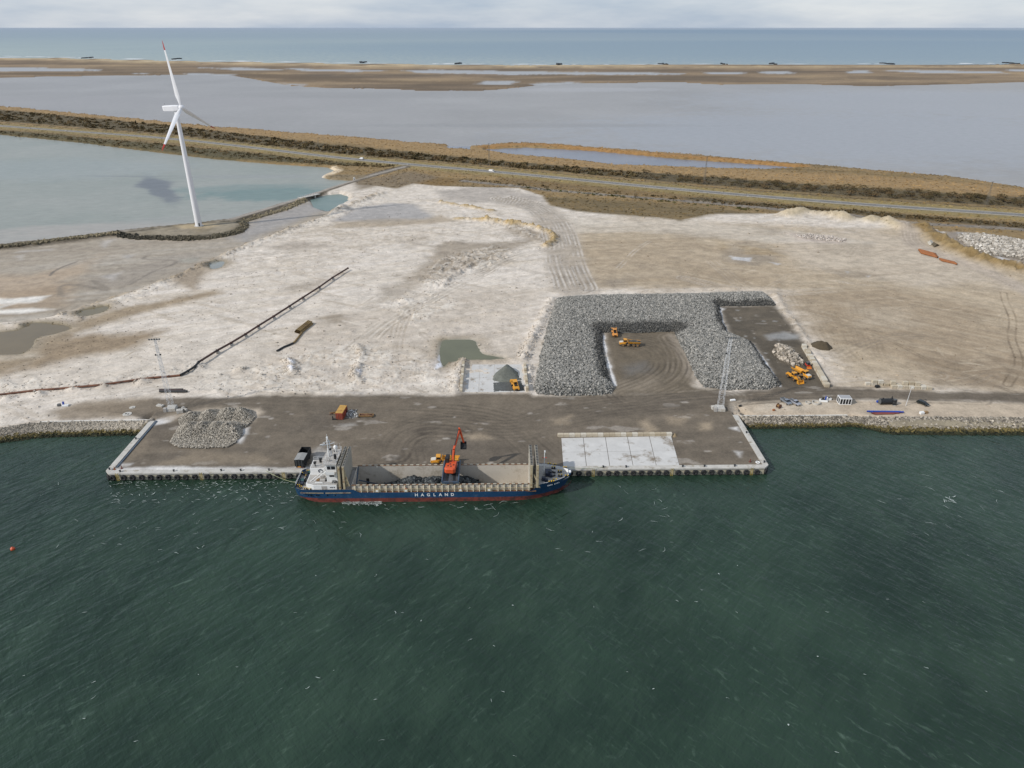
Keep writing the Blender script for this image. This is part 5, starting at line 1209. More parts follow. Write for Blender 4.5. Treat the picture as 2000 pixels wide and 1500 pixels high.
MB().cbox((33.0, -2.9, 5.7), (1.2, 1.0, 1.1)).cbox((33.8, -3.4, 5.6), (.9, .8, .8)).build('deck_locker', M_NAVY, ship)
MB().cbox((36.0, -.9, 5.35), (1.6, .5, .4), rz=.6).build('chain_stopper', M_BLACK, ship)
MB().cbox((36.2, 1.2, 5.35), (1.5, .5, .4), rz=-.5).build('chain_stopper', M_BLACK, ship)
for x, y, rz in ((36.4, 3.4, -.4), (38.2, 1.3, 0), (38.2, -.9, 0), (36.4, -3.4, .4)):
    b = MB().cbox((x, y, 5.22), (1.4, .5, .14), rz=rz).tube((x - .4, y, 5.2), (x - .4, y, 5.9), .2).tube((x + .4, y, 5.2), (x + .4, y, 5.9), .2).build('bitts', M_BLACK, ship)
    MB().tube((x - .4, y, 5.9), (x - .4, y, 6.05), .22).tube((x + .4, y, 5.9), (x + .4, y, 6.05), .22).build('bitt_cap', M_YEL, b)
for x, s in ((35.2, 1), (36.8, 1), (39.9, 1), (40.0, -1), (35.6, -1), (34.9, -1)):
    y = s * (float(np.interp(x, SS, B_DK)) - .1); z = float(np.interp(x, SS, Z_DK))
    f = MB().cbox((x, y, z + .1), (1.1, .35, .3), rz=-s * .45).build('fairlead', M_NAVY, ship)
    MB().tube((x - .35, y, z + .2), (x - .35, y, z + .42), .2).tube((x + .35, y, z + .2), (x + .35, y, z + .42), .2).build('roller', M_YEL, f)
lamp = MB().lathe([(.05, 0), (.22, .05), (.22, .3), (.05, .4)], 10, Matrix.Translation((-18.6, HYI - .2, 5.25))).build('work_lamp', mat('lamp_cover', P(250, 240, 220), .3, var=.02), ship)
# mooring lines
M_ROPE = mat('rope', P(150, 156, 120), .9, var=.1)
def rope(a, b, sag, label):
    a, b = Vector(a), Vector(b); p = [a.lerp(b, t / 8) - Vector((0, 0, sag * 4 * (t / 8) * (1 - t / 8))) for t in range(9)]
    tag(MB().pipe(p, .07, 6).build('mooring_rope', M_ROPE), label, 'rope')
mw = ship.matrix_basis if False else Matrix.Translation((SHX, SHY, 0)) @ Matrix.Rotation(SHANG, 4, 'Z')
rope(mw @ Vector((-41.8, -2, 4.5)), QL + QX * front_u(520) + Vector((0, .5, ZQ - 2.2)), .8, 'pale mooring rope from the ship\'s stern low along the quay')
rope(mw @ Vector((40.2, 2.4, 6.2)), QL + QX * front_u(1180) + QY * .9 + Vector((0, 0, .3)), .4, 'mooring rope from the ship\'s bow to the quay')

# ------------------------------------------------------------------ cargo, travelling gantry and the orange excavator on it
def in_ship(x, y): p = mw @ Vector((x, y, 0)); return p.x, p.y
CA, CB = P(40, 44, 46), P(104, 108, 108)
cw = [(*in_ship(-7.5, .5), 4.9), (*in_ship(-12, 2.5), 2.3), (*in_ship(-15, 1), 1.2), (*in_ship(-1, 0), 5.5), (*in_ship(6.6, 1.6), 5.0), (*in_ship(10.0, -1.5), 3.0)]
def cargo_h(x, y, d):
    h = np.full(np.shape(x), .7)
    for a, b, k in cw: h = np.maximum(h, k - .55 * np.hypot(x - a, y - b))
    return h
cp = np.array([in_ship(x, y) for x, y in ((-17, -4.9), (13.5, -4.9), (13.5, 4.9), (-17, 4.9))])
heap('stone_cargo', 'dark wet crushed stone left in the open hold', 'stone cargo', cp, cargo_h, 7.0, .35, .85, CA, CB, 31, base_z=-1.3, nz=.15)
ga = thing('travelling_gantry', 'slate blue gantry spanning the open hold under the orange excavator', 'gantry', (*in_ship(4.9, 0), ZC), SHANG)
for x in (-2.45, 2.45):
    MB().box(x - .18, x + .18, -5.6, 5.6, .75, 1.45).build('side_beam', M_SLATE, ga)
for y in (-5.45, 5.2): MB().box(-2.6, 2.6, y - .2, y + .2, .45, 1.1).build('end_beam', M_SLATE, ga)
MB().box(-2.27, 2.27, -5.2, 5.2, .62, .75).build('deck_plate', mat('gantry_deck', P(84, 88, 94), .7, var=.25, rust=P(60, 58, 56), rust_at=.55), ga)
for x in (-1.1, 1.1): MB().box(x - .35, x + .35, -5.1, 5.0, .75, .86).build('track_plate', M_BLACK, ga)
for x in (-2.1, 2.1):
    for y in (-5.35, 5.35): MB().tube((x, y - .18, .3), (x, y + .18, .3), .38, n=14).cbox((x, y, .45), (1.4, .3, .3)).build('wheel_bogie', M_BEIGE, ga)
ex = thing('excavator', 'orange material excavator standing on the gantry above the hold', 'excavator', (*in_ship(5.0, .9), ZC + .86), SHANG)
for s in (-1.15, 1.15):
    tr = MB().prism([(-2.2, .15), (-1.9, 0), (1.9, 0), (2.2, .15), (2.3, .5), (2.0, .85), (-2.0, .85), (-2.3, .5)], s - .35, s + .35, 'X').build('track', M_BLACK, ex)
MB().box(-.8, .8, -1, 1, .3, 1.0).tube((0, 0, 1.0), (0, 0, 1.3), 1.1, n=18).build('undercarriage', M_BLACK, ex)
bodyR = Matrix.Rotation(R(-6), 4, 'Z')
bd = MB().prism([(-1.55, -3.1), (-1.0, -3.6), (1.0, -3.6), (1.55, -3.1), (1.55, 1.2), (-1.55, 1.2)], 1.3, 2.9, 'Z', bodyR).build('body', M_ORANGE, ex, bevel=.12)
MB().prism([(-1.65, -3.3), (-1.1, -3.85), (1.1, -3.85), (1.65, -3.3), (1.65, -2.5), (-1.65, -2.5)], 1.35, 2.75, 'Z', bodyR).build('counterweight', M_ORANGE, ex, bevel=.1)
for x, y in ((-.7, -2.0), (.2, -2.2), (.9, -1.4), (-.2, -1.0)): MB().box(x - .2, x + .2, y - .25, y + .25, 2.9, 2.97, bodyR).build('hatch', M_BLACK, bd)
cb = MB().prism([(-.5, 2.6), (2.4, 2.6), (2.6, 3.4), (2.0, 4.5), (-.4, 4.5)], -1.9, -.8, 'X', bodyR).build('cab', M_BLACK, ex, bevel=.05)
MB().prism([(.1, 3.0), (2.35, 3.0), (2.4, 3.5), (1.9, 4.3), (.1, 4.3)], -1.93, -.77, 'X', bodyR).build('cab_window', M_GLASS, cb)
# boom, stick, bucket in the machine's own upright plane
def limb(name, pp, hh, w, m, parent):
    mb = MB(); pp = [Vector(p) for p in pp]
    for a, b, ha, hb in zip(pp[:-1], pp[1:], hh[:-1], hh[1:]):
        d = (b - a).normalized(); u = Vector((1, 0, 0)); n = d.cross(u).normalized(); ha, hb = ha / 2, hb / 2
        mb.loft([[a + u * w / 2 + n * ha, a - u * w / 2 + n * ha, a - u * w / 2 - n * ha, a + u * w / 2 - n * ha], [b + u * w / 2 + n * hb, b - u * w / 2 + n * hb, b - u * w / 2 - n * hb, b + u * w / 2 - n * hb]])
    return mb.build(name, m, parent)
B0, B1, B2 = (.25, .6, 2.6), (.7, 2.0, 6.2), (2.4, 6.6, 10.2)
boom = limb('boom', [B0, B1, B2], [.9, 1.15, .6], .6, M_ORANGE, ex)
MB().bar((-.25, 1.3, 2.6), (.05, 2.2, 6.0), .18).bar((.75, 1.3, 2.6), (1.05, 2.2, 6.0), .18).build('boom_cylinder', M_BLACK, boom)
MB().bar((.9, 2.4, 7.4), (2.1, 6.2, 11.0), .22).build('stick_cylinder', M_BLACK, boom)
S0, S1, S2 = (2.3, 6.2, 11.3), (2.6, 6.9, 9.7), (3.4, 8.4, 4.9)
stick = limb('stick', [S0, S1, S2], [.4, .95, .4], .5, M_ORANGE, ex)
bk = Matrix.Translation((3.35, 8.1, 3.8))
MB().prism([(.5, 1.3), (.9, .4), (.6, -.5), (-.3, -.9), (-1.1, -.7), (-1.3, -.5), (-.4, -.6), (.2, -.2), (.4, .4), (.2, 1.2)], -.95, .95, 'X', bk).build('bucket', M_BLACK, ex)
for s in (-.95, .91): MB().prism([(.5, 1.2), (.9, .4), (.6, -.5), (-.3, -.9), (-1.25, -.6), (-.2, .9)], s, s + .04, 'X', bk).build('bucket_side', M_BLACK, ex)

# harbour water with the ship's hull cut out of it
from mathutils.geometry import tessellate_polygon
def cut_water():
    o = [b for b in COL.objects if b.name == 'harbour_water'][0]; me = o.data
    outer = [Vector((p[0], p[1], 0)) for p in HW]
    xs = [(x, float(np.interp(x, SS, B_WL)) - .35) for x in (-37, -34, -28, -22, 0, 20, 24, 28, 32, 34, 36, 37.5)]
    hole = [mw @ Vector((x, -b, 0)) for x, b in xs] + [mw @ Vector((x, b, 0)) for x, b in xs[::-1]]
    tri = tessellate_polygon([outer, hole]); vs = outer + hole
    nm = bpy.data.meshes.new('harbour_water'); nm.from_pydata([tuple(v) for v in vs], [], [tuple(t) for t in tri]); nm.update()
    if nm.polygons[0].normal.z < 0: nm.flip_normals()
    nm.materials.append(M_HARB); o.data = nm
cut_water()
# ------------------------------------------------------------------ plant and vehicles
M_VY = mat('machine_yellow', P(222, 158, 52), .5, var=.14, scale=1.0, rust=P(150, 116, 70), rust_at=.6)
M_VYD = mat('dusty_yellow', P(220, 152, 76), .7, var=.14, scale=1.0, rust=P(150, 112, 72), rust_at=.6)
M_PALE = mat('pale_hood', P(214, 210, 200), .5, var=.06)
M_DUSTY = mat('dusty_tyre', P(92, 86, 76), .9, var=.25, scale=2.0)
M_RIM = mat('rim_yellow', P(196, 138, 62), .6, var=.2)
M_GREY = mat('machine_grey', P(96, 98, 98), .6, var=.15)
def wheel_parts(root, x, y, r, w, mt=None, mr=None):
    s = 1 if y > 0 else -1
    t = MB().lathe([(r * .55, -w / 2), (r * .9, -w / 2), (r, -w * .36), (r, w * .36), (r * .9, w / 2), (r * .55, w / 2)], 18, Matrix.Translation((x, y, r)) @ Matrix.Rotation(R(90), 4, 'X')).build('wheel', mt or M_DUSTY, root, True)
    MB().lathe([(.05, -w * .3), (r * .54, -w * .3), (r * .5, w * .52), (r * .22, w * .44), (r * .2, w * .6), (.04, w * .6)], 14, Matrix.Translation((x, y, r)) @ Matrix.Rotation(R(-90 * s), 4, 'X')).build('rim', mr or M_RIM, t, True)
def dump_truck(label, p, rz, load=True, body=None):
    m = body or M_VY; t = thing('dump_truck', label, 'dump truck', p, rz, 'yellow articulated dump trucks'); t.scale = (.88, .88, .88)
    # nose to +x; cab and bonnet in front of the hinge
    MB().prism([(5.0, 1.05), (5.15, 1.6), (4.95, 2.15), (3.1, 2.35), (1.9, 2.35), (1.9, 1.0)], -1.15, 1.15, 'Y').build('bonnet', m, t, bevel=.07)
    MB().prism([(4.92, 2.16), (4.85, 2.24), (3.2, 2.43), (3.2, 2.36)], -1.0, 1.0, 'Y').build('bonnet_top', M_PALE, t)
    c = MB().prism([(3.15, 2.3), (2.85, 3.55), (1.45, 3.55), (1.35, 2.0), (3.15, 2.0)], -.98, .98, 'Y').build('cab', m, t, bevel=.06)
    MB().prism([(3.02, 2.5), (2.84, 3.3), (1.55, 3.3), (1.5, 2.5)], -1.01, 1.01, 'Y').build('side_window', M_GLASS, c)
    MB().prism([(3.17, 2.42), (2.93, 3.38), (2.90, 3.38), (3.1, 2.42)], -.85, .85, 'Y').build('windscreen', M_GLASS, c)
    MB().box(1.38, 3.1, -1.1, 1.1, 3.55, 3.68).build('cab_roof', m, c, bevel=.05)
    MB().box(4.95, 5.25, -1.3, 1.3, .75, 1.2).build('bumper', M_GREY, t, bevel=.05)
    for y in (-.8, .8): MB().cbox((5.18, y, 1.65), (.1, .4, .22)).build('headlight', M_PALE, t)
    for y in (-1.15, 1.15):
        MB().prism([(2.2, 1.7), (2.5, 2.0), (4.1, 1.95), (4.3, 1.6), (4.3, 1.5), (2.2, 1.5)], min(y, y * 1.27), max(y, y * 1.27), 'Y').build('mudguard', m, t)
    MB().box(-.3, 1.5, -.5, .5, .9, 1.5).tube((.6, 0, .8), (.6, 0, 1.9), .35).build('hitch', M_GREY, t)
    MB().box(-5.0, -.2, -.45, .45, 1.0, 1.35).build('rear_frame', M_GREY, t)
    MB().bar((1.5, -1.2, .9), (.1, -1.2, 1.0), .5).cbox((.7, 1.2, 1.0), (1.2, .5, .6)).build('fuel_tank', M_TAN, t)
    # tipping body: open tray with flared sides
    fl = [(.75, 1.75), (-5.2, 1.75), (-5.6, 2.2)]
    th = .12
    mb = MB().add([(.6, -1.05, 1.6), (.6, 1.05, 1.6), (-4.9, 1.05, 1.5), (-4.9, -1.05, 1.5), (.95, -1.5, 2.75), (.95, 1.5, 2.75), (-5.5, 1.5, 2.55), (-5.5, -1.5, 2.55)], [(0, 1, 2, 3), (0, 4, 5, 1), (3, 7, 4, 0), (1, 5, 6, 2)])
    mb.add([(.48, -.95, 1.7), (.48, .95, 1.7), (-4.85, .95, 1.6), (-4.85, -.95, 1.6), (.83, -1.38, 2.75), (.83, 1.38, 2.75), (-5.5, 1.38, 2.55), (-5.5, -1.38, 2.55)], [(3, 2, 1, 0), (1, 5, 4, 0), (0, 4, 7, 3), (2, 6, 5, 1)])
    mb.add([(.95, -1.5, 2.75), (.95, 1.5, 2.75), (.83, 1.38, 2.75), (.83, -1.38, 2.75), (-5.5, 1.5, 2.55), (-5.5, 1.38, 2.55), (-5.5, -1.5, 2.55), (-5.5, -1.38, 2.55)], [(0, 1, 2, 3), (1, 4, 5, 2), (0, 3, 7, 6)])
    tray = mb.build('tray', m, t)
    MB().box(.8, 1.05, -1.5, 1.5, 2.7, 3.25).build('headboard', m, tray, bevel=.04)
    for y in (-1.58, 1.5): MB().bar((.9, y + .04, 2.72), (-5.4, y + .04, 2.55), .14).build('tray_rim', m, tray)
    if load:
        rr = np.random.default_rng(17); n = 170; xs_, ys_ = rr.uniform(-5.0, .6, n), rr.uniform(-1.1, 1.1, n)
        z = 2.25 + .75 * np.clip(1 - abs(ys_) / 1.3, 0, 1) * np.clip(1 - ((xs_ + 2.2) / 3.3) ** 2, 0, 1)
        v, f, tt = stones(np.stack([xs_, ys_, z], 1), rr.uniform(.3, .6, n), stone_cols(n, P(44, 48, 50), P(120, 122, 120), 19), seed=20)
        o = link('stone_load', mesh_np('stone_load', v, f, M_ROCK, False, tt), t); o['kind'] = 'stuff'
        MB().box(-5.0, .5, -1.1, 1.1, 1.65, 2.35).build('load_core', M_BLACK, t)
    for x in (3.3, -2.1, -3.95):
        for y in (-1.12, 1.12): wheel_parts(t, x, y, .85, .62)
    MB().bar((3.0, -1.25, 2.4), (3.0, -1.6, 2.9), .08).bar((3.0, 1.25, 2.4), (3.0, 1.6, 2.9), .08).build('mirror', M_BLACK, t)
    return t
def wheel_loader(label, p, rz, body, lift=0.0, steer=0.0):
    t = thing('wheel_loader', label, 'wheel loader', p, rz, 'yellow wheel loaders'); t.scale = (.88, .88, .88)
    MB().prism([(-3.9, 1.0), (-4.1, 1.6), (-3.7, 2.3), (-1.2, 2.5), (-.9, 1.0)], -1.1, 1.1, 'Y').build('engine_cover', body, t, bevel=.1)
    MB().box(-4.25, -3.7, -1.35, 1.35, .9, 1.75).build('counterweight', body, t, bevel=.12)
    for k in range(3): MB().box(-3.4 + k * .75, -2.9 + k * .75, -.7, .7, 2.36 + k * .05, 2.52 + k * .03).build('vent_grille', M_BLACK, t)
    MB().box(-4.27, -4.18, -.6, .6, 1.1, 1.6).build('radiator_grille', M_BLACK, t)
    c = MB().prism([(-1.1, 1.5), (-1.1, 3.3), (.45, 3.3), (.75, 2.3), (.55, 1.5)], -.85, .85, 'Y').build('cab', body, t, bevel=.05)
    MB().prism([(-.95, 2.2), (-.95, 3.1), (.42, 3.1), (.65, 2.3), (.6, 2.2)], -.88, .88, 'Y').build('side_window', M_GLASS, c)
    MB().prism([(.5, 3.2), (.80, 2.3), (.76, 2.2), (.44, 3.15)], -.75, .75, 'Y').build('windscreen', M_GLASS, c)
    MB().box(-1.14, -1.08, -.65, .65, 2.45, 3.15).build('rear_window', M_GLASS, c)
    MB().box(-1.25, .6, -.95, .95, 3.3, 3.42).build('cab_roof', body, c, bevel=.04)
    MB().prism([(.5, .8), (.7, 1.9), (1.9, 2.1), (2.5, 1.6), (2.5, .8)], -.6, .6, 'Y').build('front_frame', body, t, bevel=.05)
    MB().box(-3.3, 2.2, -.5, .5, .65, 1.0).build('chassis', M_GREY, t)
    h = lift
    for y in (-.55, .55): MB().bar((1.4, y, 1.9), (3.0, y, 1.7 + h * .6), .22, .38).bar((3.0, y, 1.7 + h * .6), (4.1, y, .75 + h), .22, .34).build('lift_arm', body, t)
    MB().bar((1.6, 0, 2.2), (3.1, 0, 2.0 + h * .7), .2).bar((3.1, 0, 2.0 + h * .7), (4.0, 0, 1.1 + h), .16).build('tilt_link', M_GREY, t)
    b = [(4.05, .15 + h), (5.4, .12 + h), (5.45, .2 + h), (4.35, .32 + h), (4.1, .8 + h), (4.25, 1.35 + h), (4.6, 1.65 + h), (4.5, 1.75 + h), (4.05, 1.45 + h), (3.85, .8 + h)]
    bk = MB().prism(b, -1.5, 1.5, 'Y').build('bucket', body, t)
    for y in (-1.52, 1.46): MB().prism([(4.05, .15 + h), (5.4, .14 + h), (4.6, 1.7 + h), (4.1, 1.4 + h), (3.9, .8 + h)], y, y + .06, 'Y').build('bucket_side', M_TAN if body is M_VYD else body, bk)
    for x in (-2.4, 1.55):
        for y in (-1.15, 1.15):
            wheel_parts(t, x, y, .82, .62, M_DUSTY if body is M_VYD else M_TYRE)
            MB().prism([(x - .9, 1.35), (x - .5, 1.72), (x + .5, 1.72), (x + .9, 1.35), (x + .8, 1.3), (x + .45, 1.62), (x - .45, 1.62), (x - .8, 1.3)], min(y - .33, y + .33), max(y - .33, y + .33), 'Y').build('mudguard', body, t)
    return t
def at_(px, py, rz): p = GG(px, py); return (p.x, p.y, p.z), rz
dump_truck('yellow dump truck loaded with dark stone on the pit floor', *at_(1229, 675.5, R(176)))
dump_truck('yellow dump truck on the quay with only its cab showing above the ship', *at_(869, 906, R(181)), load=False)
dump_truck('empty yellow dump truck parked beside a loader near the block wall', *at_(1564.5, 734, R(-66)), load=False)
wheel_loader('dusty orange wheel loader digging into the rock at the pit\'s back', *at_(1200, 654, R(88)), M_VYD, .5)
wheel_loader('yellow wheel loader scooping at the grey gravel cone in the bay', *at_(1006, 757, R(99)), M_VY, .2)
wheel_loader('yellow wheel loader with lowered bucket facing the haul road', *at_(1550, 741, R(-72)), M_VY, 0)
# small red and grey machine by the block wall
t = thing('compact_loader', 'small red and grey compact loader beside the stepped block wall', 'compact loader', *at_(1577.5, 717, R(-88)))
M_VR = mat('machine_red', P(206, 62, 36), .45, var=.1)
MB().box(-1.5, .6, -.75, .75, .45, 1.25).build('body', M_VR, t, bevel=.06)
c = MB().prism([(-.9, 1.2), (-.8, 2.3), (.35, 2.3), (.6, 1.2)], -.68, .68, 'Y').build('cab', M_GREY, t, bevel=.04)
MB().prism([(-.75, 1.4), (-.7, 2.1), (.3, 2.1), (.5, 1.4)], -.7, .7, 'Y').build('side_window', M_GLASS, c)
MB().prism([(.42, 2.15), (.66, 1.25), (.62, 1.25), (.38, 2.15)], -.55, .55, 'Y').build('windscreen', M_GLASS, c)
for y in (-.65, .65): MB().bar((-.8, y, 1.35), (1.2, y, .5), .16).build('lift_arm', M_GREY, t)
MB().prism([(1.1, .1), (2.1, .08), (1.4, .3), (1.3, .85), (1.1, .8)], -.95, .95, 'Y').build('bucket', mat('machine_orange', P(214, 126, 50), .5), t)
for x in (-1.0, .2):
    for y in (-.85, .85): wheel_parts(t, x, y, .42, .3, M_TYRE, M_GREY)

# black tipper trailer by the ship's stern
t = thing('tipper_trailer', 'tall black tipper trailer half covered by a grey tarpaulin at the quay edge', 'tipper trailer', (-67.4, 189.9, 2.45), R(88))
W = 1.5
for y in (-W, W - .1): MB().box(.0, 8.0, y, y + .1, .95, 3.3).build('side_wall', M_BLACK, t)
for x, n_ in ((0, 'tailgate'), (7.9, 'front_wall')): MB().box(x, x + .1, -W, W, .95, 3.3).build(n_, M_BLACK, t)
for k in range(7):
    for y in (-W - .07, W): MB().box(.4 + k * 1.18, .55 + k * 1.18, y, y + .07, .95, 3.3).build('side_rib', M_BLACK, t)
MB().box(.1, 7.9, -W + .1, W - .1, .85, 1.0).build('floor', M_BLACK, t)
MB().prism([(-W - .03, 3.24), (0, 3.46), (W + .03, 3.24), (W + .03, 3.32), (0, 3.54), (-W - .03, 3.32)], .02, 4.2, 'X').build('tarpaulin', mat('tarpaulin', P(150, 150, 148), .8, var=.1), t)
for k, y in enumerate((-.9, 0, .9)): MB().bar((-.07, y, 1.0), (-.07, y, 3.2), .12).build('tailgate_post', M_GREY, t)
MB().cbox((-.12, .1, .8), (.06, 1.0, .28)).build('number_plate', mat('plate_amber', P(224, 150, 40), .5), t)
MB().box(.3, 7.6, -.5, .5, .55, .85).build('chassis', M_GREY, t)
for x in (1.0, 2.3, 6.2):
    for y in (-1.2, 1.2): wheel_parts(t, x, y, .5, .4, M_TYRE, M_GREY)
for y in (-.85, .85): MB().cbox((-.1, y - .0, .62), (.12, .5, .16)).build('tail_lamp', M_RED, t)

# cars
def car(label, p, rz, paint_, kind_='estate', L=4.7, Wd=1.85, group=None, nm='parked_car'):
    t = thing(nm, label, 'pickup' if kind_ == 'pickup' else 'van' if kind_ == 'van' else 'car', p, rz, group); t.scale = (.9, .92, .95); h = L / 2
    prof = {'estate': [(h, .45), (h, .75), (h - .9, .95), (-h + .05, 1.0), (-h, .6), (-h, .4)], 'pickup': [(h, .5), (h, .95), (h - 1.1, 1.12), (-h, 1.12), (-h, .5)], 'van': [(h, .45), (h, .9), (h - .5, 1.1), (-h, 1.2), (-h, .4)]}[kind_]
    cabp = {'estate': [(h - .95, .94), (h - 1.75, 1.42), (-h + .7, 1.45), (-h + .1, .98)], 'pickup': [(h - 1.15, 1.1), (h - 1.8, 1.75), (-.35, 1.78), (-.55, 1.1)], 'van': [(h - .55, 1.08), (h - 1.2, 2.1), (-h + .05, 2.2), (-h, 1.15)]}[kind_]
    w = Wd / 2; MB().prism(prof, -w, w, 'Y').build('body', paint_, t, bevel=.06)
    c = MB().prism(cabp, -w + .1, w - .1, 'Y').build('cabin', paint_, t, bevel=.05)
    a, b, d, e = cabp
    def mixp(p, q, k): return (p[0] + (q[0] - p[0]) * k, p[1] + (q[1] - p[1]) * k)
    off = .03
    MB().prism([(mixp(a, b, .08)[0] + off, mixp(a, b, .08)[1] + off), (mixp(a, b, .9)[0] + off, mixp(a, b, .9)[1] + off), mixp(a, b, .9), mixp(a, b, .08)], -w + .2, w - .2, 'Y').build('windscreen', M_GLASS, c)
    MB().prism([(mixp(e, d, .2)[0] - off, mixp(e, d, .2)[1] + off), (mixp(e, d, .85)[0] - off, mixp(e, d, .85)[1] + off), mixp(e, d, .85), mixp(e, d, .2)], -w + .25, w - .25, 'Y').build('rear_window', M_GLASS, c)
    if kind_ != 'van':
        MB().prism([mixp(a, b, .25), mixp(b, a, .15), mixp(d, e, .15), mixp(e, d, .3)], -w + .08, w - .08, 'Y').build('side_window', M_GLASS, c)
    else: MB().prism([mixp(a, b, .3), mixp(b, a, .2), (b[0] - .7, b[1] - .2), (b[0] - .7, 1.4)], -w + .08, w - .08, 'Y').build('side_window', M_GLASS, c)
    if kind_ == 'pickup':
        for y in (-w + .02, w - .1): MB().box(-h + .05, -.6, y, y + .08, 1.1, 1.32).build('bed_side', paint_, t)
        MB().box(-h, -h + .08, -w, w, 1.0, 1.32).build('tailgate', paint_, t); MB().box(-h + .1, -.6, -w + .12, w - .12, 1.12, 1.16).build('bed_liner', M_GREY, t)
    for y in (-w + .3, w - .3): MB().cbox((h + .01, y, .72), (.06, .35, .15)).build('headlight', M_PALE, t)
    MB().cbox((h + .01, 0, .5), (.05, .5, .12)).build('number_plate', M_YEL if kind_ == 'pickup' else M_PALE, t)
    for x in (h - .85, -h + .85):
        for y in (-w + .08, w - .08): wheel_parts(t, x, y, .36, .24, M_TYRE, M_GREY)
    return t
M_SILV = mat('car_silver', P(150, 156, 164), .3, .4, var=.04); M_CDARK = mat('car_dark_green', P(24, 34, 34), .25, var=.04); M_CWHITE = mat('car_white', P(240, 240, 240), .35, var=.03)
car('silver pickup parked left of another on the sand by the road', *at_(1534.5, 787, R(-69)), M_SILV, 'pickup', 5.2, group='pickups parked on the sand')
car('pale silver pickup parked right of another beside the concrete rings', *at_(1552, 789, R(-60)), mat('car_pale', P(176, 178, 186), .3, .3, var=.04), 'pickup', 5.0, group='pickups parked on the sand')
car('dark green estate car alone on the sand right of the lamp post', *at_(1802, 790, R(-56)), M_CDARK, 'estate', 4.8)
# ------------------------------------------------------------------ wind turbine
M_TW = mat('turbine_white', P(238, 238, 240), .4, var=.03, scale=.2)
M_TR = mat('turbine_red', P(180, 56, 46), .45, var=.05)
tb = GG(388.6, 441.5); tb.z = 1.9
wt_ = thing('wind_turbine', 'tall white wind turbine with red blade tips on the stone dike', 'wind turbine', tuple(tb))
HUB = 78.5
MB().tube((0, 0, 0), (0, 0, HUB - 1.5), 2.25, 1.2, 32).build('tower', M_TW, wt_, True)
MB().tube((0, 0, -.2), (0, 0, .35), 3.2, n=24).build('foundation', M_CONC, wt_)
MB().cbox((1.2, -1.95, 1.4), (1.0, .3, 2.2), rz=.55).build('door', M_GREY, wt_)
ax = Vector((.99, -.13, .06)).normalized(); hv = Vector((.13, .99, 0)).normalized(); up = hv.cross(ax) * -1
if up.z < 0: up = -up
fr = Matrix((ax, hv, up)).transposed().to_4x4()
nc = Matrix.Translation((0, 0, HUB)) @ fr
nac = MB().loft([[nc @ Vector((x, y * w, z * h + dz)) for y, z in ((-1, -1), (1, -1), (1, .7), (.75, 1), (-.75, 1), (-1, .7))] for x, w, h, dz in ((-8.4, 1.35, 1.35, .3), (-7.6, 1.6, 1.65, .1), (-1, 1.7, 1.75, 0), (2.4, 1.45, 1.5, 0), (2.9, 1.1, 1.2, 0))]).build('nacelle', M_TW, wt_)
MB().bar(nc @ Vector((-7.4, .6, 2.0)), nc @ Vector((-7.4, .6, 3.2)), .12).build('wind_vane', M_GREY, nac)
hc = Matrix.Translation(nc @ Vector((4.2, 0, 0))) @ fr
MB().lathe([(1.3, -1.3), (1.75, -.6), (1.8, .3), (1.5, 1.2), (.9, 1.9), (.2, 2.2)], 18, hc @ Matrix.Rotation(R(90), 4, 'Y')).build('hub', M_TW, wt_, True)
def blade(phi):
    rows = [(1.2, 1.0, .95, 0), (3.0, 1.05, .9, 0), (7.5, 1.75, .5, 10), (14, 1.45, .38, 7), (22, 1.1, .28, 4), (30, .8, .2, 2), (34.5, .62, .16, 1)]
    tip = [(34.5, .62, .16, 1), (38, .42, .1, 0), (39.6, .2, .05, 0), (40.2, .06, .03, 0)]
    spin = hc @ Matrix.Rotation(phi, 4, 'X')
    def rings(rs):
        out = []
        for r, c, th, tw in rs:
            m = Matrix.Rotation(R(tw + 68), 3, 'Z'); out.append([spin @ (m @ Vector((th * sy, c * sx + (c * .55 if r > 5 else 0) * .6, 0)) + Vector((0, 0, r))) for sx, sy in ((-1, 0), (-.5, .75), (.3, 1), (.9, .5), (1, 0), (.9, -.5), (.3, -1), (-.5, -.75))])
        return out
    b = MB().loft(rings(rows)).build('blade', M_TW, wt_, True); MB().loft(rings(tip)).build('red_tip', M_TR, b, True)
for k in range(3): blade(R(4 + 120 * k))

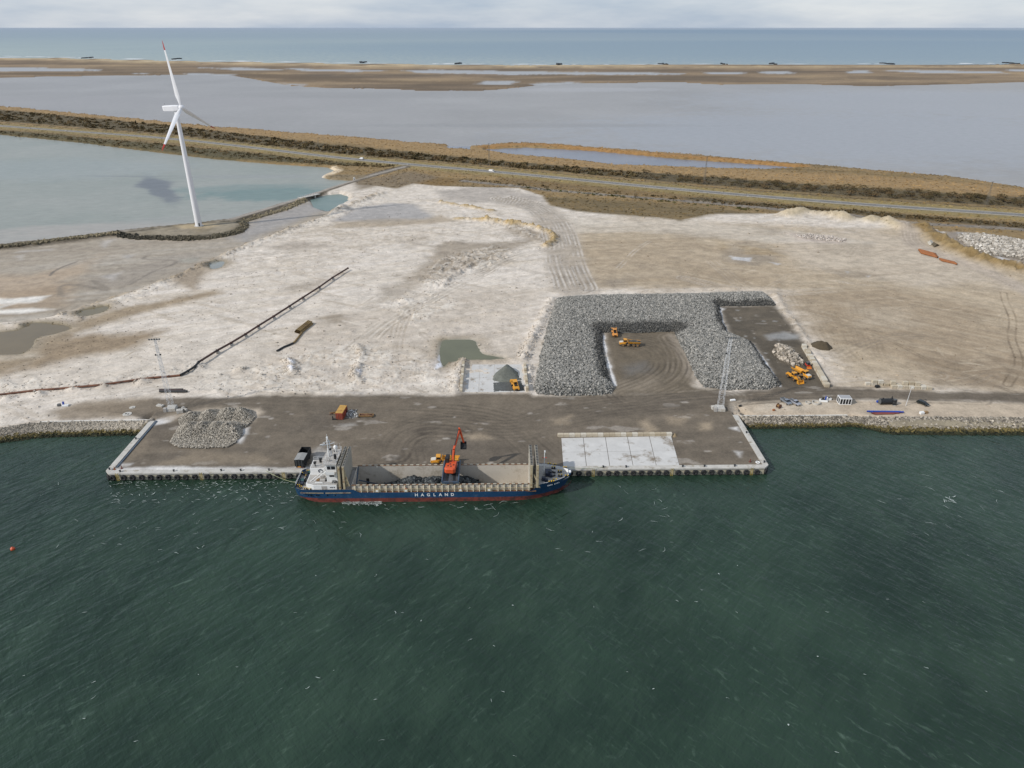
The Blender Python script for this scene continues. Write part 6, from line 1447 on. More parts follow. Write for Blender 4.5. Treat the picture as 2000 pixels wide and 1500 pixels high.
# ------------------------------------------------------------------ lattice light masts, lamp post
M_GALV = mat('galvanised', P(216, 218, 220), .6, var=.06)
def light_mast(label, p, rz, Hm, w0, w1):
    t = thing('light_mast', label, 'light mast', p, rz, 'lattice light masts on the yard')
    MB().box(-1.7, 1.7, -1.7, 1.7, 0, 1.2, None, .1).build('concrete_base', M_CONC, t, bevel=.06)
    MB().cbox((-1.9, -1.3, .7), (1.0, 1.2, 1.5)).build('cabinet', M_DECK, t)
    cs = [(-1, -1), (1, -1), (1, 1), (-1, 1)]
    def cw_(z): k = (z - 1.2) / (Hm - 1.2); return w0 / 2 * (1 - k) + w1 / 2 * k
    for a, b in cs: MB().bar((a * w0 / 2, b * w0 / 2, 1.2), (a * w1 / 2, b * w1 / 2, Hm), .065).build('leg', M_GALV, t)
    mb = MB(); z, k = 1.2, 0
    while z < Hm - 1:
        st = max(.9, cw_(z) * 1.9); z2 = min(z + st, Hm)
        for q in range(4):
            a, b = cs[q], cs[(q + 1) % 4]
            if (k + q) % 2: a, b = b, a
            mb.bar((a[0] * cw_(z), a[1] * cw_(z), z), (b[0] * cw_(z2), b[1] * cw_(z2), z2), .035)
            mb.bar((a[0] * cw_(z2), a[1] * cw_(z2), z2), (b[0] * cw_(z2), b[1] * cw_(z2), z2), .035)
        z = z2; k += 1
    mb.build('lattice_bracing', M_GALV, t)
    for zz, n_, w in ((Hm, 5, 3.4), (Hm * .79, 2, 1.6)):
        bar = MB().bar((-w / 2, -.3, zz), (w / 2, -.3, zz), .14).build('lamp_bar', M_GALV, t)
        for k in range(n_):
            x = (k / (n_ - 1) - .5) * w; MB().cbox((x, -.55, zz + .25), (.45, .35, .5), rx=.5).build('floodlight', M_BLACK if n_ == 2 else M_GREY, bar)
    return t
p = GG(336, 800); light_mast('tall lattice light mast behind the left crushed stone heap', (p.x, p.y, 2.4), R(8), 28.0, 1.7, .5)
p = GG(1406, 800); light_mast('tall lattice light mast in front of the grey rock pile', (p.x, p.y, 2.4), R(-5), 28.6, 2.0, .8)
# loose foundation pieces and snow-white rubble at the masts
for px, py, s, rz, lb_ in ((352, 806, (2.2, 1.6, 1.3), .3, 'grey concrete foundation piece beside the left mast'), (362, 803, (1.8, .7, 1.1), -.4, 'thin upright concrete slab right of the left mast'), (358, 798, (1.0, .8, .7), .8, 'small concrete lump behind the left mast'),
                           (1393.5, 799, (1.5, 1.4, 1.3), .1, 'pale box cabinet left of the right mast'), (313, 793.5, (2.6, 1.4, .6), -.3, 'white concrete plinth left of the left mast')):
    p = GG(px, py); tag(MB().cbox((0, 0, s[2] / 2), s, rz=rz).box(-s[0] * .2, s[0] * .2, -s[1] * .2, s[1] * .2, s[2], s[2] + .15).build('concrete_piece', M_CONC, None, bevel=.05), lb_, 'concrete block').location = p
p = GG(1769, 792.5); t = thing('lamp_post', 'thin pale lamp post on the sand beside the haul road', 'lamp post', tuple(p), 0)
MB().tube((0, 0, 0), (.5, .3, 7.6), .11, .07, 8).build('post', M_GALV, t); MB().cbox((.55, -.2, 7.7), (.5, 1.0, .2)).build('lamp_head', M_PALE, t)

# ------------------------------------------------------------------ dredging pipeline and loose pipes
M_PIPE = mat('pipe_rust', P(126, 84, 62), .75, var=.2, scale=.8, rust=P(84, 58, 48), rust_at=.52, rust_scale=.4)
M_PDARK = mat('pipe_dark_rust', P(88, 60, 52), .75, var=.2, scale=.8, rust=P(60, 46, 44), rust_at=.52, rust_scale=.4)
M_PORG = mat('pipe_orange_rust', P(156, 98, 56), .85, var=.15, scale=.8, rust=P(122, 76, 46), rust_at=.58)
M_PTAN = mat('pipe_tan', P(140, 116, 72), .8, var=.2, scale=.8, rust=P(92, 72, 50), rust_at=.55)
M_PBLUE = mat('pipe_blue', P(34, 72, 168), .45, var=.12); M_PRED = mat('pipe_red_brown', P(132, 72, 60), .6, var=.15)
pl = thing('dredge_pipeline', 'long rusty pipeline running across the pale sand', 'pipeline', (0, 0, 0))
line = [(-60, 781), (0, 772.5), (70, 764), (140, 756), (200, 749.5), (268, 742), (300, 739), (330, 736.5), (352, 734.5)]
rise = [(352, 734.5), (368, 727), (381, 717), (389, 711)]
line2 = [(389, 711), (425, 690), (452, 675), (480, 658), (505, 642), (535, 623), (566, 603), (592, 586), (624, 565), (650, 547), (680, 528)]
def gp(a, dz): p = GG(*a); p.z = max(2.5, min(p.z, 2.75)) + dz; return p
for seq, m, dz, rr in ((line, M_PIPE, .35, .42), (rise, M_BLACK, .55, .46), (line2, M_PDARK, 1.25, .45)):
    for k, (a, b) in enumerate(zip(seq[:-1], seq[1:])):
        za = zb = dz
        if seq is rise: za, zb = .35 + .3 * k, .35 + .3 * (k + 1)
        A, B = gp(a, za), gp(b, zb); d = (B - A).normalized() * .04
        s = MB().tube(A + d, B - d, rr, n=12).build('pipe_section', m, pl, True); MB().tube(B - d * 2, B + d * 2, rr + .13, n=12).build('flange', M_BLACK if seq is rise else m, s)
for k, a in enumerate(line2[1:-1]):
    p = gp(a, 0); MB().cbox((p.x + .15, p.y, 2.45 + .4), (1.5, 1.2, 1.0), rz=.6).build('cradle', M_CONC, pl)
    MB().bar((p.x - .6, p.y + .5, 2.5), (p.x - .6, p.y + .5, 4.4), .16).build('cradle_post', M_CONC, pl)
def pipe(a, b, r, m, label, group, dz=0.0, n=10, nm='steel_pipe'):
    A, B = GG(*a), GG(*b); z = max(A.z, B.z, 2.42) + r + dz; A.z = B.z = z
    mid = (A + B) / 2; o = MB().tube(A - mid, B - mid, r, n=n, caps=False).tube(B - mid, A - mid, r * .86, n=n, caps=False).build(nm, m, None, True); o.location = mid
    return tag(o, label, 'pipe', group)
g = 'tan pipes stacked on the sand'
for k, (dx, dy, dz) in enumerate(((0, 0, 0), (3, 1.5, 0), (6, 3, 0), (9.5, 4.5, 0), (2, .8, .75), (5, 2.3, .75), (8, 3.5, .75))):
    pipe((577 + dx, 650 + dy * .6), (601 + dx, 631 + dy * .6), .45, M_PTAN, 'tan rusty pipe in the bottom row of the stack on the sand' if dz == 0 else 'tan rusty pipe in the top row of the stack on the sand', g, dz)
hs = thing('dredge_hose', 'bent black hose lying on sand below the tan pipe stack', 'hose', (0, 0, 0))
pth = [GG(*a, dz=.4) for a in ((591, 650), (584, 659), (577, 668), (573, 671.5), (565, 675), (555, 679), (541, 687))]
for k, nm, m in ((0, 'pipe_end', M_PTAN), (1, 'hose_length', M_BLACK)):
    MB().pipe(pth[:4] if k == 0 else pth[3:], .42, 10).build(nm, m, hs, True)
g = 'orange rusty pipes at the edge of the sand field'
for k in range(5): pipe((1794 + k * 1.2, 489 + k * 1.6), (1826 + k * 1.3, 498 + k * 1.6), .6, M_PORG, 'orange rusty steel pipe in the left bundle on the far sand', g, 0)
for k in range(4): pipe((1834 + k * 1.6, 506.5 + k * 1.2), (1864 + k * 1.6, 514 + k * 1.2), .5, M_PORG, 'orange rusty steel pipe in the right bundle on the far sand', g, 0)
for k in range(3): pipe((312, 763.5 + k * 1.6), (358 + k * 4, 763 + k * 1.6), .42, (M_BLACK, M_PDARK, M_BLACK)[k], ('rear black pipe lying on sand behind the left mast', 'dark rusty pipe between two black ones behind the left mast', 'front black pipe lying on sand behind the left mast')[k], 'dark pipes behind the left mast')
for k in range(4): pipe((1693 + k * 4, 804.5 + k * .7), (1758 + (k % 2) * 6, 805.3 + k * .7), .27, M_PBLUE, 'bright blue plastic pipe in the bundle above the rock bank', 'blue pipes on the sand', 0 if k < 3 else .3)
for k in range(3): pipe((1702 + k * 3, 808.2 + k * .9), (1763 - k * 8, 806.8 + k * 1.2), .25, M_PRED, 'red-brown pipe lying in front of the blue pipes', 'red-brown pipes on the sand')

# ------------------------------------------------------------------ container, frames, cabin, tank, rings
def shipping_box():
    p = GG(668, 812); t = thing('shipping_container', 'rusty red container with yellow roof on the dark yard', 'container', tuple(p), R(86))
    L, Wd, Hh = 6.06, 2.6, 2.7; m1 = mat('container_red', P(160, 70, 48), .6, var=.15, rust=P(110, 60, 44), rust_at=.57); m2 = mat('container_roof', P(196, 156, 84), .7, var=.2, rust=P(140, 84, 48), rust_at=.55)
    MB().box(-L / 2, L / 2, -Wd / 2, Wd / 2, .12, Hh).build('body', m1, t)
    MB().box(-L / 2, L / 2, -Wd / 2, Wd / 2, Hh, Hh + .06).build('roof', m2, t)
    for k in range(14):
        x = -L / 2 + .35 + k * .41
        for y in (-Wd / 2 - .05, Wd / 2): MB().box(x, x + .2, y, y + .05, .3, Hh - .15).build('corrugation', m1, t)
        MB().box(x, x + .2, -Wd / 2 + .1, Wd / 2 - .1, Hh + .06, Hh + .1).build('roof_rib', m2, t)
    for y in (-.62, .62):
        d = MB().box(-L / 2 - .06, -L / 2, y - .58, y + .58, .25, Hh - .12).build('door', m1, t)
        for q in (-.3, .3): MB().bar((-L / 2 - .1, y + q, .3), (-L / 2 - .1, y + q, Hh - .2), .06).build('lock_bar', M_GREY, d)
    return t
shipping_box()
p = GG(675, 806.5); t = thing('skip_frame', 'rusty iron box standing behind the red container', 'iron box', tuple(p), .1)
MB().box(-.8, .8, -.8, .8, 0, 1.7).build('box', M_PIPE, t); MB().box(-.7, .7, -.85, -.8, .3, 1.4).build('dark_panel', M_BLACK, t)
M_WOOD = mat('old_wood', P(140, 108, 66), .85, var=.25, scale=1.5)
p = GG(715.5, 813); t = thing('lifting_frame', 'rusty lifting frame lying on the yard right of the container', 'lifting frame', tuple(p), .0)
for y in (-.8, .8): MB().bar((-2.6, y, .5), (2.6, y * .9, .5), .3).build('side_beam', M_WOOD, t)
for x in (-2.5, 0, 2.5): MB().bar((x, -.9, .5), (x, .9, .5), .28).build('cross_beam', M_WOOD, t)
MB().bar((-2.5, -.8, .55), (2.5, .8, .55), .2).bar((-2.5, .8, .6), (2.5, -.8, .6), .2).build('diagonal', M_PIPE, t)
for x in (-2.5, 2.5):
    for y in (-.85, .85): MB().box(x - .25, x + .25, y - .2, y + .2, 0, .42).build('foot', M_BLACK, t)
MB().bar((-1.6, 0, .6), (-.4, 0, 2.1), .05).bar((1.4, 0, .6), (-.4, 0, 2.1), .05).build('sling', M_PTAN, t)
p = GG(650.5, 808.5); t = thing('timber_trestle', 'crossed rusty beams lying left of the red container', 'trestle', tuple(p), .2)
for k, (a, b) in enumerate((((-1.2, -.7, .3), (1.2, .7, .5)), ((-1.2, .7, .4), (1.2, -.7, .3)), ((-1.0, 0, .6), (1.1, .1, .7)))): MB().bar(a, b, .2).build('beam', M_WOOD if k else M_PIPE, t)
p = GG(653, 819.5); t = thing('winch_stand', 'small black winch stand in front of the red container', 'stand', tuple(p), 0)
MB().bar((-.5, 0, 0), (-.5, 0, 1.4), .3).build('upright', M_BLACK, t); MB().box(-.7, 1.1, -.3, .3, 0, .3).build('base', M_BLACK, t)
p = GG(692, 812); o = heap('rubble_spill', 'pale crushed rubble spilled right of the red container', 'rubble', pts('676,803 698,800 701,814 690,818 676,817'), .35, 3.0, .15, .5, P(150, 148, 144), P(226, 224, 220), 61, base_z=2.4)
def cabin():
    p = GG(1647.5, 787); t = thing('site_cabin', 'white framed site cabin with dark glazed walls', 'cabin', tuple(p), R(-3)); a, b, h = 2.15, 1.5, 2.6
    MB().box(-a, a, -b, b, 0, .25).build('floor_frame', M_SHW, t); MB().box(-a, a, -b, b, h - .3, h).build('roof_frame', M_SHW, t, bevel=.03)
    MB().box(-a + .15, a - .15, -b + .15, b - .15, h, h + .03).build('roof', mat('cabin_roof', P(168, 168, 170), .6, var=.08), t)
    MB().box(-a + .12, a - .12, -b + .12, b - .12, .25, h - .3).build('inside', mat('cabin_inside', P(52, 54, 56), .6, var=.2), t)
    for x in (-a, -a + 1.02, -.1, .93, a - .22):
        MB().box(x, x + .22, -b, -b + .14, .25, h - .3).build('post', M_SHW, t)
    for y in (-b + .0, -.1, b - .2): MB().box(-a, -a + .14, y + (.15 if y < -1 else 0), y + .2, .25, h - .3).build('post', M_SHW, t)
    for x0, x1 in ((-a + .22, -a + 1.02), (-a + 1.24, -.1), (.12, .93), (1.15, a - .22)):
        w = MB().box(x0, x1, -b + .03, -b + .10, .3, h - .35).build('window', M_GLASS, t)
    return t
cabin()
p = GG(1729.5, 789); t = thing('plastic_tank', 'thick black plastic cylinder lying on the sand with a tilted end plate', 'tank', tuple(p), R(2))
MB().tube((-2.4, 0, 1.15), (2.1, 0, 1.15), 1.1, n=24).build('barrel', M_BLACK, t, True)
for k in range(6): MB().tube((-2.0 + k * .7, 0, 1.15), (-1.88 + k * .7, 0, 1.15), 1.14, n=24).build('hoop', M_BLACK, t, True)
MB().tube((-2.5, 0, 1.15), (-2.4, 0, 1.15), 1.0, n=24).build('end_cap', M_GREY, t)
MB().prism([(-1.9, .05), (1.5, .05), (.7, 2.9)], 2.2, 2.4, 'X').build('end_plate', M_BLACK, t)
MB().bar((-1.4, 0, 2.2), (-1.4, 0, 2.6), .3).build('inlet', M_BLACK, t)
p = GG(1715.5, 786.5); o = tag(MB().tube((-.6, 0, .5), (.5, .3, .5), .45, n=12).tube((.5, .3, .5), (.6, .33, .5), .3, n=10).build('blue_drum', M_PBLUE), 'small blue drum lying at the black cylinder\'s left end', 'drum'); o.location = p
p = GG(1745.5, 790.5); t = thing('black_drum', 'upright black drum standing right of the black cylinder', 'drum', tuple(p))
MB().tube((0, 0, .1), (0, 0, 2.2), .8, n=20).build('barrel', M_BLACK, t, True)
for z in (.2, 1.1, 2.1): MB().tube((0, 0, z), (0, 0, z + .1), .84, n=20).build('hoop', M_GREY, t)
MB().tube((0, 0, 2.2), (0, 0, 2.28), .6, n=16).build('lid', M_GREY, t); MB().bar((.7, 0, .3), (1.5, .1, .2), .15).build('outlet', M_BLACK, t); MB().cbox((-.2, -1.0, .12), (.9, .4, .24)).build('foot_block', M_CONC, t)
def ring(px, py, r, h, label): 
    p = GG(px, py); mb = MB(); n = 28; rs = [(r, 0), (r, h), (r * .84, h), (r * .84, 0)]
    vs = [(q * math.cos(2 * math.pi * i / n), q * math.sin(2 * math.pi * i / n), z) for q, z in rs for i in range(n)]
    mb.add(vs, [(j * n + i, j * n + (i + 1) % n, ((j + 1) % 4) * n + (i + 1) % n, ((j + 1) % 4) * n + i) for j in range(4) for i in range(n)])
    o = mb.build('concrete_ring', M_CONC, None, True); o.location = p; return tag(o, label, 'concrete ring', 'concrete rings on the sand')
ring(1577.5, 788, .95, .6, 'smaller concrete ring on the sand beside the silver pickups'); ring(1593.5, 788.5, 1.5, .8, 'larger concrete ring on the sand left of the white basin')
p = GG(1608, 783.5); t = thing('concrete_basin', 'white concrete basin with a blue pump standing in it', 'basin', tuple(p), -.15)
MB().box(-1.4, 1.4, -.8, .8, 0, .7, None, .12).build('basin', M_SHW, t); MB().box(-1.0, 1.0, -.45, .45, .7, .72).build('opening', M_BLACK, t); MB().bar((-.3, .1, .6), (-.2, .1, 1.5), .5).build('pump', M_BLACK, t)
MB().tube((.7, .1, .6), (.75, .1, 2.0), .26, n=10).build('blue_pump', M_PBLUE, t)
p = GG(1619, 781); t = thing('water_box', 'small white box with dark lid right of the white basin', 'box', tuple(p), 0)
MB().box(-.7, .7, -.6, .6, 0, .9).build('box', M_SHW, t, bevel=.06); MB().box(-.45, .45, -.4, .4, .9, .96).build('lid', M_BLACK, t)
p = GG(1520.5, 797); t = thing('cable_reel', 'rusty brown cable reel on the sand in front of the pickups', 'cable reel', tuple(p), .5)
for y in (-.6, .5): MB().tube((0, y, .9), (0, y + .12, .9), .9, n=16).build('flange', M_PIPE, t)
MB().tube((0, -.55, .9), (0, .55, .9), .5, n=14).build('core', M_WOOD, t)
for px, py, s, m, lb_ in ((1511, 802, (.9, .7, .6), M_PORG, 'small orange rusty lump on the sand left of the reel'), (1444, 803, (1.0, .6, .6), M_BLACK, 'small dark box on the sand near the right mast'), (1713, 756.5, (1.6, 1.0, .9), M_BLACK, 'dark open crate in front of the concrete block stack'), (1431, 782.5, (2.0, .9, .5), M_SHW, 'white slab with dark hole on the sand beside the haul road'),
                        (116, 793, (1.1, .9, .9), M_GREY, 'dark box on the sand at the yard\'s left end'), (128, 793.5, (2.2, 1.2, .6), M_SHW, 'white concrete basin on the sand at the yard\'s left end'), (1800, 808.5, (1.6, 1.0, .9), M_SHW, 'white bag of rubbish above the rock bank'), (1808, 807, (1.4, 1.0, .8), M_TAN, 'tan sandbag next to a white bag above the rock bank')):
    p = GG(px, py); o = MB().cbox((0, 0, s[2] / 2), s, rz=.2).cbox((0, 0, s[2]), (s[0] * .5, s[1] * .5, .12), rz=.2).build('yard_box' if s[0] < 2 else 'concrete_basin', m, None, bevel=.06); o.location = p; tag(o, lb_, 'box')
p = GG(124.5, 792.5); o = MB().bar((0, 0, .3), (.2, 0, 1.7), .5).build('blue_pump', M_PBLUE); o.location = p; tag(o, 'blue pump standing in the white basin on the left sand', 'pump')
for px, py, r in ((248.5, 809, 1.55), (258.5, 796, 1.05)):
    p = GG(px, py); t = thing('manhole_cover', f'{"larger" if r > 1.2 else "smaller"} round white manhole slab on the left yard', 'manhole cover', tuple(p), -.3, 'round manhole slabs on the yard')
    MB().tube((0, 0, -.1), (0, 0, .14), r, n=24).build('slab', M_CONC, t); 
    for x in ((-.55, .5) if r > 1.2 else (.35,)): MB().tube((x, 0, .14), (x, 0, .18), r * .22, n=12).build('lid', M_BLACK, t)
for px, py, m, lb_ in ((1465, 902, M_RED, 'small red marker post on the quay\'s right corner'), (238, 915, M_RED, 'small red marker post on the quay\'s left corner'), (224, 917, M_PORG, 'small orange marker post on the quay\'s left corner')):
    p = GG(px, py); o = MB().tube((0, 0, 0), (0, 0, 1.1), .16, .1, 8).tube((0, 0, 0), (0, 0, .12), .4, n=10).build('marker_post', m); o.location = p; tag(o, lb_, 'marker post')
p = GG(1480, 903.5); tag(MB().torus((0, 0, .12), .55, .2, 'Z', 18, 8, .8).build('lifebuoy', M_SHW, None, True), 'white and red lifebuoy lying near the quay\'s right corner', 'lifebuoy').location = p
p = G(25, 1073, 0); t = thing('buoy', 'small orange buoy floating on the open green water', 'buoy', tuple(p)); MB().lathe([(.1, -.3), (.55, 0), (.55, .4), (.2, .8), (.05, .9)], 14).build('float', M_ORANGE, t, True); MB().tube((0, 0, .8), (0, 0, 1.3), .05, n=6).build('stem', M_BLACK, t)
# fine gravel: cone in the bay, dark heap behind the wall, sand mounds
def fine_heap(name, label, cat, s, prof, ca, seed, base=2.4, step=.35):
    poly = pts(s); x0, x1, y0, y1 = poly[:, 0].min(), poly[:, 0].max(), poly[:, 1].min(), poly[:, 1].max(); nx, ny = int((x1 - x0) / step) + 2, int((y1 - y0) / step) + 2
    X, Y = np.meshgrid(x0 + np.arange(nx) * step, y0 + np.arange(ny) * step); D = poly_sd(poly, X.astype(np.float32), Y.astype(np.float32)) + .35 * fbm(X, Y, 2.2, 3, seed)
    Z = prof(X, Y, D); q = np.arange(nx * ny).reshape(ny, nx); q = np.stack([q[:-1, :-1], q[:-1, 1:], q[1:, 1:], q[1:, :-1]], -1).reshape(-1, 4); q = q[D.ravel()[q].max(1) > -.3]; u, inv = np.unique(q, return_inverse=True)
    v = np.stack([X.ravel(), Y.ravel(), base + np.where(D > 0, Z, -.3).ravel()], 1)[u]; t = np.ones((len(u), 4)); t[:, :3] = np.asarray(ca) * (1 + .12 * fbm(v[:, 0], v[:, 1], 1.5, 3, seed + 2))[:, None]; t[:, 3] = .9
    return tag(link(name, mesh_np(name, v, inv.reshape(-1, 4), M_G, True, t)), label, cat, None, 'stuff')
gx0, gy0 = gxy(986, 731); gx1, gy1 = gxy(988, 722)
def cone(X, Y, D): return np.clip(np.minimum(4.6 - .62 * np.minimum(np.hypot(X - gx0, Y - gy0), np.hypot(X - gx1, (Y - gy1))), D * .95 + .02), 0, None) + .06 * fbm(X, Y, 1.2, 3, 71)
fine_heap('gravel_cone', 'dark grey cone of fine gravel in the storage bay', 'gravel heap', '962,746 963,735 972,725 982,717 992,716 1004,721 1012,728 1014,740 1010,750 996,756 980,755 968,752', cone, P(112, 114, 106), 72)
fine_heap('gravel_spread', 'thin dark gravel spread in front of the cone in the bay', 'gravel', '962,748 1018,738 1026,764 964,765', lambda X, Y, D: np.clip(D + 1.2 * fbm(X, Y, 1.6, 4, 75), 0, .12) - .03, P(92, 94, 92), 74, step=.16)
dx0, dy0 = gxy(1602, 679); dx1, dy1 = gxy(1612, 681)
fine_heap('soil_heap', 'dark brown soil heap behind the stepped block wall', 'soil heap', '1576,676 1585,671 1596,666 1608,666 1618,673 1627,681 1620,685 1600,684 1584,682', lambda X, Y, D: np.clip(np.minimum(3.4 - .55 * np.minimum(np.hypot(X - dx0, Y - dy0), np.hypot(X - dx1, Y - dy1)), D * 1.1), 0, None), P(84, 74, 58), 76)
p = GG(1272, 849); 
fine_heap('soil_heap', 'small tan soil mound at the right end of the low block wall', 'soil heap', '1312,848 1318,846 1324,849 1322,854 1314,855', lambda X, Y, D: np.clip(D * .8, 0, 1.2), P(150, 132, 104), 78, step=.25)
# ------------------------------------------------------------------ road along the causeway
def ribbon(name, path, off, w, z, m, z2=None):
    p = np.asarray(path); d = np.gradient(p, axis=0); d /= np.linalg.norm(d, axis=1, keepdims=True); n = np.stack([-d[:, 1], d[:, 0]], 1)
    a, b = p + n * (off - w / 2), p + n * (off + w / 2); k = len(p)
    v = np.vstack([np.c_[a, np.full(k, z)], np.c_[b, np.full(k, z)]]); f = np.array([(i, i + 1, k + i + 1, k + i) for i in range(k - 1)])
    o = link(name, mesh_np(name, v, f, m)); o['kind'] = 'structure'; return o
M_ASPH = mat('asphalt', P(120, 117, 113), .85, var=.12, scale=.3, rust=P(142, 138, 134), rust_at=.58, rust_scale=.05)
M_LINE = mat('road_paint', P(226, 224, 218), .7, var=.1, scale=.5)
M_SHOULD = mat('road_shoulder', P(186, 176, 158), .9, var=.2, scale=.4)
ribbon('road_shoulder', RDP, -4.9, 1.9, 2.42, M_SHOULD); ribbon('road_shoulder', RDP, 4.7, 1.0, 2.42, M_SHOULD)
ribbon('highway', RDP, 0, 8.4, 2.45, M_ASPH)
for o in (-3.8, 3.8): ribbon('edge_line', RDP, o, .18, 2.456, M_LINE)
al = np.r_[0, np.cumsum(np.linalg.norm(np.diff(RDP, axis=0), axis=1))]
V, F = [], []
for s in np.arange(0, al[-1] - 6, 15.0):
    q = [np.array([np.interp(s + e, al, RDP[:, 0]), np.interp(s + e, al, RDP[:, 1])]) for e in (0, 5)]; t_ = (q[1] - q[0]) / 5; n_ = np.array([-t_[1], t_[0]]) * .12
    F.append((len(V), len(V) + 1, len(V) + 2, len(V) + 3)); V += [(*(q[0] - n_), 2.456), (*(q[1] - n_), 2.456), (*(q[1] + n_), 2.456), (*(q[0] + n_), 2.456)]
link('centre_line', mesh_np('centre_line', V, F, M_LINE))['kind'] = 'structure'
def on_road(px, off):
    k = np.argmin([abs(gpx(p) - px) for p in RDP]); d = RDP[min(k + 1, len(RDP) - 1)] - RDP[k - 1]; d /= np.linalg.norm(d)
    return (float(RDP[k][0] - d[1] * off), float(RDP[k][1] + d[0] * off), 2.46), math.atan2(d[1], d[0])
def gpx(p): t = p[1] * CP + (H_CAM - 2.4) * SP; return 1000 + FOC * p[0] / t
p, a = on_road(966, -1.9); car('white van driving on the causeway road, the nearer of two', p, a, M_CWHITE, 'van', 6.2, 2.3, 'white vehicles on the causeway road')
p, a = on_road(693, 1.9); car('small white van on the causeway road, farther left', p, a + math.pi, M_CWHITE, 'van', 5.4, 2.1, 'white vehicles on the causeway road')
post_me = MB().box(-.12, .12, -.08, .08, 0, 1.15).mesh('marker', M_CWHITE)
for px in (792, 875, 1055, 1120, 1254, 1478, 1737):
    (x, y, z), a = on_road(px, -6.2); o = link('road_marker', post_me); o.location = (x, y, z - .1); tag(o, 'white marker post on the verge of the causeway road', 'marker post', 'white marker posts along the road')

# ------------------------------------------------------------------ scrub, shrubs, reeds
M_LEAF = attr_mat('foliage', 1.0, 1.2, 0.0, 0.1, 0.1)
def tufts(c, size, n, cols, seed, flat=.55, leaf=.34):
    """leafy clumps: n small faces spread through each low dome"""
    r = np.random.default_rng(seed); N = len(c)
    d = r.normal(size=(N, n, 3)); d /= np.linalg.norm(d, axis=2, keepdims=True); d[..., 2] = np.abs(d[..., 2]); rad = r.uniform(.45, 1.0, (N, n, 1)) ** .6
    lump = 1 + .35 * np.sin(d[..., :1] * 5 + r.uniform(0, 6, (N, 1, 1))) * np.cos(d[..., 1:2] * 4 + r.uniform(0, 6, (N, 1, 1)))
    p = d * rad * lump * np.asarray(size)[:, None, None]; p[..., 2] *= flat; p += np.asarray(c)[:, None, :]
    a, b = r.normal(size=(N, n, 3)), r.normal(size=(N, n, 3)); a /= np.linalg.norm(a, axis=2, keepdims=True); b = np.cross(a, b); b /= np.linalg.norm(b, axis=2, keepdims=True)
    s = (leaf * np.asarray(size)[:, None] * r.uniform(.5, 1.2, (N, n)))[..., None]
    v = np.stack([p - a * s, p - b * s * .7, p + a * s, p + b * s * .7], 2).reshape(-1, 3)
    f = np.arange(N * n * 4).reshape(-1, 4); t = np.ones((N, n, 4, 4)); k = r.uniform(.6, 1.4, (N, n, 1, 1)) * r.uniform(.75, 1.3, (N, 1, 1, 1))
    t[..., :3] = np.asarray(cols)[:, None, None, :] * k; t[..., 3] = .95
    return v, f, t.reshape(-1, 4)
TOP = [(-300, 200), (0, 215), (335, 246), (660, 285), (995, 317), (1330, 343), (1660, 367), (2000, 388), (2400, 420)]
BOT = [(-300, 220), (0, 235), (335, 262), (660, 299), (995, 326), (1330, 356), (1660, 381), (2000, 404), (2400, 438)]
def band_pt(r, x, a=TOP, b=BOT):
    y0, y1 = np.interp(x, *zip(*a)), np.interp(x, *zip(*b)); p = G(x, r.uniform(y0, y1), 2.4); p.z = ground_z(p.x, p.y) - .1; return p
r = np.random.default_rng(404)
def dens(x): return np.interp(x, [-300, 0, 500, 800, 1000, 1250, 1400, 1700, 2100], [1, 1, .9, .8, .45, .6, .95, 1, 1])
P1 = []
while len(P1) < 900:
    x = r.uniform(-280, 1250)
    if r.uniform() < dens(x): P1.append(band_pt(r, x))
P2 = []
LT, LB = [(-300, 236), (0, 256), (335, 283), (640, 314), (780, 324)], [(-300, 246), (0, 267), (335, 294), (640, 322), (780, 328)]
while len(P2) < 420: P2.append(band_pt(r, r.uniform(-280, 770), LT, LB))
RT, RB = [(900, 348), (1340, 386), (1500, 398), (1660, 410), (2000, 437), (2300, 462)], [(900, 351), (1340, 392), (1500, 405), (1660, 416), (2000, 446), (2300, 471)]
P3 = []
while len(P3) < 420:
    x = r.uniform(905, 2250)
    if r.uniform() < np.interp(x, [905, 1340, 1450, 2250], [.25, .5, 1, 1]): P3.append(band_pt(r, x, RT, RB))
gt, gb = [(1015, 364), (1150, 377), (1250, 386), (1500, 410)], [(1015, 366), (1150, 380), (1250, 389), (1500, 414)]
P4 = [band_pt(r, r.uniform(1015, 1480), gt, gb) for _ in range(130)]
OL, BR, GRN = np.array(P(88, 80, 56)), np.array(P(112, 94, 68)), np.array(P(80, 82, 46))
def mixc(n): k = r.uniform(0, 1, (n, 1)); return OL * k + BR * (1 - k)
tag(link('scrub_thicket', mesh_np('scrub_thicket', *tufts(P1, r.uniform(2.2, 4.2, len(P1)), 26, mixc(len(P1)), 1)[:2], M_LEAF, False, tufts(P1, r.uniform(2.2, 4.2, len(P1)), 26, mixc(len(P1)), 1)[2])), 'dark belt of leafless scrub running along the causeway behind the road', 'scrub', None, 'stuff')
v, f, t = tufts(P2, r.uniform(1.4, 2.8, len(P2)), 18, mixc(len(P2)), 2)
tag(link('scrub_thicket', mesh_np('scrub_thicket', v, f, M_LEAF, False, t)), 'low dark scrub between the road and the left lagoon', 'scrub', None, 'stuff')
v, f, t = tufts(P3, r.uniform(1.0, 2.4, len(P3)), 18, mixc(len(P3)), 3)
tag(link('scrub_thicket', mesh_np('scrub_thicket', v, f, M_LEAF, False, t)), 'low brown scrub between the road and the service track', 'scrub', None, 'stuff')
v, f, t = tufts(P4, r.uniform(.8, 1.7, len(P4)), 16, np.repeat(GRN[None], len(P4), 0), 4)
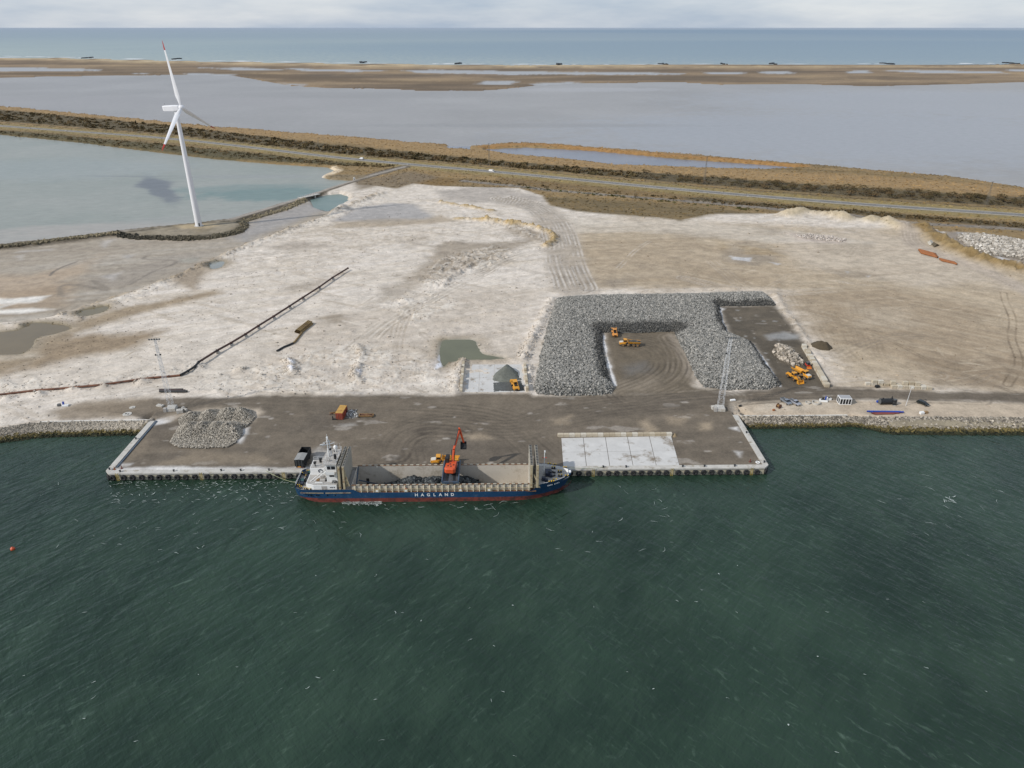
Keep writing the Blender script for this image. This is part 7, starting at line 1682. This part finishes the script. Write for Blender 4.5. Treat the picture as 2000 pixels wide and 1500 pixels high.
tag(link('scrub_thicket', mesh_np('scrub_thicket', v, f, M_LEAF, False, t)), 'green gorse clumps along the edge of the sand field', 'scrub', None, 'stuff')
# single shrubs, where the belt comes nearest and crowns can be told apart
proto = []
for k in range(6):
    v, f, t = tufts([(0, 0, .9)], [1.0], 150, [OL * (1 - k / 5) + BR * k / 5], 50 + k, .75, .13); cr = mesh_np('crown', v, f, M_LEAF, False, t)
    mb = MB()
    for q in range(5): mb.tube((0, 0, 0), (math.cos(q * 1.3) * .5, math.sin(q * 1.3) * .5, 1.1), .07, .02, 5)
    proto.append((cr, mb.mesh('stems', mat('bark', P(84, 74, 60), .9))))
spots = []
while len(spots) < 260:
    x = r.uniform(1250, 2080)
    if r.uniform() < dens(x): spots.append(band_pt(r, x))
for p in sorted(spots, key=lambda p: p.y):
    cr, st = proto[int(r.integers(6))]; s = r.uniform(1.9, 3.6)
    t = thing('shrub', 'dark leafless shrub in the belt behind the right stretch of road', 'shrub', (p.x, p.y, p.z), r.uniform(0, 6), 'dark shrubs behind the road'); t.scale = (s, s * r.uniform(.85, 1.2), s * r.uniform(.5, .72))
    link('crown', cr, t); link('stems', st, t)
# reeds and rough grass as upright blades over the causeway and the spit edge
cand = np.nonzero((kind == 3) & (hgt > 1.0) & (ROADD > 8) & (gy > 480) & (gy < 1500))[0]
w_ = gy[cand] ** 2; pick = r.choice(cand, 26000, p=w_ / w_.sum())
gxx, gyy = gx[pick] + r.uniform(-1, 1, len(pick)), gy[pick] + r.uniform(-3, 3, len(pick)); n = len(pick)
an = r.uniform(0, math.pi, n); hh = r.uniform(.25, .75, n); ww = r.uniform(.6, 1.8, n); lx, ly = r.uniform(-.4, .4, n), r.uniform(-.4, .4, n)
b0 = np.stack([gxx - np.cos(an) * ww, gyy - np.sin(an) * ww, hgt[pick] - .2], 1); b1 = np.stack([gxx + np.cos(an) * ww, gyy + np.sin(an) * ww, hgt[pick] - .2], 1)
t0 = b0 * .25 + b1 * .75 + np.stack([lx, ly, hh], 1); t1 = b0 * .75 + b1 * .25 + np.stack([lx, ly, hh * .85], 1)
v = np.stack([b0, b1, t0, t1], 1).reshape(-1, 3); tt = np.ones((n, 4, 4)); tt[..., :3] = (tone[pick, :3] * r.uniform(.95, 1.35, (n, 1)))[:, None, :]; tt[..., 3] = .95
tag(link('reed_grass', mesh_np('reed_grass', v, np.arange(4 * n).reshape(-1, 4), M_LEAF, False, tt.reshape(-1, 4))), 'dry tan reeds and rough grass covering the causeway', 'reeds', None, 'stuff')

# ------------------------------------------------------------------ pylons, groynes, surf, footbridge
M_PYL = mat('pylon_grey', P(112, 110, 104), .7)
def pylon(px, py, h, label):
    p = GG(px, py); t = thing('lattice_pylon', label, 'pylon', tuple(p), .3, 'slim lattice pylons along the causeway')
    for a, b in ((-1, -1), (1, -1), (1, 1), (-1, 1)): MB().bar((a * .9, b * .9, 0), (a * .2, b * .2, h), .10).build('leg', M_PYL, t)
    mb = MB(); n = 9
    for k in range(n):
        z0, z1 = h * k / n, h * (k + 1) / n; q0, q1 = .9 - .7 * k / n, .9 - .7 * (k + 1) / n
        for s in (-1, 1): mb.bar((-q0, s * q0, z0), (q1, s * q1, z1), .05).bar((s * q0, q0, z0), (s * q1, -q1, z1), .05)
    mb.build('lattice_bracing', M_PYL, t); MB().bar((-1.6, 0, h), (1.6, 0, h), .14).build('cross_arm', M_PYL, t)
pylon(623, 291, 12, 'slim pylon behind the road above the left lagoon corner'); pylon(955.5, 324, 22, 'slim pylon behind the road beside the reed pond\'s left end')
pylon(1375, 360, 24, 'slim pylon behind the road near the middle of the reed pond'); pylon(1926, 400, 18, 'slim pylon among the shrubs at the far right of the road')
M_GROY = mat('wet_rock', P(52, 56, 60), .8, var=.3, scale=.1)
for k, (px, py, wd, lb_) in enumerate(((335, 116.8, 30, 'left of the turbine blade'), (163, 114.5, 16, 'at the far left'), (702, 123.6, 28, 'right of the turbine'), (893, 126, 30, 'just left of the middle'), (1094, 127.6, 24, 'just right of the middle'), (1300, 127.3, 26, 'behind the long salt pool'),
                                     (1419, 127, 12, 'the smallest of all'), (1517, 126.6, 34, 'between the smallest and the long right one'), (1747, 126.3, 40, 'behind the right salt pool'), (1988, 125.3, 34, 'at the right end of the beach'))):
    p = G(px, py - .4, 0); mb = MB(); rr = random.Random(k)
    for q in range(6): mb.cbox((rr.uniform(-.4, .4) * wd, q * 16 + 5, 1.5), (wd * rr.uniform(.25, .42), 20, rr.uniform(3, 5.0)), rz=rr.uniform(-.3, .3))
    o = mb.build('rock_groyne', M_GROY); o.location = p; tag(o, f'dark rock groyne on the sea shore, {lb_}', 'groyne', 'rock groynes along the sea shore')
M_FOAM = mat('foam', P(240, 243, 244), .8, var=.08, scale=.2)
V, F = [], []; x = -300.0
while x < 2200:
    L = r.uniform(8, 60); y = np.interp(x, [-900, 0, 200, 400, 670, 1000, 1330, 2000, 2700], [94, 110.5, 115.5, 120, 124, 127.3, 126.8, 125.3, 121]); on = r.uniform() < np.interp(x, [0, 1200, 1400, 2200], [.7, .65, .2, .3])
    if on:
        for row in range(int(r.integers(1, 3))):
            a = len(V); m = 9; off = -1.1 - row * r.uniform(.5, 1.0); th = r.uniform(14, 40)
            for k in range(m):
                px = x + L * k / (m - 1) + row * 6; py = np.interp(px, [-900, 0, 200, 400, 670, 1000, 1330, 2000, 2700], [94, 110.5, 115.5, 120, 124, 127.3, 126.8, 125.3, 121]) + off; q = G(px, py, 0); w2 = th * math.sin(math.pi * k / (m - 1)) * r.uniform(.6, 1.2) + .5
                V += [(q.x, q.y - w2 * .5, .35), (q.x, q.y + w2 * .5, .35)]
            F += [(a + 2 * k, a + 2 * k + 2, a + 2 * k + 3, a + 2 * k + 1) for k in range(m - 1)]
    x += L * r.uniform(.6, 1.2)
tag(link('surf', mesh_np('surf', V, F, M_FOAM)), 'white surf breaking in broken lines along the sea beach', 'surf', None, 'stuff')
a, b = G(585, 387.5, 2.2), G(622, 379.5, 2.2); d = b - a
t = thing('footbridge', 'pale concrete footbridge carrying the dike path over an inlet', 'footbridge', tuple((a + b) / 2), math.atan2(d.y, d.x))
L = d.length; MB().box(-L / 2, L / 2, -2.2, 2.2, .15, .5).build('deck', M_CONC, t)
for y in (-2.2, 2.05):
    MB().box(-L / 2, L / 2, y, y + .15, 1.3, 1.4).build('hand_rail', M_GALV, t)
    for k in range(9): MB().box(-L / 2 + k * L / 8 - .06, -L / 2 + k * L / 8 + .06, y, y + .12, .5, 1.3).build('rail_post', M_GALV, t)
for x in (-L / 4, L / 4): MB().box(x - .4, x + .4, -2, 2, -3, .15).build('pier', M_CONC, t)
p = GG(692, 350); t = thing('white_hut', 'tiny white hut on the causeway shore by the dike', 'hut', tuple(p), .2)
MB().box(-.9, .9, -.9, .9, 0, 2.6).build('wall', M_CWHITE, t); MB().prism([(-1.1, 2.6), (1.1, 2.6), (0, 3.4)], -1.1, 1.1, 'Y').build('roof', M_PALE, t); MB().box(-.35, .35, -.95, -.9, 0, 2.0).build('door', M_GREY, t)
for px, py, s in ((1724, 471, 1.5), (1818, 477, 2.6), (1826, 478, 3.2), (1730, 473, 1.2)):
    p = GG(px if px > 1790 else px + 92, py); v, f, tt = stones([(0, 0, s * .25)], [s], [P(190, 186, 176) if s < 3 else P(96, 88, 74)], seed=int(px)); o = link('boulder', mesh_np('boulder', v, f, M_ROCK, False, tt)); o.location = p
    tag(o, {1.5: 'pale boulder at the foot of the grassy bank, highest up', 2.6: 'pale boulder left of the dark one at the grassy bank', 3.2: 'large dark boulder at the foot of the grassy bank', 1.2: 'small pale stone at the foot of the grassy bank'}[s], 'boulder')

# ------------------------------------------------------------------ foam threads on the harbour water
V, F = [], []
def thread(x, y, L, a, w, rr):
    n = max(4, int(L / .5)); k0 = len(V); c = rr.uniform(-.5, .5)
    for k in range(n):
        a += rr.normal(0, .35) + c * .1; x += math.cos(a) * L / n; y += math.sin(a) * L / n; q = w * math.sin(math.pi * (k + .5) / n) * rr.uniform(.3, 1.3)
        nx_, ny_ = -math.sin(a) * q, math.cos(a) * q; V.append((x - nx_, y - ny_, .22)); V.append((x + nx_, y + ny_, .22))
    F.extend([(k0 + 2 * k, k0 + 2 * k + 2, k0 + 2 * k + 3, k0 + 2 * k + 1) for k in range(n - 1)])
rr = np.random.default_rng(808)
def sprinkle(n, x0, x1, y0, y1, l0, l1, w, ang=None, pw=1.0):
    for _ in range(n):
        q = G(rr.uniform(x0, x1), y0 + (y1 - y0) * rr.uniform() ** pw, 0); thread(q.x, q.y, rr.uniform(l0, l1), rr.uniform(-.5, .6) if ang is None else ang + rr.normal(0, .4), w * rr.uniform(.4, 1.2), rr)
sprinkle(230, 205, 580, 942, 985, .5, 2.2, .07, pw=2.0); sprinkle(26, 60, 400, 940, 1080, .8, 3, .06); sprinkle(22, 400, 700, 980, 1060, .8, 3.5, .06)
sprinkle(190, 664, 740, 981.2, 985.5, .4, 1.8, .13, 0.0); sprinkle(18, 740, 1060, 983, 1000, 1, 4, .06); sprinkle(24, 1060, 1320, 930, 1080, 1, 3.5, .05); sprinkle(14, 1700, 2000, 930, 1050, 1.5, 5, .06, 2.4)
sprinkle(44, 0, 2000, 960, 1490, .5, 1.8, .07); sprinkle(9, 0, 2000, 1000, 1480, .3, .7, .2)
for _ in range(14): q = G(rr.uniform(1836, 1856), rr.uniform(969, 980), 0); thread(q.x, q.y, rr.uniform(1, 2.4), -.9, .13, rr)
M_FOAM2 = mat('foam_thin', P(186, 196, 191), .8, var=.25, scale=.6)
tag(link('foam_threads', mesh_np('foam_threads', V, F, M_FOAM2)), 'white foam threads and whitecaps scattered on the green harbour water', 'foam', None, 'stuff')
